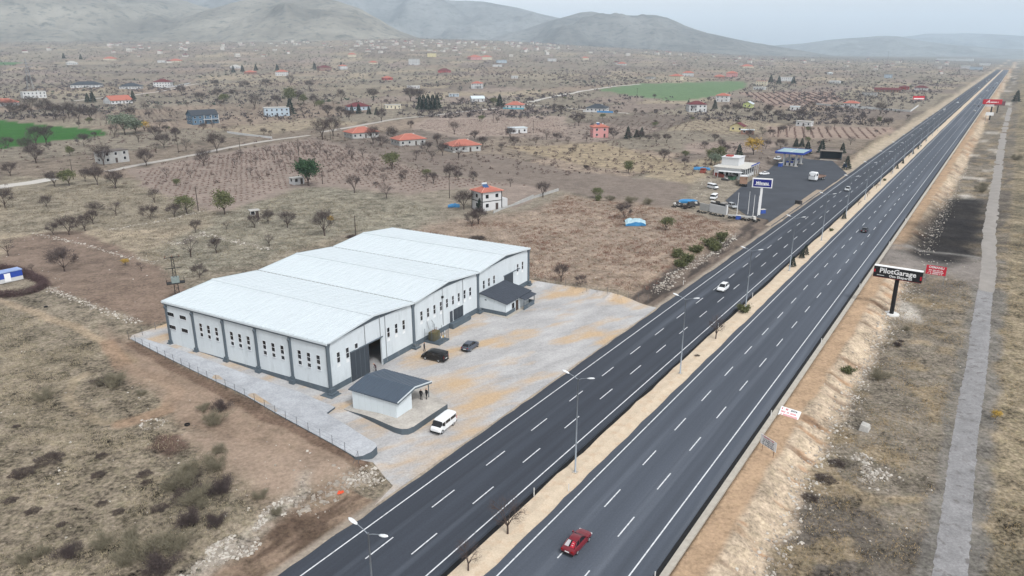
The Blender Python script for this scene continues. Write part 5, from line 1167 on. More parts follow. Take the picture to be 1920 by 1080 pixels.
# low white plot walls
def lowwall(label, pts, h=1.4, mat=None):
    P = [at(u, v) for u, v in pts]; t = thing('garden_wall', label, 'wall', P[0])
    for a, b_ in zip(P[:-1], P[1:]):
        L_ = math.hypot(b_[0] - a[0], b_[1] - a[1]); yw = math.atan2(b_[1] - a[1], b_[0] - a[0])
        MB().box(0, L_, -.12, .12, -1, h).build('wall_panel', mat or HW['white'], t, (a[0] - P[0][0], a[1] - P[0][1], a[2] - P[0][2]), yw)
    return t
lowwall('long white garden wall beside the maroon-roofed white house', [(300, 167), (330, 163), (357, 157)], 2.2)
lowwall('white plot wall round the bungalow near the road', [(1530, 196), (1570, 200), (1640, 205), (1707, 210), (1722, 199)], 1.5)
lowwall('white wall of the terraced plot before the blue house', [(426, 249), (470, 255), (510, 260)], 1.0)
lowwall('pale field wall beside the white two-storey house', [(925, 400), (965, 385), (1000, 372), (1047, 358)], .8, HW['grey'])

# ------------------------------------------------------------------ village far away: each house a thing
vm = [MS('village_wall', 190, 186, 180, var=.1), MS('far_roof_red', 140, 98, 90, var=.1), tile_f, tile_m]
vmesh = []
for k in range(5):
    m = MB(); a, b_, h = (5, 4, 3.2 + 3 * (k % 2))[0], 4, 3.2 + 3 * (k % 2)
    m.box(-a, a, -b_, b_, -3, h, 0); rm = 1 if k in (0, 1, 4) else 2
    if k in (0, 1, 4): m.add([(-a - .5, -b_ - .5, h), (a + .5, -b_ - .5, h), (a + .5, b_ + .5, h), (-a - .5, b_ + .5, h), (-1, 0, h + 2), (1, 0, h + 2)], [(0, 1, 5, 4), (1, 2, 5), (2, 3, 4, 5), (3, 0, 4)], 1)
    else: m.box(-a - .2, a + .2, -b_ - .2, b_ + .2, h, h + .3, 2)
    for j in (-2.5, 0, 2.5): m.box(j - .7, j + .7, -b_ - .05, -b_, 1.2, 2.5, 3)
    vmesh.append(m.mesh('far_house', [vm[0], vm[1] if k != 4 else vm[3], vm[2], pane_m]))
rg = random.Random(5); nfar = 0
while nfar < 210:
    u = rg.choice([rg.uniform(640, 1050), rg.uniform(640, 1050), rg.uniform(200, 700), rg.uniform(1000, 1900), rg.uniform(0, 1900)])
    v = np.interp(u, [0, 500, 800, 1000, 1200, 1400, 1900], [84, 80, 76, 82, 96, 106, 120]) + abs(rg.gauss(0, 11))
    if u > 1780: continue
    x, y, z = at(u, v)
    kq = rg.randrange(5)
    o = link('far_house', vmesh[kq], None, (x, y, z), (0, 0, rg.random() * 6.28), [rg.uniform(.8, 1.4)] * 3)
    tag(o, 'tiny ' + ['red-roofed low', 'red-roofed tall', 'flat-roofed low', 'flat-roofed tall', 'maroon-roofed low'][kq] + ' house in the haze ' + ('below the left hills' if u < 640 else 'of the village in the middle of the plain' if u < 1050 else 'of the plain left of the far road'), 'house', 'houses of the far villages'); nfar += 1
for u, v, w_, c_, tx in ((1790, 114, 70, 'white', 'long white factory hall in the haze beside the far road'), (1830, 131, 24, 'paleblue', 'blue grey factory block beside the far road'), (1810, 129, 18, 'white', 'small pale hall left of the blue grey factory block'), (1846, 123, 20, 'white', 'white roofed hall beyond the blue grey factory block')):
    house(tx, None, u, v, w_, 2, 'flat', c_, 'w' if c_ == 'white' else 'b', -4, .4, False, False, cat='building', name='factory_hall', fh=4)

# ------------------------------------------------------------------ petrol station
def place(u, v, yaw=0):
    x, y, z = at(u, v); return (x, y, z + .06), -math.atan2(x, y) + math.radians(yaw), mpp(x, y)
SY = math.atan2(RD[1], RD[0])
st_white, st_blue = MS('station_white', 202, 204, 206, var=.05), MS('station_blue', 40, 66, 150, var=.05)
x, y, z = at(1485, 309); can = thing('fuel_canopy', 'blue and white fuel canopy on white columns over the station pumps', 'canopy', (x, y, z), SY, None, 1.22)
rf = MB().box(-6.5, 6.5, -5, 5, 5.0, 5.35).build('roof', MS('canopy_roof', 148, 172, 178, var=.06), can)
for a, b_, c_, d_ in ((-6.55, 6.55, -5.15, -5.0), (-6.55, 6.55, 5.0, 5.15), (-6.65, -6.5, -5, 5), (6.5, 6.65, -5, 5)): MB().box(a, b_, c_, d_, 4.75, 5.5).build('fascia', st_blue, rf)
MB().box(-6.4, 6.4, -.1, .1, 5.35, 5.45).build('roof_joint', st_white, rf)
for sx in (-4, 4):
    for sy in (-2.2, 2.2): MB().box(sx - .3, sx + .3, sy - .3, sy + .3, 0, 5).build('column', st_white, can)
for sx in (-4, 4):
    for sy in (-.8, .8): 
        pu = MB().box(sx - .35, sx + .35, sy - .4, sy + .4, .15, 1.9).build('pump', st_white, can); MB().box(sx - .36, sx + .36, sy - .41, sy + .41, 1.3, 1.9).build('pump_head', st_blue, pu)
    MB().box(sx - .7, sx + .7, -3, 3, 0, .15).build('island', concrete, can)
loc, rz, k = place(1384, 334); x, y, z = loc
sb_ = thing('station_building', 'white station restaurant with roof terrace and small upper room', 'building', (x + RD[0] * 7 - RN[0] * 4, y + RD[1] * 7 - RN[1] * 4, z), SY)
MB().box(-9, 9, -5.5, 5.5, -.5, 4.0).build('wall', st_white, sb_); MB().box(-9.6, 9.6, -7.5, 6, 4.0, 4.3).build('roof', MS('station_roof', 196, 194, 188), sb_)
MB().box(-2, 9.6, -7.55, -7.42, 4.3, 4.75).build('fascia', st_blue, sb_)
up = MB().box(-3.5, 4.5, -2.5, 4.5, 4.3, 7.4).build('upper_room', st_white, sb_); MB().box(-3.8, 4.8, -2.8, 4.8, 7.4, 7.6).build('upper_roof', st_white, up); MB().box(-2, 1, 1, 3.5, 7.6, 8.1).build('roof_hatch', MS('roof_red', 160, 70, 64), up)
for j in range(6): MB().box(-8.2 + j * 2.9, -6.0 + j * 2.9, -5.56, -5.5, .8, 3.0).build('window', pane_m, sb_)
for j in range(7): MB().box(-9.2 + j * 3.0, -9.0 + j * 3.0, -7.3, -7.1, 0, 4).build('terrace_post', st_white, sb_)
for j in range(3): MB().box(-9.06, -9.0, -4.5 + j * 3, -2.5 + j * 3, 1, 2.8).build('window', pane_m, sb_)
MB().box(-12.5, -9.6, -6.5, 3, 2.8, 3.0).build('awning', st_white, sb_); MB().box(-12.4, -9.7, -6.4, -6.2, 0, 1).build('terrace_rail', MS('roof_red', 160, 70, 64), sb_)
for j in range(3): MB().box(-12.4, -12.25, -6.3 + j * 4.5, -6.15 + j * 4.5, 0, 2.8).build('awning_post', st_white, sb_)
# blue station sign
bx, by, bz = at(1423, 403); ztp = zat(bx, by, 334.5); zb = zat(bx, by, 351.5); L_, R_ = onz(1411, 334, ztp), onz(1449, 336, ztp); yw = math.atan2(R_[1] - L_[1], R_[0] - L_[0]); w_ = math.hypot(R_[0] - L_[0], R_[1] - L_[1])
cx, cy_ = (L_[0] + R_[0]) / 2, (L_[1] + R_[1]) / 2
t = thing('station_sign', 'blue station sign with white rim and lettering on a tall white pole', 'sign', (bx, by, bz), yw)
MB().box(-.35, .35, -.3, .3, -.2, zb - bz + .2).build('pole', wtxt, t); hgt = ztp - zb
p_ = MB().box(-w_ / 2, w_ / 2, -.5, .5, zb - bz, ztp - bz).build('panel', wtxt, t); MB().box(-w_ / 2 + .3, w_ / 2 - .3, -.53, -.5, zb - bz + .25, ztp - bz - .25).build('blue_face', MS('sign_navy', 22, 30, 118), p_)
lettering('Milangaz', hgt * .42, wtxt, p_, (0, -.56, zb - bz + hgt * .5), bold=.03, sx=w_ * .72 / (hgt * .42 * 3.9)); MB().box(-w_ * .36, w_ * .36, -.54, -.53, zb - bz + hgt * .28, zb - bz + hgt * .33).build('underline', wtxt, p_)
for i, (u, v, vt) in enumerate(((1381, 408, 361), (1402, 402, 359), (1411, 410, 365), (1420, 405, 367))):
    x, y, z = at(u, v); o = MB().tube([(0, 0, -.2), (0, 0, zat(x, y, vt) - z)], [.1, .05], 6).build('flagpole', wtxt, None, (x, y, z)); tag(o, f'bare white flagpole beside the blue station sign, {["leftmost", "second from the left", "third from the left", "nearest the sign pole"][i]}', 'flagpole', 'station flagpoles')
def truck(label, u, v, yaw, cab, bed, sides=1.1, sc=.95):
    (x, y, z), rz, k = place(u, v); t = thing('lorry', label, 'truck', (x, y, z), yaw, None, sc)
    MB().loft([ring(1.6, 1.15, .5, 2.7), ring(2.0, 1.2, .45, 2.95), ring(3.2, 1.2, .45, 2.8), ring(3.45, 1.1, .5, 1.7)]).build('cab', cab, t, bevel=.04)
    MB().add([(3.24, -1.0, 2.6), (3.24, 1.0, 2.6), (3.47, 1.02, 1.65), (3.47, -1.02, 1.65)], [(0, 3, 2, 1)]).build('windscreen', glass_m, t)
    for sg in (-1, 1): MB().box(2.1, 3.0, sg * 1.2 - .02, sg * 1.2 + .02, 1.7, 2.5).build('side_window', glass_m, t); MB().box(3.42, 3.5, sg * .8 - .2, sg * .8 + .2, .8, 1.05).build('headlight', lamp_w, t)
    MB().box(-3.8, 1.6, -.45, .45, .6, .9).build('chassis', dark_p, t); b_ = MB().box(-3.9, 1.5, -1.2, 1.2, .95, 1.12).build('load_bed', bed, t)
    if sides: 
        for a in ((-3.9, 1.5, -1.2, -1.12), (-3.9, 1.5, 1.12, 1.2), (-3.9, -3.82, -1.12, 1.12), (1.42, 1.5, -1.12, 1.12)): MB().box(*a, 1.12, 1.12 + sides).build('bed_side', bed, b_)
    wheels(t, (-2.9, -1.8, 2.4), 1.15, .48); return t
truck('white flatbed lorry parked on the station apron', 1531, 338, SY + math.pi - .25, WP, MS('rusty_bed', 128, 104, 92), .25, 1.25)
truck('lorry with brown tipper bed parked before the station restaurant', 1393, 347, SY + math.pi * .0 + .3, st_white, MS('brown_bed', 150, 122, 104), 1.3, 1.2)
for kd, mt, u, v, yw, tx in (('minibus', WP, 1336, 354, math.radians(-62), 'white minibus parked left of the station apron'), ('minibus', WP, 1338, 374, math.radians(-120), 'white van parked behind the ruined wall'), ('sedan', WP, 1432, 328, SY + 2.4, 'white saloon parked before the station restaurant'), ('wagon', SPt, 1373, 390, math.radians(-80), 'silver van parked at the end of the ruined wall'), ('wagon', WP, 1457, 300, SY + 2.8, 'white pickup parked behind the fuel canopy')):
    (x, y, z), rz, k = place(u, v); car(kd, mt, tx, (x, y, z), yw, None, 1.0, cat='van' if kd != 'sedan' else 'car')
(x, y, z), rz, k = place(1557, 300); t = thing('open_container', 'dark open-sided container hall beside the station trees', 'container', (x, y, z), SY - 1.45)
MB().box(-4.8, 4.8, 2.0, 2.15, 0, 4.2).box(-4.8, -4.6, -2, 2, 0, 4.2).box(4.6, 4.8, -2, 2, 0, 4.2).build('wall', MS('container_dark', 40, 52, 58), t); MB().box(-5, 5, -2.3, 2.3, 4.2, 4.45).build('roof', MS('container_roof', 120, 112, 104), t); MB().box(-4.9, 4.9, -2.3, 2.2, -.1, .25).build('sill', concrete, t)
a, b_ = at(1312, 393), at(1362, 403); L_ = math.hypot(b_[0] - a[0], b_[1] - a[1]); yw = math.atan2(b_[1] - a[1], b_[0] - a[0])
t = thing('ruined_wall', 'whitewashed ruined wall with scrap behind it before the station', 'wall', a, yw)
MB().box(0, L_ * .35, -.15, .15, -.3, 2.3).build('wall_panel', HW['grey'], t); MB().box(L_ * .37, L_ * .95, -.15, .15, -.3, 2.7).build('wall_panel', HW['white'], t); MB().box(L_ * .95, L_, -.15, .5, -.3, 3.3).build('pillar', HW['white'], t)
MB().box(L_ * .5, L_ * .85, 2.0, 2.4, 1.2, 2.9).build('scrap_frame', black_m, t); MB().box(L_ * .05, L_ * .9, .6, 2.4, -.1, 1.6).build('scrap_heap', MS('scrap', 120, 116, 112, var=.4, scale=1.2), t)
a, b_ = at(1365, 405), at(1412, 413); kb = thing('low_kerb_wall', 'low pale kerb under the flagpoles edged with old tyres', 'kerb', a); MB().box(0, math.hypot(b_[0] - a[0], b_[1] - a[1]), -.6, .6, -.3, .45).build('kerb_block', HW['grey'], kb, None, math.atan2(b_[1] - a[1], b_[0] - a[0]))
tyre = MB()
for j in range(14):
    q0 = 2 * math.pi * j / 14; q1 = 2 * math.pi * (j + 1) / 14
    def tp(q_, r_, z_): return (r_ * math.cos(q_), r_ * math.sin(q_), z_)
    tyre.add([tp(q0, .5, .02), tp(q1, .5, .02), tp(q1, .5, .24), tp(q0, .5, .24), tp(q1, .28, .24), tp(q0, .28, .24), tp(q1, .28, .02), tp(q0, .28, .02)], [(0, 1, 2, 3), (3, 2, 4, 5), (5, 4, 6, 7)])
tyre_me = tyre.mesh('old_tyre', tyre_m)
rg = random.Random(3); n_ = 0
for (u0, v0), (u1, v1), cnt in (((1368, 409), (1425, 416), 16), ((1262, 388), (1305, 391), 14), ((1310, 398), (1360, 407), 14)):
    for j in range(cnt):
        f = j / cnt; x, y, z = at(u0 + (u1 - u0) * f + rg.uniform(-1, 1), v0 + (v1 - v0) * f + rg.uniform(-1.5, 1.5)); o = link('old_tyre', tyre_me, None, (x, y, z + rg.choice([0, .2, .4])), (rg.uniform(-.5, .5), rg.uniform(-.5, .5), 0), [1.0] * 3)
        tag(o, 'old black tyre in the heaps round the ruined wall by the station', 'tyre', 'tyre heaps by the station'); n_ += 1
for u, v, tx in ((351, 797, 'black tyre lying beside the heap of dark rubbish on the near field'), (86, 576, 'black tyre lying in the grass above the dirt track')):
    x, y, z = at(u, v); tag(link('old_tyre', tyre_me, None, (x, y, z), (0, .1, 0), [.75] * 3), tx, 'tyre')
clm = [MS('clutter_grey', 138, 134, 130, var=.2), MS('clutter_green', 58, 92, 70, var=.2), MS('clutter_red', 140, 72, 62, var=.2), MS('clutter_dark', 60, 58, 58, var=.2), MS('clutter_white', 196, 194, 190, var=.1), MS('clutter_blue', 46, 76, 150, var=.1)]
for i, (u, v, w_, d_, h_, c_, nm, tx) in enumerate(((1372, 336, 4.5, 2.5, 1.6, 1, 'garden_booth', 'green garden booth before the station restaurant'), (1382, 331, 3, 2.5, 1.5, 1, 'garden_booth', 'second green garden booth nearer the restaurant wall'), (1347, 331, 7, .4, 1.3, 2, 'brick_fence', 'low red brick fence left of the garden booths'), (1360, 338, 3, 2, .8, 3, 'scrap_pile', 'dark scrap pile below the red brick fence'), (1384, 411, 1.6, 1.2, 1.2, 5, 'plastic_drum', 'blue drum under the leftmost flagpole'), (1429, 400, 2, 1.2, 1.3, 5, 'plastic_bin', 'blue bin beside the sign pole'), (1463, 312, 2.6, 1.6, 1.7, 5, 'ice_chest', 'blue chest beside the fuel pumps'), (1584, 313, 2.4, 1.2, 1.8, 5, 'price_board', 'blue price board under the roadside conifer'), (1413, 414, 1.2, 1, 1.3, 4, 'white_box', 'small white box at the end of the tyre row'), (1362, 322, 5, 3, 2.3, 4, 'store_room', 'small white store room on the slope behind the booths'), (1340, 385, 3, 2, 1.3, 3, 'scrap_pile', 'dark scrap pile left of the white van'), (1300, 385, 4, 2, 1.2, 3, 'scrap_pile', 'dark scrap pile beside the blue tarpaulin'), (1272, 386, 3, 2, .9, 3, 'scrap_pile', 'dark scrap pile at the far end of the tyre heap'), (1355, 392, 5, 2, 2.0, 0, 'scrap_pile', 'grey scrap pile against the ruined wall'), (1318, 324, 2.2, 2, 1.8, 2, 'rusty_tank', 'rusty red tank below the upper blue tarpaulin'), (1497, 383, 2.2, 1.2, 1.2, 3, 'motorcycle_rack', 'dark rack at the tip of the station island'))):
    (x, y, z), rz, k = place(u, v); rg_ = random.Random(i); t = thing(nm, tx, nm.split('_')[-1], (x, y, z - .06), SY + (0 if h_ > 1.5 else .5 * i))
    MB().add([(-w_ / 2, -d_ / 2, 0), (w_ / 2, -d_ / 2, 0), (w_ / 2, d_ / 2, 0), (-w_ / 2, d_ / 2, 0), (-w_ * .46, -d_ * .42, h_ * rg_.uniform(.7, 1)), (w_ * .42, -d_ * .46, h_ * rg_.uniform(.8, 1)), (w_ * .46, d_ * .4, h_), (-w_ * .4, d_ * .46, h_ * rg_.uniform(.75, 1))], [(4, 5, 6, 7), (0, 1, 5, 4), (1, 2, 6, 5), (2, 3, 7, 6), (3, 0, 4, 7)]).build('body', clm[c_], t)
    if nm in ('garden_booth', 'store_room'): MB().xprism([(-d_ / 2 - .3, h_), (d_ / 2 + .3, h_), (0, h_ + .7)], -w_ / 2 - .3, w_ / 2 + .3).build('roof', clm[3] if nm == 'garden_booth' else clm[4], t)
    elif nm == 'scrap_pile':
        for j in range(5): sp_ = MB(); sp_.rock((rg_.uniform(-w_, w_) * .5, rg_.uniform(-d_, d_) * .5, h_ * rg_.uniform(.5, 1.1)), rg_.uniform(.4, .8), rg_); sp_.build('scrap_piece', clm[rg_.choice((0, 3, 4))], t)
    else: MB().box(-w_ * .5, w_ * .5, -d_ * .5, d_ * .5, h_, h_ + .08).build('lid', clm[c_ if c_ != 5 else 4], t)
isl = [rp(219, -55.2), rp(219, -53.7), rp(290, -53.7), rp(290, -55.6)]
tag(sheet('station_island', isl, MS('island_dirt', 150, 136, 120, var=.2, scale=.4, fine=.2, fscale=3), .14, None, 3.0, .3, concrete), kind='structure')
def tarp(label, u, v, wpx, hm, mat, yaw=0, top=None):
    (x, y, z), rz, k = place(u, v, yaw); w_ = wpx * k; t = thing('tarpaulin_shelter', label, 'shelter', (x, y, z), rz); m = MB(); nx, ny = 9, 5; rg = random.Random(u)
    P = [(-w_ / 2 + w_ * i / (nx - 1), -w_ * .25 + w_ * .5 * j / (ny - 1), hm * (1 - .45 * (abs(j / (ny - 1) - .5) * 2) ** 2 - .35 * (abs(i / (nx - 1) - .5) * 2) ** 3) * rg.uniform(.78, 1.1)) for i in range(nx) for j in range(ny)]
    m.add(P, [(i * ny + j, (i + 1) * ny + j, (i + 1) * ny + j + 1, i * ny + j + 1) for i in range(nx - 1) for j in range(ny - 1)]); m.build('cover', top or mat, t)
    s_ = MB(); y0 = -w_ * .25
    s_.add([p for i in range(nx) for p in ((P[i * ny][0], y0 + rg.uniform(-.2, .1), 0), P[i * ny])], [(2 * i, 2 * i + 2, 2 * i + 3, 2 * i + 1) for i in range(nx - 1)])
    s_.add([p for j in range(ny) for p in ((w_ / 2, P[j][1], 0), P[(nx - 1) * ny + j])], [(2 * j, 2 * j + 2, 2 * j + 3, 2 * j + 1) for j in range(ny - 1)]); s_.build('side_sheet', mat, t); return t
bt = MS('blue_tarp', 56, 126, 176, var=.12, rough=.5)
tarp('blue tarpaulin shelter with pale roof standing in the scrub field', 1190, 422, 38, 2.1, bt, 12, MS('pale_tarp', 160, 186, 196))
tarp('blue tarpaulin over scrap behind the ruined wall', 1290, 380, 34, 1.2, bt); tarp('blue tarpaulin on the slope left of the station', 1316, 318, 30, 1.2, bt); tarp('blue tarpaulin heap left of the white two-storey house', 851, 388, 22, 1.1, bt)
(x, y, z), rz, k = place(16, 528, 18); t = thing('storage_container', 'blue and white storage container inside the brushwood hedge', 'container', (x, y, z), rz); MB().box(-4.5, 2.6, -1.2, 1.2, .1, 1.0).build('lower_wall', HW['white'], t); MB().box(-4.5, 2.6, -1.22, 1.22, 1.0, 2.3).build('upper_wall', MS('container_blue', 40, 70, 158), t); MB().box(-4.6, 2.7, -1.3, 1.3, 2.3, 2.5).build('roof', MS('container_pale', 140, 160, 200), t); MB().box(-1, .2, -1.25, -1.22, .3, 2.1).build('door', wtxt, t)
x, y, z = at(1621, 805); m = MB(); m.loft([[(-.9, -.7, 0), (.9, -.7, 0), (.9, .7, 0), (-.9, .7, 0)], [(-.7, -.55, 1.1), (.75, -.5, 1.0), (.7, .55, 1.15), (-.65, .5, 1.2)]]); m.add([(-.4, -.3, 1.16), (.45, -.3, 1.12), (.4, .3, 1.18), (-.4, .3, 1.2)], [(0, 1, 2, 3)], 0)
tag(m.build('concrete_block', MS('block_concrete', 176, 174, 170, var=.15, scale=1.5, fine=.15), None, (x, y, z - .25), .9, bevel=.12), 'pale square concrete block lying in the rough grass below the bank', 'block')
x, y, z = at(638, 925); bag = MB(); rg = random.Random(2)
for j in range(5): bag.rock((rg.uniform(-.3, .3), rg.uniform(-.2, .2), .15), .2, rg)
tag(bag.build('rubbish_bag', MS('bag_orange', 214, 84, 52), None, (x, y, z)), 'orange red rubbish bags on the dark verge beside the rubble', 'rubbish')

# ------------------------------------------------------------------ poles and pylons
wood = MS('pole_wood', 74, 64, 58, var=.2); conc_p = MS('pole_concrete', 120, 116, 110)
def upole(label, u, v, vt, cross=True):
    x, y, z = at(u, v); h = zat(x, y, vt) - z; t = thing('utility_pole', label, 'utility pole', (x, y, z)); MB().tube([(0, 0, -.3), (0, 0, h)], [.16, .1], 6).build('pole', wood, t)
    if cross: MB().box(-.9, .9, -.06, .06, h - .5, h - .38).build('crossarm', wood, t)
UP = [(372, 395, 350), (667, 440, 404), (843, 372, 328), (451, 287, 258), (138, 336, 298), (560, 292, 262), (605, 365 - 20, 320), (925, 230, 205), (1162, 292, 268), (1333, 310, 285), (716, 215, 187), (819, 220, 196), (878, 210, 184), (1016, 190, 168), (1055, 188, 165), (1194, 190, 165), (1506, 260, 232), (1424, 205, 180), (240, 205, 185), (127, 187, 168), (335, 287, 262), (620, 262, 236), (1000, 250, 226), (1440, 175, 150), (1660, 140, 96), (1435, 132, 114)]
upn = {}
for i, (u, v, vt) in enumerate(UP):
    nm = min(LM, key=lambda q_: (q_[1] - u) ** 2 + 4 * (q_[2] - v) ** 2); kp = ('left of' if u < nm[1] else 'right of') + ' ' + nm[0]; upn[kp] = upn.get(kp, 0) + 1
    upole(f'thin wooden utility pole {kp}' + ('' if upn[kp] == 1 else f', {ORD[upn[kp] - 1]} there'), u, v, vt)
x, y, z = at(334, 560); h = zat(x, y, 481) - z; t = thing('transformer_pole', 'lattice power pole with a grey transformer behind the warehouse', 'utility pole', (x, y, z), .5)
for sx in (-1, 1):
    for sy in (-1, 1): MB().tube([(sx * .45, sy * .45, -.2), (sx * .18, sy * .18, h)], .05, 4).build('leg', dark_p, t)
br = MB()
for j in range(10):
    f0, f1 = j / 10, (j + 1) / 10; r0, r1 = .45 - .27 * f0, .45 - .27 * f1
    for a, b_ in (((-1, -1), (1, -1)), ((1, -1), (1, 1)), ((1, 1), (-1, 1)), ((-1, 1), (-1, -1))): br.tube([(a[0] * r0, a[1] * r0, h * f0), (b_[0] * r1, b_[1] * r1, h * f1)], .03, 3, cap=False)
tag(br.build('bracing', dark_p, t), kind='stuff')
for zz in (.97, .72): MB().box(-1.5, 1.5, -.06, .06, h * zz, h * zz + .14).build('crossarm', dark_p, t)
for sx in (-1.3, 0, 1.3): MB().tube([(sx, 0, h * .97 + .1), (sx, 0, h * .97 + .5)], .09, 6).build('insulator', MS('bushing', 120, 92, 80), t)
MB().box(-1.7, 1.7, -.9, .9, h * .38, h * .38 + .12).build('platform', dark_p, t); MB().box(-.75, .75, -.55, .55, h * .38 + .12, h * .38 + 1.3).build('transformer', MS('transformer_grey', 128, 140, 138), t)
for sx, sy in ((-1.65, -.85), (1.65, -.85), (1.65, .85), (-1.65, .85)): MB().tube([(sx, sy, h * .38), (sx, sy, h * .38 + 1.0)], .03, 4).build('rail_post', dark_p, t)
for i, (u, v, vt, tx) in enumerate(((58, 168, 108, 'grey lattice pylon above the white house on the left plain'), (1250, 98, 58, 'faint lattice pylon before the right hand hill'), (1308, 112, 88, 'faint lattice pylon in the haze right of the hill'))):
    x, y, z = at(u, v); h = max(25, zat(x, y, vt) - z); t = thing('lattice_pylon', tx, 'pylon', (x, y, z), .4); m = MB(); r0 = h * .09
    for sx in (-1, 1):
        for sy in (-1, 1): MB().tube([(sx * r0, sy * r0, -1), (sx * r0 * .25, sy * r0 * .25, h * .7), (0, 0, h)], .14, 4).build('leg', steel_m, t)
    for j in range(9):
        f0, f1 = j / 9, (j + 1) / 9; q0, q1 = r0 * (1 - .93 * f0), r0 * (1 - .93 * f1)
        for a, b_ in (((-1, -1), (1, -1)), ((1, -1), (-1, -1)), ((1, -1), (1, 1)), ((-1, 1), (-1, -1))): m.tube([(a[0] * q0, a[1] * q0, h * f0), (b_[0] * q1, b_[1] * q1, h * f1)], .08, 3, cap=False)
    tag(m.build('bracing', steel_m, t), kind='stuff')
    for f, w_ in ((.72, .2), (.82, .17), (.92, .13)): MB().box(-h * w_, h * w_, -.2, .2, h * f, h * f + .4).build('crossarm', steel_m, t)

# ------------------------------------------------------------------ trees and bushes
def cloud_mesh(name, c, n_dir, ln, wd, mat, seed, leaf=False):
    """thin twig triangles (or small leaf quads) at the places c along the directions n_dir"""
    g = np.random.default_rng(seed); n = len(c); d = n_dir / (np.linalg.norm(n_dir, axis=1)[:, None] + 1e-9)
    ref = g.normal(size=(n, 3)); s = np.cross(d, ref); s /= np.linalg.norm(s, axis=1)[:, None] + 1e-9
    ln = np.asarray(ln).reshape(-1, 1) * np.ones((n, 1)); wd = np.asarray(wd).reshape(-1, 1) * np.ones((n, 1))
    me = bpy.data.meshes.new(name)
    if leaf:
        v = np.stack([c - s * wd / 2, c + d * ln * .5 - s * wd * .1 + s * wd * .6, c + d * ln, c + d * ln * .5 - s * wd], 1).reshape(-1, 3); k = 4
    else:
        v = np.stack([c - s * wd / 2, c + s * wd / 2, c + d * ln], 1).reshape(-1, 3); k = 3
    me.vertices.add(n * k); me.vertices.foreach_set('co', v.ravel()); me.loops.add(n * k); me.loops.foreach_set('vertex_index', np.arange(n * k, dtype=np.int32))
    me.polygons.add(n); me.polygons.foreach_set('loop_start', np.arange(0, n * k, k, dtype=np.int32)); me.update(calc_edges=True); me.materials.append(mat); return me
bark = MS('bark', 74, 62, 58, var=.25, scale=3); twig = MS('twig_purple_brown', 76, 66, 65, var=.22, scale=1.2); twig2 = MS('twig_grey_olive', 122, 116, 98, var=.2, scale=1.2)
leaf_o = MS('leaf_olive', 96, 100, 66, var=.3, scale=1.0); leaf_y = MS('leaf_yellow', 176, 146, 66, var=.25, scale=1.0); leaf_p = MS('leaf_pine', 48, 74, 46, var=.3, scale=1.0); leaf_d = MS('leaf_dark_conifer', 40, 56, 48, var=.3, scale=1.0); leaf_gy = MS('leaf_grey_green', 112, 122, 104, var=.2, scale=1.0)
def skeleton(seed, h, spread, limbs=5, trunk=.28):
    rg = random.Random(seed); T_ = MB(); tips = []
    tz_ = h * trunk; lean = (rg.uniform(-.1, .1), rg.uniform(-.1, .1))
    T_.tube([(0, 0, -.3), (lean[0] * .4, lean[1] * .4, tz_ * .5), (lean[0], lean[1], tz_)], [h * .036, h * .029, h * .024], 6)
    for i in range(limbs):
        a = 2 * math.pi * (i + rg.uniform(-.3, .3)) / limbs; r = spread * rg.uniform(.45, .8); zz = h * rg.uniform(.48, .92)
        mid = (lean[0] + math.cos(a) * r * .45, lean[1] + math.sin(a) * r * .45, tz_ + (zz - tz_) * .6); end = (lean[0] + math.cos(a) * r, lean[1] + math.sin(a) * r, zz)
        T_.tube([(lean[0], lean[1], tz_ * .92), mid, end], [h * .016, h * .010, h * .004], 5); tips += [(mid, end)]
        for j in range(4):
            f = rg.uniform(.3, .95); st_ = [mid[q_] + (end[q_] - mid[q_]) * f for q_ in range(3)]; b2 = a + rg.uniform(-1.3, 1.3); l2 = spread * rg.uniform(.25, .5)
            e2 = (st_[0] + math.cos(b2) * l2, st_[1] + math.sin(b2) * l2, st_[2] + l2 * rg.uniform(.2, .9)); T_.tube([tuple(st_), e2], [h * .006, h * .003], 4); tips.append((tuple(st_), e2))
    return T_, tips
def crown_pts(tips, n, seed, jit):
    g = np.random.default_rng(seed); k = g.integers(0, len(tips), n); f = g.random(n)[:, None] ** .7
    a = np.array([t[0] for t in tips])[k]; b_ = np.array([t[1] for t in tips])[k]
    c = a + (b_ - a) * f + g.normal(size=(n, 3)) * jit; d = (b_ - a) / (np.linalg.norm(b_ - a, axis=1)[:, None] + 1e-9) * .6 + g.normal(size=(n, 3)) * .6 + np.array([0, 0, .45])
    # the outer shell of fine twigs that rounds the crown
    m = n // 2; e = np.array([t[1] for t in tips]); mid = e.mean(0); ext = np.abs(e - mid).max(0) * np.array([1.0, 1.0, 1.35]) + .2
    q = g.normal(size=(m, 3)); q /= np.linalg.norm(q, axis=1)[:, None]; q[:, 2] = np.where(q[:, 2] < -.45, -q[:, 2], q[:, 2])
    lump = .78 + .22 * np.sin(q[:, 0] * 5 + seed) * np.cos(q[:, 1] * 4 + seed * 2)
    c[:m] = mid + q * ext * (g.random(m)[:, None] ** .45) * lump[:, None]; d[:m] = q + g.normal(size=(m, 3)) * .5 + np.array([0, 0, .25]); return c, d
def proto_bare(seed, h=4.3, sp=2.5, n=2600, mat=None, wd=.036, ln=.7, trunk=.2):
    T_, tips = skeleton(seed, h, sp, 5 + seed % 3, trunk); tm = T_.mesh('trunk', bark); c, d = crown_pts(tips, n, seed, h * .065)
    return tm, cloud_mesh('crown', c, d, np.random.default_rng(seed).uniform(.4, 1.1, n) * ln, wd, mat or twig, seed)
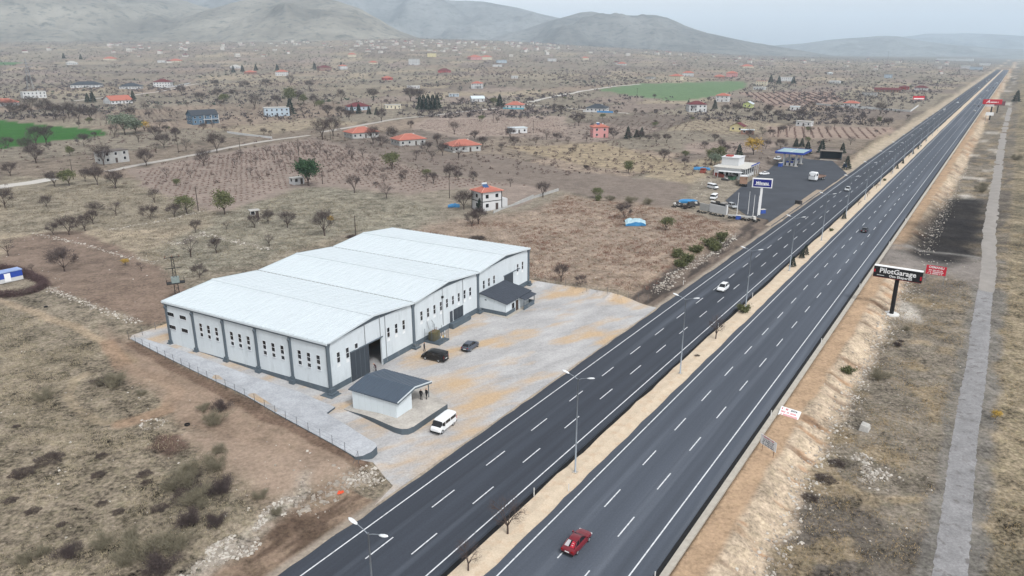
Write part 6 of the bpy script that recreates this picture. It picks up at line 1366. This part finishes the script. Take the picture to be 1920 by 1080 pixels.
def proto_leafy(seed, h, sp, n, mat, size=.28):
    T_, tips = skeleton(seed, h, sp, 6, .22); tm = T_.mesh('trunk', bark); c, d = crown_pts(tips, n, seed, h * .1)
    return tm, cloud_mesh('crown', c, np.random.default_rng(seed + 1).normal(size=(n, 3)), size, size * .7, mat, seed, True)
def proto_conifer(seed, h, r, n, mat):
    g = np.random.default_rng(seed); T_ = MB().tube([(0, 0, -.2), (0, 0, h * .95)], [h * .03, h * .006], 6); tm = T_.mesh('trunk', bark)
    f = 1 - g.random(n) ** .6; a = g.random(n) * 6.283; lay_ = .75 + .25 * np.sin(f * 40); rr = r * (1 - f) * lay_ * np.sqrt(g.random(n)) ** .6
    c = np.stack([np.cos(a) * rr, np.sin(a) * rr, h * (.08 + .9 * f)], 1); d = np.stack([np.cos(a), np.sin(a), g.uniform(-.6, .3, n)], 1)
    return tm, cloud_mesh('crown', c, d, .45 * h / 6, .16 * h / 6, mat, seed, True)
def proto_bush(seed, h, r, n, mat, leaf=None):
    g = np.random.default_rng(seed); rg = random.Random(seed); T_ = MB(); tips = []
    for k in range(11):
        a = k * 2.4 + rg.uniform(-.5, .5); q_ = rg.uniform(.35, 1.0) * r; zz = h * rg.uniform(.55, 1.0) * (1.15 - .4 * q_ / r); o_ = (rg.uniform(-.3, .3) * r, rg.uniform(-.3, .3) * r)
        mid = (o_[0] + math.cos(a) * q_ * .4, o_[1] + math.sin(a) * q_ * .4, zz * .6); end = (o_[0] + math.cos(a) * q_, o_[1] + math.sin(a) * q_, zz); T_.tube([(o_[0], o_[1], -.1), mid, end], [.02, .013, .005], 4); tips += [((o_[0], o_[1], 0), mid), (mid, end)]
        for _ in range(3):
            b2 = a + rg.uniform(-1.4, 1.4); l2 = r * rg.uniform(.2, .42); e2 = (mid[0] + math.cos(b2) * l2, mid[1] + math.sin(b2) * l2, min(h, mid[2] + l2 * rg.uniform(.2, .8))); tips.append((mid, e2))
    tm = T_.mesh('stem', bark); k = g.integers(0, len(tips), n); f = g.random(n)[:, None]; a = np.array([t[0] for t in tips])[k]; b_ = np.array([t[1] for t in tips])[k]
    c = a + (b_ - a) * f + g.normal(size=(n, 3)) * h * .11; c[:, 2] = np.abs(c[:, 2]); d = (b_ - a) / (np.linalg.norm(b_ - a, axis=1)[:, None] + 1e-9) * .5 + g.normal(size=(n, 3)) * .5 + np.array([0, 0, .5])
    return tm, cloud_mesh('crown', c, d, g.uniform(.3, .8, n) * (h * .33 if leaf is None else .3), .02 if leaf is None else .15, leaf or mat, seed, leaf is not None)
def proto_mound(seed, h, r, n, mat):
    g = np.random.default_rng(seed); T_ = MB()
    for k in range(5):
        a = g.random() * 6.28; T_.tube([(0, 0, -.1), (math.cos(a) * r * .3, math.sin(a) * r * .3, h * .6)], [.012, .005], 4)
    tm = T_.mesh('stem', bark); a = g.random(n) * 6.283; edge = r * (.72 + .28 * np.sin(a * 3 + seed) * np.cos(a * 2 + 2 * seed)); rr = edge * np.sqrt(g.random(n)); z_ = g.random(n) * h * np.sqrt(np.clip(1 - (rr / r) ** 2, 0, 1)) * (.75 + .25 * np.sin(rr * 5 + a * 4))
    c = np.stack([np.cos(a) * rr, np.sin(a) * rr, z_], 1); d = np.stack([np.cos(a) * rr / r, np.sin(a) * rr / r, np.ones(n) * .6], 1) + g.normal(size=(n, 3)) * .5
    return tm, cloud_mesh('crown', c, d, g.uniform(.12, .32, n), .022, mat, seed)
PB = [proto_bare(s) for s in (1, 2, 3, 4, 5)] + [proto_bare(s, 5.2, 2.2, 2400) for s in (6, 7)] + [proto_bare(s, 3.4, 2.7, 2400) for s in (8, 9)] + [proto_bare(10, 4.4, 2.4, 1300)]; PS = [proto_bare(s, 3.2, 1.6, 700, twig, .022, .6, .25) for s in (11, 12, 13)]
PO = [proto_leafy(s, 4.6, 2.5, 1500, leaf_o, .26) for s in (21, 22)] ; PY = [proto_leafy(31, 3.6, 1.9, 800, leaf_y, .24)]; PG = [proto_leafy(41, 4.6, 2.4, 2600, leaf_p, .3)]; PGY = [proto_leafy(42, 4.2, 2.6, 2200, leaf_gy, .26)]
PC = [proto_conifer(s, 4.4, 1.5, 1300, leaf_d) for s in (51, 52)]; PU = [proto_bush(s, 1.35, 1.4, 3000, twig2 if s != 63 else twig) for s in (61, 62, 63, 64)]; PUD = [proto_mound(s, .4, 1.5, 2400, MS('twig_heath', 82, 72, 68, var=.25)) for s in (66, 67, 68)]; PUG = [proto_bush(s, 1.7, 1.5, 1600, twig2, leaf_o) for s in (71, 72)]
KIND = dict(b=(PB, 5.2, 'bare_tree', 'dark bare fruit tree'), s=(PS, 3.4, 'bare_sapling', 'thin bare sapling'), o=(PO, 5.0, 'leafy_tree', 'olive green tree'), y=(PY, 3.8, 'yellow_tree', 'yellow leaved tree'), g=(PG, 4.8, 'pine_tree', 'round green pine'), e=(PGY, 5.2, 'willow_tree', 'grey green leafy tree'),
            c=(PC, 3.0, 'conifer_tree', 'dark pointed conifer'), u=(PU, 3.0, 'scrub_bush', 'grey olive twiggy bush'), d=(PUD, 3.0, 'scrub_bush', 'dark twiggy bush'), v=(PUG, 3.0, 'leafy_bush', 'olive leafy bush'))
LM += [('the warehouse', 640, 560, *WA), ('the paved yard', 1000, 700, 0, 90), ('the blue station sign', 1424, 400, 0, 0), ('the black billboard', 1671, 590, 0, 0), ('the blue tarpaulin shelter', 1190, 420, 0, 0), ('the storage container', 20, 530, 0, 0), ('the bright green field', 90, 255, 0, 0), ('the pale green field', 1260, 175, 0, 0), ('the rubble slope', 450, 950, 0, 0), ('the dirt track loop', 220, 750, 0, 0), ('the stone rows', 430, 440, 0, 0), ('the ploughed brown field', 170, 510, 0, 0), ('the petrol station', 1440, 300, 0, 0), ('the far red billboard', 1860, 190, 0, 0), ('the vineyard', 560, 310, 0, 0), ('the bare orchard', 1620, 235, 0, 0)]
TREES = []
def tree(kind, u, v, wpx, hk=1.0):
    x, y, z = at(u, v); TREES.append((kind, u, v, x, y, z, wpx * mpp(x, y) / KIND[kind][1], hk))
L_b = '103,350,34 218,353,38 183,347,38 68,306,40 53,285,32 68,272,36 87,270,34 15,278,27 158,275,32 215,258,26 292,262,30 308,278,32 407,287,40 383,311,34 275,311,36 195,310,40 341,179,20 374,190,22 408,183,22 478,205,30 58,163,26 246,222,24 10,390,40 100,440,26 130,441,42 160,433,32 175,420,28 180,402,30 282,412,38 290,380,30 327,407,30 477,427,30 367,436,26 503,420,30 539,427,36 609,442,50 406,475,32 375,521,34 121,509,60 665,362,38 870,393,42 897,420,36 885,425,32 843,333,28 887,340,22 1018,370,30 1052,528,36 1089,537,28 1170,410,40 852,252,26 771,240,16 957,260,24 964,277,22 1044,266,20 1085,236,28 1052,214,18 1040,210,16 1139,256,24 1150,260,20 1230,270,22 1250,268,20 1245,302,26 700,190,26 770,190,34 785,192,30 715,228,24 1352,282,22 1435,280,24 1463,280,26 1617,230,18 1632,235,16 1665,238,20 1650,215,24 1565,238,16 1300,210,14 605,262,40 625,255,36 20,215,36 40,222,36 60,215,40 85,218,36 105,225,34 130,222,32 148,228,30 170,225,28 330,258,20 700,270,34 715,275,26 800,285,26 820,272,24 890,262,20 905,275,22 830,292,26 735,265,30 1340,265,16 1405,262,20 1440,220,26 1460,225,24 1500,225,26 1520,212,24 1420,225,20 1380,215,24 1360,215,20 570,325,22 20,330,30 160,340,24 330,262,22 1200,262,20 1215,266,18 1180,262,16 640,220,24 655,225,22 615,220,26 590,200,24 560,190,22 640,190,22 520,200,22 460,168,20 500,165,22 545,160,22 580,168,20 405,165,18 440,185,18'
L_s = '260,267,22 293,287,22 349,283,24 280,222,20 218,404,30 425,430,16 505,462,24 358,482,42 16,480,34 60,508,14 312,333,20 358,334,18 470,328,16 265,508,20 725,372,30 857,331,22 957,350,18 860,297,30 1025,262,20 1005,272,18 1594,272,18 1640,232,16 1580,225,14 1600,220,14 450,300,20 480,310,18 500,290,18 515,300,18 530,290,20 545,300,20 560,285,20 575,290,20 590,300,22 600,285,22 615,300,22 640,310,20 660,300,20 680,295,20 655,290,20 700,310,18 740,300,18 780,300,20 810,300,18 525,315,18 440,310,16 120,230,18 200,232,18 230,238,18 250,235,16 300,240,18 230,210,16 270,205,16 300,212,18 320,218,18 180,215,16 155,210,16 690,330,20 720,345,20 760,335,20 800,340,20 1480,245,16 1520,252,16 1550,250,16 1430,255,14 505,205,16 565,210,18 1100,265,16 1065,270,16 1080,282,14 1130,240,12'
L_o = '351,401,38 422,402,46 130,348,32 545,195,30 420,195,20 1178,325,24 1248,432,28 1349,300,26 926,198,16 1330,300,20 1122,372,22 570,195,18 600,205,18'
L_c = '165,192,12 175,192,14 250,187,12 803,205,30 795,207,22 812,206,24 820,205,20 788,206,18 660,213,11 673,213,13 692,215,11 706,216,10 937,200,16 900,396,18 1177,260,16 1193,258,11 1203,257,13 1385,296,18 1492,276,12 1503,276,12 1513,290,18 1540,287,18 1579,288,14 1587,318,18 1905,192,18 545,216,26 1290,205,12 1340,205,12 1460,158,16 1487,158,18 1445,155,12 480,133,16 520,133,14 590,130,18 640,128,14 438,137,14 455,135,14 120,110,10 152,112,10'
L_u = '215,725,66 190,722,44 80,750,50 265,742,26 402,797,62 415,770,50 385,770,36 120,700,10 45,1055,50 130,1045,66 190,1025,56 270,1045,96 330,1035,90 300,1075,90 375,945,80 335,915,76 355,890,60 415,925,72 400,880,66 490,935,40 520,965,34 405,985,56 250,1010,50 80,1040,40 410,850,44 355,985,70 230,1060,60 1650,712,50 1700,620,22 1682,650,24 1905,300,26 1838,360,30 1843,352,24 1285,392,20 1145,376,24 1183,381,34 1216,383,28 1099,316,18 790,520,1'
L_d = '660,445,32 705,437,26 765,441,30 808,441,26 896,448,40 95,862,66 40,890,56 185,890,34 190,855,30 20,940,34 270,890,36 30,800,20 225,960,30 275,905,28 340,905,80 360,930,90 60,960,36 115,985,26 190,945,30 300,955,40 1690,640,16 1545,900,50 1520,935,40 1570,870,40 1490,700,10'
L_v = '1270,482,30 1288,492,34 1305,474,30 1330,462,32 1352,452,36 1340,470,30 1275,500,28 1590,700,28 1122,376,20'
for kd, txt in (('b', L_b), ('s', L_s), ('o', L_o), ('c', L_c), ('u', L_u), ('d', L_d), ('v', L_v)):
    for q_ in txt.split():
        u, v, w_ = map(float, q_.split(','))
        if w_ > 2: tree(kd, u, v, w_)
for u, v, w_ in ((272, 246, 22), (235, 498, 16), (1413, 290, 36), (620, 424 - 6, 16), (1866, 787, 22)): tree('y', u, v, w_, .8)
tree('g', 579, 349, 46); tree('o', 735, 318, 34); tree('e', 235, 253, 46); tree('e', 255, 250, 30); tree('e', 1340, 310, 26)
rg = random.Random(77)
GF = px_poly([(1118, 168), (1395, 152), (1330, 181), (1215, 184)]); GF2 = px_poly([(600, 262), (760, 288), (930, 290), (1080, 322), (1300, 345), (1250, 392), (1060, 358), (690, 288)])
for _ in range(560):
    a_, r_ = rg.uniform(math.radians(-37), math.radians(29)), rg.uniform(260, 900); x, y = math.sin(a_) * r_, math.cos(a_) * r_; tt = x * RN[0] + y * RN[1]
    if float(fbm(np.array([x / 90]), np.array([y / 90]), 55)[0]) < .47: continue
    z = z1(x, y); d_ = depth(x, y, z); u, v = 960 + FPX * x / d_, 540 - FPX * (y * SP + (z - CAM_H) * CP) / d_
    if min((q_[3] - x) ** 2 + (q_[4] - y) ** 2 for q_ in LM) < 120 or pdist(np.array([x]), np.array([y]), GF)[0] < 3 or pdist(np.array([x]), np.array([y]), GF2)[0] < 3: continue
    if abs(tt / 62 - round(tt / 62)) * 62 > 10 and rg.random() < .75: continue
    if tt > -64 or pdist(np.array([x]), np.array([y]), APRON)[0] < 8: continue
    TREES.append((rg.choice('bbbbbbos'), u, v, x, y, z, rg.uniform(.5, 1.0), rg.uniform(.8, 1.15)))
# trees of the median
for u, v, w_, kd in ((880, 1078, 60, 's'), (942, 1003, 72, 's'), (1343, 640, 40, 's'), (1397, 590, 30, 'v'), (1308, 672, 14, 'd'), (1483, 503, 14, 'c'), (1500, 487, 12, 'c'), (1517, 482, 14, 'c')):
    x, y, z = at(u, v); ss_ = x * RD[0] + y * RD[1]; x, y = rp(ss_, -37.4); TREES.append((kd, u, v, x, y, .02, w_ * mpp(x, y) / KIND[kd][1], 1.15 if kd == 's' else 1.0))
for k in range(14):
    ss_ = 225 + k * 20 + rg.uniform(-3, 3); x, y = rp(ss_, -37.3); d_ = depth(x, y); u = 960 + FPX * x / d_; up = y * SP + (0 - CAM_H) * CP; v = 540 - FPX * up / d_
    TREES.append((rg.choice('cvs'), u, v, x, y, .02, rg.uniform(.4, .6), 1.2))
cnt = {}; used = {}
rank = sorted(range(len(TREES)), key=lambda i: -TREES[i][2])
for i in rank:
    kd, u, v, x, y, z, sc, hk = TREES[i]; protos, _, nm, txt = KIND[kd]; tm, cm = protos[i % len(protos)]
    tt = x * RN[0] + y * RN[1]
    if -40 < tt < -35: rel = 'on the sandy median of the road'
    else:
        q_ = min(LM, key=lambda q_: (q_[1] - u) ** 2 + 5 * (q_[2] - v) ** 2); dx, dy = u - q_[1], (v - q_[2]) * 2.2
        rel = f'{("left of" if dx < 0 else "right of") if abs(dx) > abs(dy) else ("behind" if dy < 0 else "in front of")} {q_[0]}'
    key = (txt, rel); used[key] = used.get(key, 0) + 1; k = used[key]
    lab = f'{txt} {rel}' + ('' if k == 1 else f', {ORD[k - 1]} there' if k <= 20 else f', {k - 20} from the far end')
    t = thing(nm, lab, 'bush' if kd in 'udv' else 'tree', (x, y, z - .02), (i * 2.399) % 6.283, {'u': 'scrub bushes', 'd': 'scrub bushes', 'v': 'scrub bushes'}.get(kd, 'trees of the plain'), 1)
    sc = max(.15, min(sc, 3.0)); t.scale = (sc, sc, sc * hk)
    link('trunk' if kd not in 'udv' else 'stem', tm, t); link('crown', cm, t)

# woods, scrub and rows too many to count
def far_wood(name, label, n, r0, r1, seed, mats, lo=1.6, hi=3.6, thr=.5, k=14):
    g = np.random.default_rng(seed); m = n * 5; a = g.uniform(math.radians(-44), math.radians(36), m); r = r0 * (r1 / r0) ** g.random(m); x, y = np.sin(a) * r, np.cos(a) * r
    s_, t_ = x * RD[0] + y * RD[1], x * RN[0] + y * RN[1]
    dn = fbm(s_ / 130, t_ / 60, seed) + .22 * smooth(3.5, 0, np.abs(t_ / 62 - np.round(t_ / 62)) * 62) + .12 * smooth(700, 2200, r)
    ok = (dn > thr + (g.random(m) - .5) * .25) & (t_ < -72)
    for poly in (px_poly([(1118, 168), (1200, 157), (1395, 152), (1400, 163), (1330, 181), (1215, 184)]), px_poly([(-150, 215), (0, 226), (205, 246), (100, 265), (-120, 285)]), APRON): ok &= pdist(x, y, poly) > 3
    x, y = x[ok][:n], y[ok][:n]; P = np.stack([x, y, zt(x, y)], 1)
    c = np.repeat(P, k, 0); R_ = np.repeat(g.uniform(lo, hi, len(P)), k); dv = g.normal(size=(len(c), 3)); dv /= np.linalg.norm(dv, axis=1)[:, None]; dv[:, 2] = np.abs(dv[:, 2])
    c = c + dv * (R_ * g.uniform(.2, 1.0, len(c)))[:, None] * np.array([1, 1, .9]); me = cloud_mesh(name, c, g.normal(size=(len(c), 3)), R_ * .55, R_ * .34, mats, seed, True)
    tag(link(name, me), label, 'woodland', kind='stuff')
far_wood('distant_woodland', 'dark bare trees and hedges spread over the far plain', 15000, 560, 4200, 101, MS('far_twigs', 78, 70, 72, var=.25, scale=.05), 1.2, 2.9, .50, 12)
far_wood('distant_evergreens', 'dark green trees between the far houses', 1100, 700, 3600, 102, MS('far_evergreen', 56, 68, 58, var=.2, scale=.05), 1.4, 3.2, .60, 14)
far_wood('distant_scrub', 'grey brown scrub along the parcel edges of the plain', 3200, 300, 1100, 103, MS('far_scrub', 112, 98, 92, var=.2, scale=.05), .5, 1.3, .54, 14)
def tufts(name, label, pts, n, h, wd, mat, seed, sp=.35):
    if len(pts) == 0: return
    g = np.random.default_rng(seed); c = np.repeat(np.array(pts), n, 0); off = g.normal(size=(len(c), 3)) * sp; off[:, 2] = 0; c = c + off
    d = g.normal(size=(len(c), 3)) * .55 + np.array([0, 0, 1.0]); me = cloud_mesh(name, c, d, g.uniform(.5, 1.2, len(c)) * h, wd, mat, seed); tag(link(name, me), label, 'vegetation', kind='stuff')
def scatter(poly_px, n, seed, dens=None):
    poly = px_poly(poly_px); g = np.random.default_rng(seed); xs = [p[0] for p in poly]; ys = [p[1] for p in poly]; x = g.uniform(min(xs), max(xs), n * 3); y = g.uniform(min(ys), max(ys), n * 3)
    ok = pdist(x + (fbm(x / 3, y / 3, 401) - .5) * 5, y + (fbm(x / 3, y / 3, 402) - .5) * 5, poly) < -.3
    if dens: ok &= dens(x, y) > g.random(len(x))
    x, y = x[ok][:n], y[ok][:n]; return np.stack([x, y, zt(x, y)], 1) if len(x) else np.zeros((0, 3))
NEARL = [(-120, 600), (0, 570), (130, 625), (200, 650), (130, 700), (120, 760), (200, 800), (330, 810), (420, 860), (480, 940), (500, 965), (380, 1090), (-200, 1100)]
dn = lambda x, y: smooth(.42, .62, fbm(x / 6, y / 6, 201))
tufts('dry_grass', 'pale dry grass over the near field', scatter(NEARL, 9000, 1, dn), 5, .3, .05, MS('straw', 168, 156, 130, var=.2, scale=.2), 2)
tufts('dry_grass', 'olive grass over the near field', scatter(NEARL, 7000, 3, lambda x, y: smooth(.4, .6, fbm(x / 5, y / 5, 207))), 5, .26, .05, MS('olive_grass', 122, 116, 96, var=.2, scale=.2), 4)
tufts('heath_tufts', 'dark low heath tufts over the near field', scatter(NEARL, 900, 5, lambda x, y: smooth(.58, .72, fbm(x / 4, y / 4, 209))), 22, .3, .05, MS('heath', 74, 66, 62, var=.25, scale=.5), 6, .5)
MIDL = [(0, 360), (240, 340), (420, 400), (560, 355), (820, 390), (700, 425), (500, 490), (345, 535), (300, 500), (160, 430), (0, 440)]
tufts('dry_grass', 'dry grass tufts on the middle terraces', scatter(MIDL, 5000, 7, dn), 5, .32, .07, MS('straw', 168, 156, 130), 8)
tufts('heath_tufts', 'dark scrub tufts on the middle terraces', scatter(MIDL, 2600, 9), 14, .45, .07, MS('heath2', 108, 98, 84, var=.25, scale=.5), 10, .5)
SCR = [(700, 440), (1000, 400), (1060, 365), (1290, 398), (1385, 432), (1320, 480), (1200, 552), (1000, 522)]
tufts('red_scrub', 'rust brown scrub in the field beyond the yard', scatter(SCR, 1500, 11, lambda x, y: smooth(.42, .6, fbm(x / 9, y / 9, 213))), 20, .5, .07, MS('rust_scrub', 118, 82, 68, var=.25, scale=.5), 12, .6)
tufts('dry_grass', 'pale tufts in the field beyond the yard', scatter(SCR, 2600, 13), 6, .4, .07, MS('straw2', 150, 132, 108, var=.2, scale=.2), 14, .4)
def rows(poly_px, ds, dt, ang, n, h, wd, mat, name, label, seed, sp=.35):
    poly = px_poly(poly_px); xs = [p[0] for p in poly]; ys = [p[1] for p in poly]; c_, s_ = math.cos(ang), math.sin(ang); g = np.random.default_rng(seed)
    D = math.hypot(max(xs) - min(xs), max(ys) - min(ys)); A_, B_ = np.meshgrid(np.arange(-D, D, ds), np.arange(-D, D, dt)); A_, B_ = A_.ravel() + g.normal(size=A_.size) * .2, B_.ravel() + g.normal(size=A_.size) * .15
    x = (min(xs) + max(xs)) / 2 + A_ * c_ - B_ * s_; y = (min(ys) + max(ys)) / 2 + A_ * s_ + B_ * c_; ok = (pdist(x, y, poly) < -1) & (g.random(len(x)) > .12); x, y = x[ok], y[ok]
    tufts(name, label, np.stack([x, y, zt(x, y)], 1), n, h, wd, mat, seed, sp)
vine_m = MS('vine_stock', 104, 76, 68, var=.25, scale=.4)
rows([(250, 322), (580, 262), (690, 290), (830, 330), (1010, 350), (880, 350), (760, 360), (640, 346), (560, 348), (420, 390), (372, 386), (270, 348)], 2.4, 3.6, SY - .05, 22, .7, .08, vine_m, 'vineyard', 'rows of bare rust brown vines on pinkish soil', 31, .32)
rows([(1380, 173), (1560, 173), (1585, 191), (1450, 198)], 1.6, 7.5, SY + .35, 10, 1.0, .22, MS('row_shrubs', 104, 82, 76), 'vine_rows', 'curving dark vine rows above the lime green house', 33, .5)
rows([(1440, 238), (1675, 242), (1640, 261), (1445, 258)], 1.2, 5.0, SY + .25, 9, .8, .14, MS('row_shrubs', 104, 82, 76), 'vine_rows', 'dark furrow rows in the pinkish plot near the road', 35, .4)
rows([(800, 224), (1050, 220), (1055, 248), (865, 256), (780, 240)], 1.6, 4.5, SY + 1.2, 9, .6, .12, vine_m, 'vine_rows', 'rusty vine rows between the bungalows and the lane', 37, .4)
rows([(640, 270), (760, 290), (900, 292), (1060, 325), (1280, 348), (1240, 385), (1050, 356), (830, 325), (700, 290)], 1.0, 2.2, SY - .9, 3, .12, .1, MS('clods', 122, 108, 98), 'furrows', 'shallow clods along the furrows of the ploughed field', 39, .3)
rows([(930, 425), (1010, 398), (1060, 368), (1180, 384), (1290, 402), (1375, 434), (1310, 480), (1200, 548), (1005, 520), (1000, 470)], 2.6, 3.6, SY - .1, 20, .5, .07, MS('rust_scrub', 118, 82, 68), 'vine_rows', 'dotted rust brown vine rows in the field beyond the yard', 58, .35)
og = MS('orchard_twigs', 108, 94, 88, var=.25, scale=.3)
for i_, (pl_, a_, b_, an_, h_, tx_) in enumerate((([(100, 207), (330, 205), (345, 245), (215, 240), (100, 224)], 4.0, 6.0, SY + .1, 1.5, 'rows of grey orchard whips below the red-gabled white house'), ([(1130, 228), (1300, 226), (1300, 246), (1150, 248)], 1.6, 5.0, SY + .3, .6, 'faint vine rows right of the pink house'), ([(1280, 270), (1450, 264), (1450, 279), (1330, 289)], 2.0, 5.0, SY + .9, 1.1, 'grey orchard rows behind the station restaurant'), ([(430, 150), (640, 152), (640, 182), (450, 184)], 4.0, 8.0, SY + .1, 1.4, 'grey orchard rows beyond the flat-roofed pale house'), ([(640, 292), (760, 302), (830, 332), (760, 346), (650, 322)], 3.0, 5.0, SY, 1.2, 'rows of thin orchard whips below the bungalows'), ([(1290, 222), (1440, 226), (1440, 255), (1290, 258)], 3.0, 6.0, SY + .6, 1.0, 'grey garden rows round the yellow cottage'))):
    rows(pl_, a_, b_, an_, 9, h_, .1, og, 'orchard_rows', tx_, 60 + i_, .4)
R1 = [rp(45, -12), rp(45, .3), rp(190, .3), rp(190, -12)]; R2 = [rp(45, 6), rp(45, 40), rp(260, 60), rp(260, 6)]
def wscatter(poly, n, seed, dens=None):
    g = np.random.default_rng(seed); xs = [p[0] for p in poly]; ys = [p[1] for p in poly]; x = g.uniform(min(xs), max(xs), n * 4); y = g.uniform(min(ys), max(ys), n * 4); ok = pdist(x, y, poly) < 0
    if dens: ok &= dens(x, y) > g.random(len(x))
    x, y = x[ok][:n], y[ok][:n]; return np.stack([x, y, zt(x, y)], 1)
for i, (pl, nn) in enumerate(((R1, 7000), (R2, 9000))):
    tufts('dry_grass', ['tan dry grass between the bank and the old side road', 'tan dry grass beyond the old side road'][i], wscatter(pl, nn, 41 + i, lambda x, y: smooth(.38, .6, fbm(x / 5, y / 5, 221))), 5, .32, .05, MS('tan_grass', 168, 146, 108, var=.25, scale=.3), 43 + i, .4)
    tufts('heath_tufts', ['grey dead weeds between the bank and the old side road', 'grey dead weeds beyond the old side road'][i], wscatter(pl, nn // 3, 47 + i, lambda x, y: smooth(.5, .65, fbm(x / 7, y / 7, 223))), 8, .3, .05, MS('grey_weeds', 98, 92, 86, var=.25, scale=.3), 49 + i, .5)

# brushwood hedge round the storage container
g = np.random.default_rng(8); hl_ = np.array([at(u, v) for u, v in ((-40, 560), (0, 556), (30, 556), (60, 550), (82, 540), (80, 530), (60, 522), (40, 512), (0, 505))]); c = []
for a, b_ in zip(hl_[:-1], hl_[1:]):
    n = int(np.linalg.norm(b_ - a) * 260); f = g.random(n)[:, None]; c.append(a + (b_ - a) * f + g.normal(size=(n, 3)) * np.array([.5, .5, .0]) + np.array([0, 0, 1]) * g.random(n)[:, None] * 1.3)
c = np.concatenate(c); me = cloud_mesh('brushwood_hedge', c, g.normal(size=(len(c), 3)) * np.array([1, 1, .5]), g.uniform(.5, 1.3, len(c)), .05, MS('brushwood', 84, 66, 66, var=.3, scale=.8), 9)
tag(link('brushwood_hedge', me), 'tangled purple brown brushwood hedge round the blue container', 'hedge')

# ------------------------------------------------------------------ stones
stone_w = MS('pale_stone', 186, 180, 171, var=.18, scale=1.0, bump=.3); stone_g = MS('grey_stone', 152, 144, 134, var=.2, scale=1.0, bump=.3)
def stones(name, label, line=None, n=200, wid=.6, size=(.12, .4), poly=None, mat=None, seed=1, world_line=None, cat='stones'):
    rg = random.Random(seed); m = MB(); pts = []
    if poly: pts = [tuple(p) for p in scatter(poly, n, seed, lambda x, y: smooth(.3, .6, fbm(x / 2.6, y / 2.6, 300 + seed)))]
    else:
        P = world_line or [at(u, v)[:2] for u, v in line]; ls = [math.hypot(b_[0] - a[0], b_[1] - a[1]) for a, b_ in zip(P[:-1], P[1:])]; tot = sum(ls)
        for _ in range(n):
            d_ = rg.random() * tot; k = 0
            while d_ > ls[k] and k < len(ls) - 1: d_ -= ls[k]; k += 1
            f = d_ / ls[k]; x = P[k][0] + (P[k + 1][0] - P[k][0]) * f + rg.gauss(0, wid); y = P[k][1] + (P[k + 1][1] - P[k][1]) * f + rg.gauss(0, wid); pts.append((x, y))
        ar = np.array(pts); pts = [(x, y, z_) for (x, y), z_ in zip(pts, zt(ar[:, 0], ar[:, 1]))]
    for p in pts: m.rock((p[0], p[1], p[2] + .02), size[0] * .7 + (size[1] - size[0]) * rg.random() ** 3.2, rg, 0 if rg.random() < .45 else 1)
    o = m.build(name, mat or [stone_w, stone_g]); return tag(o, label, cat, kind='stuff')
stones('stone_row', 'row of white field stones below the ploughed brown field', [(85, 540), (150, 565), (200, 585), (258, 604)], 420, .55, (.1, .42), seed=2)
stones('stone_row', 'broken row of white stones above the ploughed brown field', [(60, 437), (110, 448), (170, 462), (230, 480), (298, 493)], 330, .6, (.1, .4), seed=3)
stones('stone_row', 'row of stones between the grassy terraces', [(200, 432), (260, 422), (300, 415), (380, 396)], 240, .7, (.1, .4), seed=4)
stones('stone_row', 'thick row of white stones on the upper terrace', [(310, 453), (340, 458), (375, 437), (420, 448), (470, 460), (505, 466)], 420, .8, (.1, .45), seed=5)
stones('rubble_slope', 'white rubble slope beside the verge near the camera', poly=[(560, 900), (530, 935), (490, 975), (420, 1020), (350, 1075), (330, 1090), (420, 1085), (520, 985), (560, 930)], n=3200, size=(.05, .34), seed=6)
stones('rubble_heap', 'heap of white rubble and plaster at the end of the retaining wall', [(655, 908), (675, 897), (700, 900), (690, 885)], 260, .7, (.08, .35), seed=7)
stones('stone_ring', 'ring of white stones beside the dark rubbish on the near field', [(262, 800), (270, 790), (290, 786), (310, 790), (300, 800), (275, 805), (262, 800)], 90, .15, (.08, .25), seed=8)
stones('bank_stones', 'pale stones along the foot of the eroded bank', world_line=[rp(48, -12.6), rp(190, -12.6)], n=2600, wid=1.1, size=(.06, .34), seed=9)
stones('bank_stones', 'pale stones along the far foot of the eroded bank', world_line=[rp(212, -12.6), rp(420, -12.6)], n=1400, wid=1.3, size=(.07, .34), seed=10)
stones('rubble_heap', 'heap of white rubble in the rough grass left of the old side road', poly=[(1585, 850), (1620, 845), (1655, 870), (1700, 905), (1660, 930), (1610, 900)], n=700, size=(.06, .36), seed=11)
stones('stone_row', 'pale stones along the bushy verge before the station', [(1228, 548), (1260, 520), (1290, 500), (1330, 480), (1380, 440)], 700, .9, (.1, .45), seed=12)
stones('rubble_heap', 'grey rubble along the near verge', [(560, 960), (600, 935), (640, 905), (660, 880)], 240, .9, (.06, .4), mat=stone_g, seed=13)
stones('loose_stones', 'scattered white stones over the near field', poly=[(0, 640), (250, 690), (480, 800), (660, 880), (560, 930), (400, 1080), (0, 1080)], n=420, size=(.05, .22), seed=14)
stones('loose_stones', 'scattered white stones over the ploughed field and terraces', poly=[(0, 400), (400, 400), (560, 360), (640, 440), (340, 540), (300, 600), (100, 530), (0, 500)], n=420, size=(.06, .25), seed=15)
stones('loose_stones', 'scattered pale stones over the right hand rough ground', poly=[(1560, 660), (1800, 660), (1740, 1080), (1420, 1080)], n=700, size=(.04, .18), seed=16)
stones('loose_stones', 'scattered pale stones over the scrub field beyond the yard', poly=[(1000, 450), (1280, 400), (1360, 440), (1200, 550), (1000, 520)], n=300, size=(.06, .22), seed=17)
stones('station_rubble', 'grey rubble on the slope left of the station', poly=[(1300, 330), (1350, 330), (1330, 375), (1290, 370)], n=260, size=(.1, .45), seed=18)
stones('loose_stones', 'scattered pale stones beyond the dirt crossing', poly=[(1690, 480), (1850, 490), (1840, 560), (1700, 600)], n=260, size=(.08, .35), seed=19)
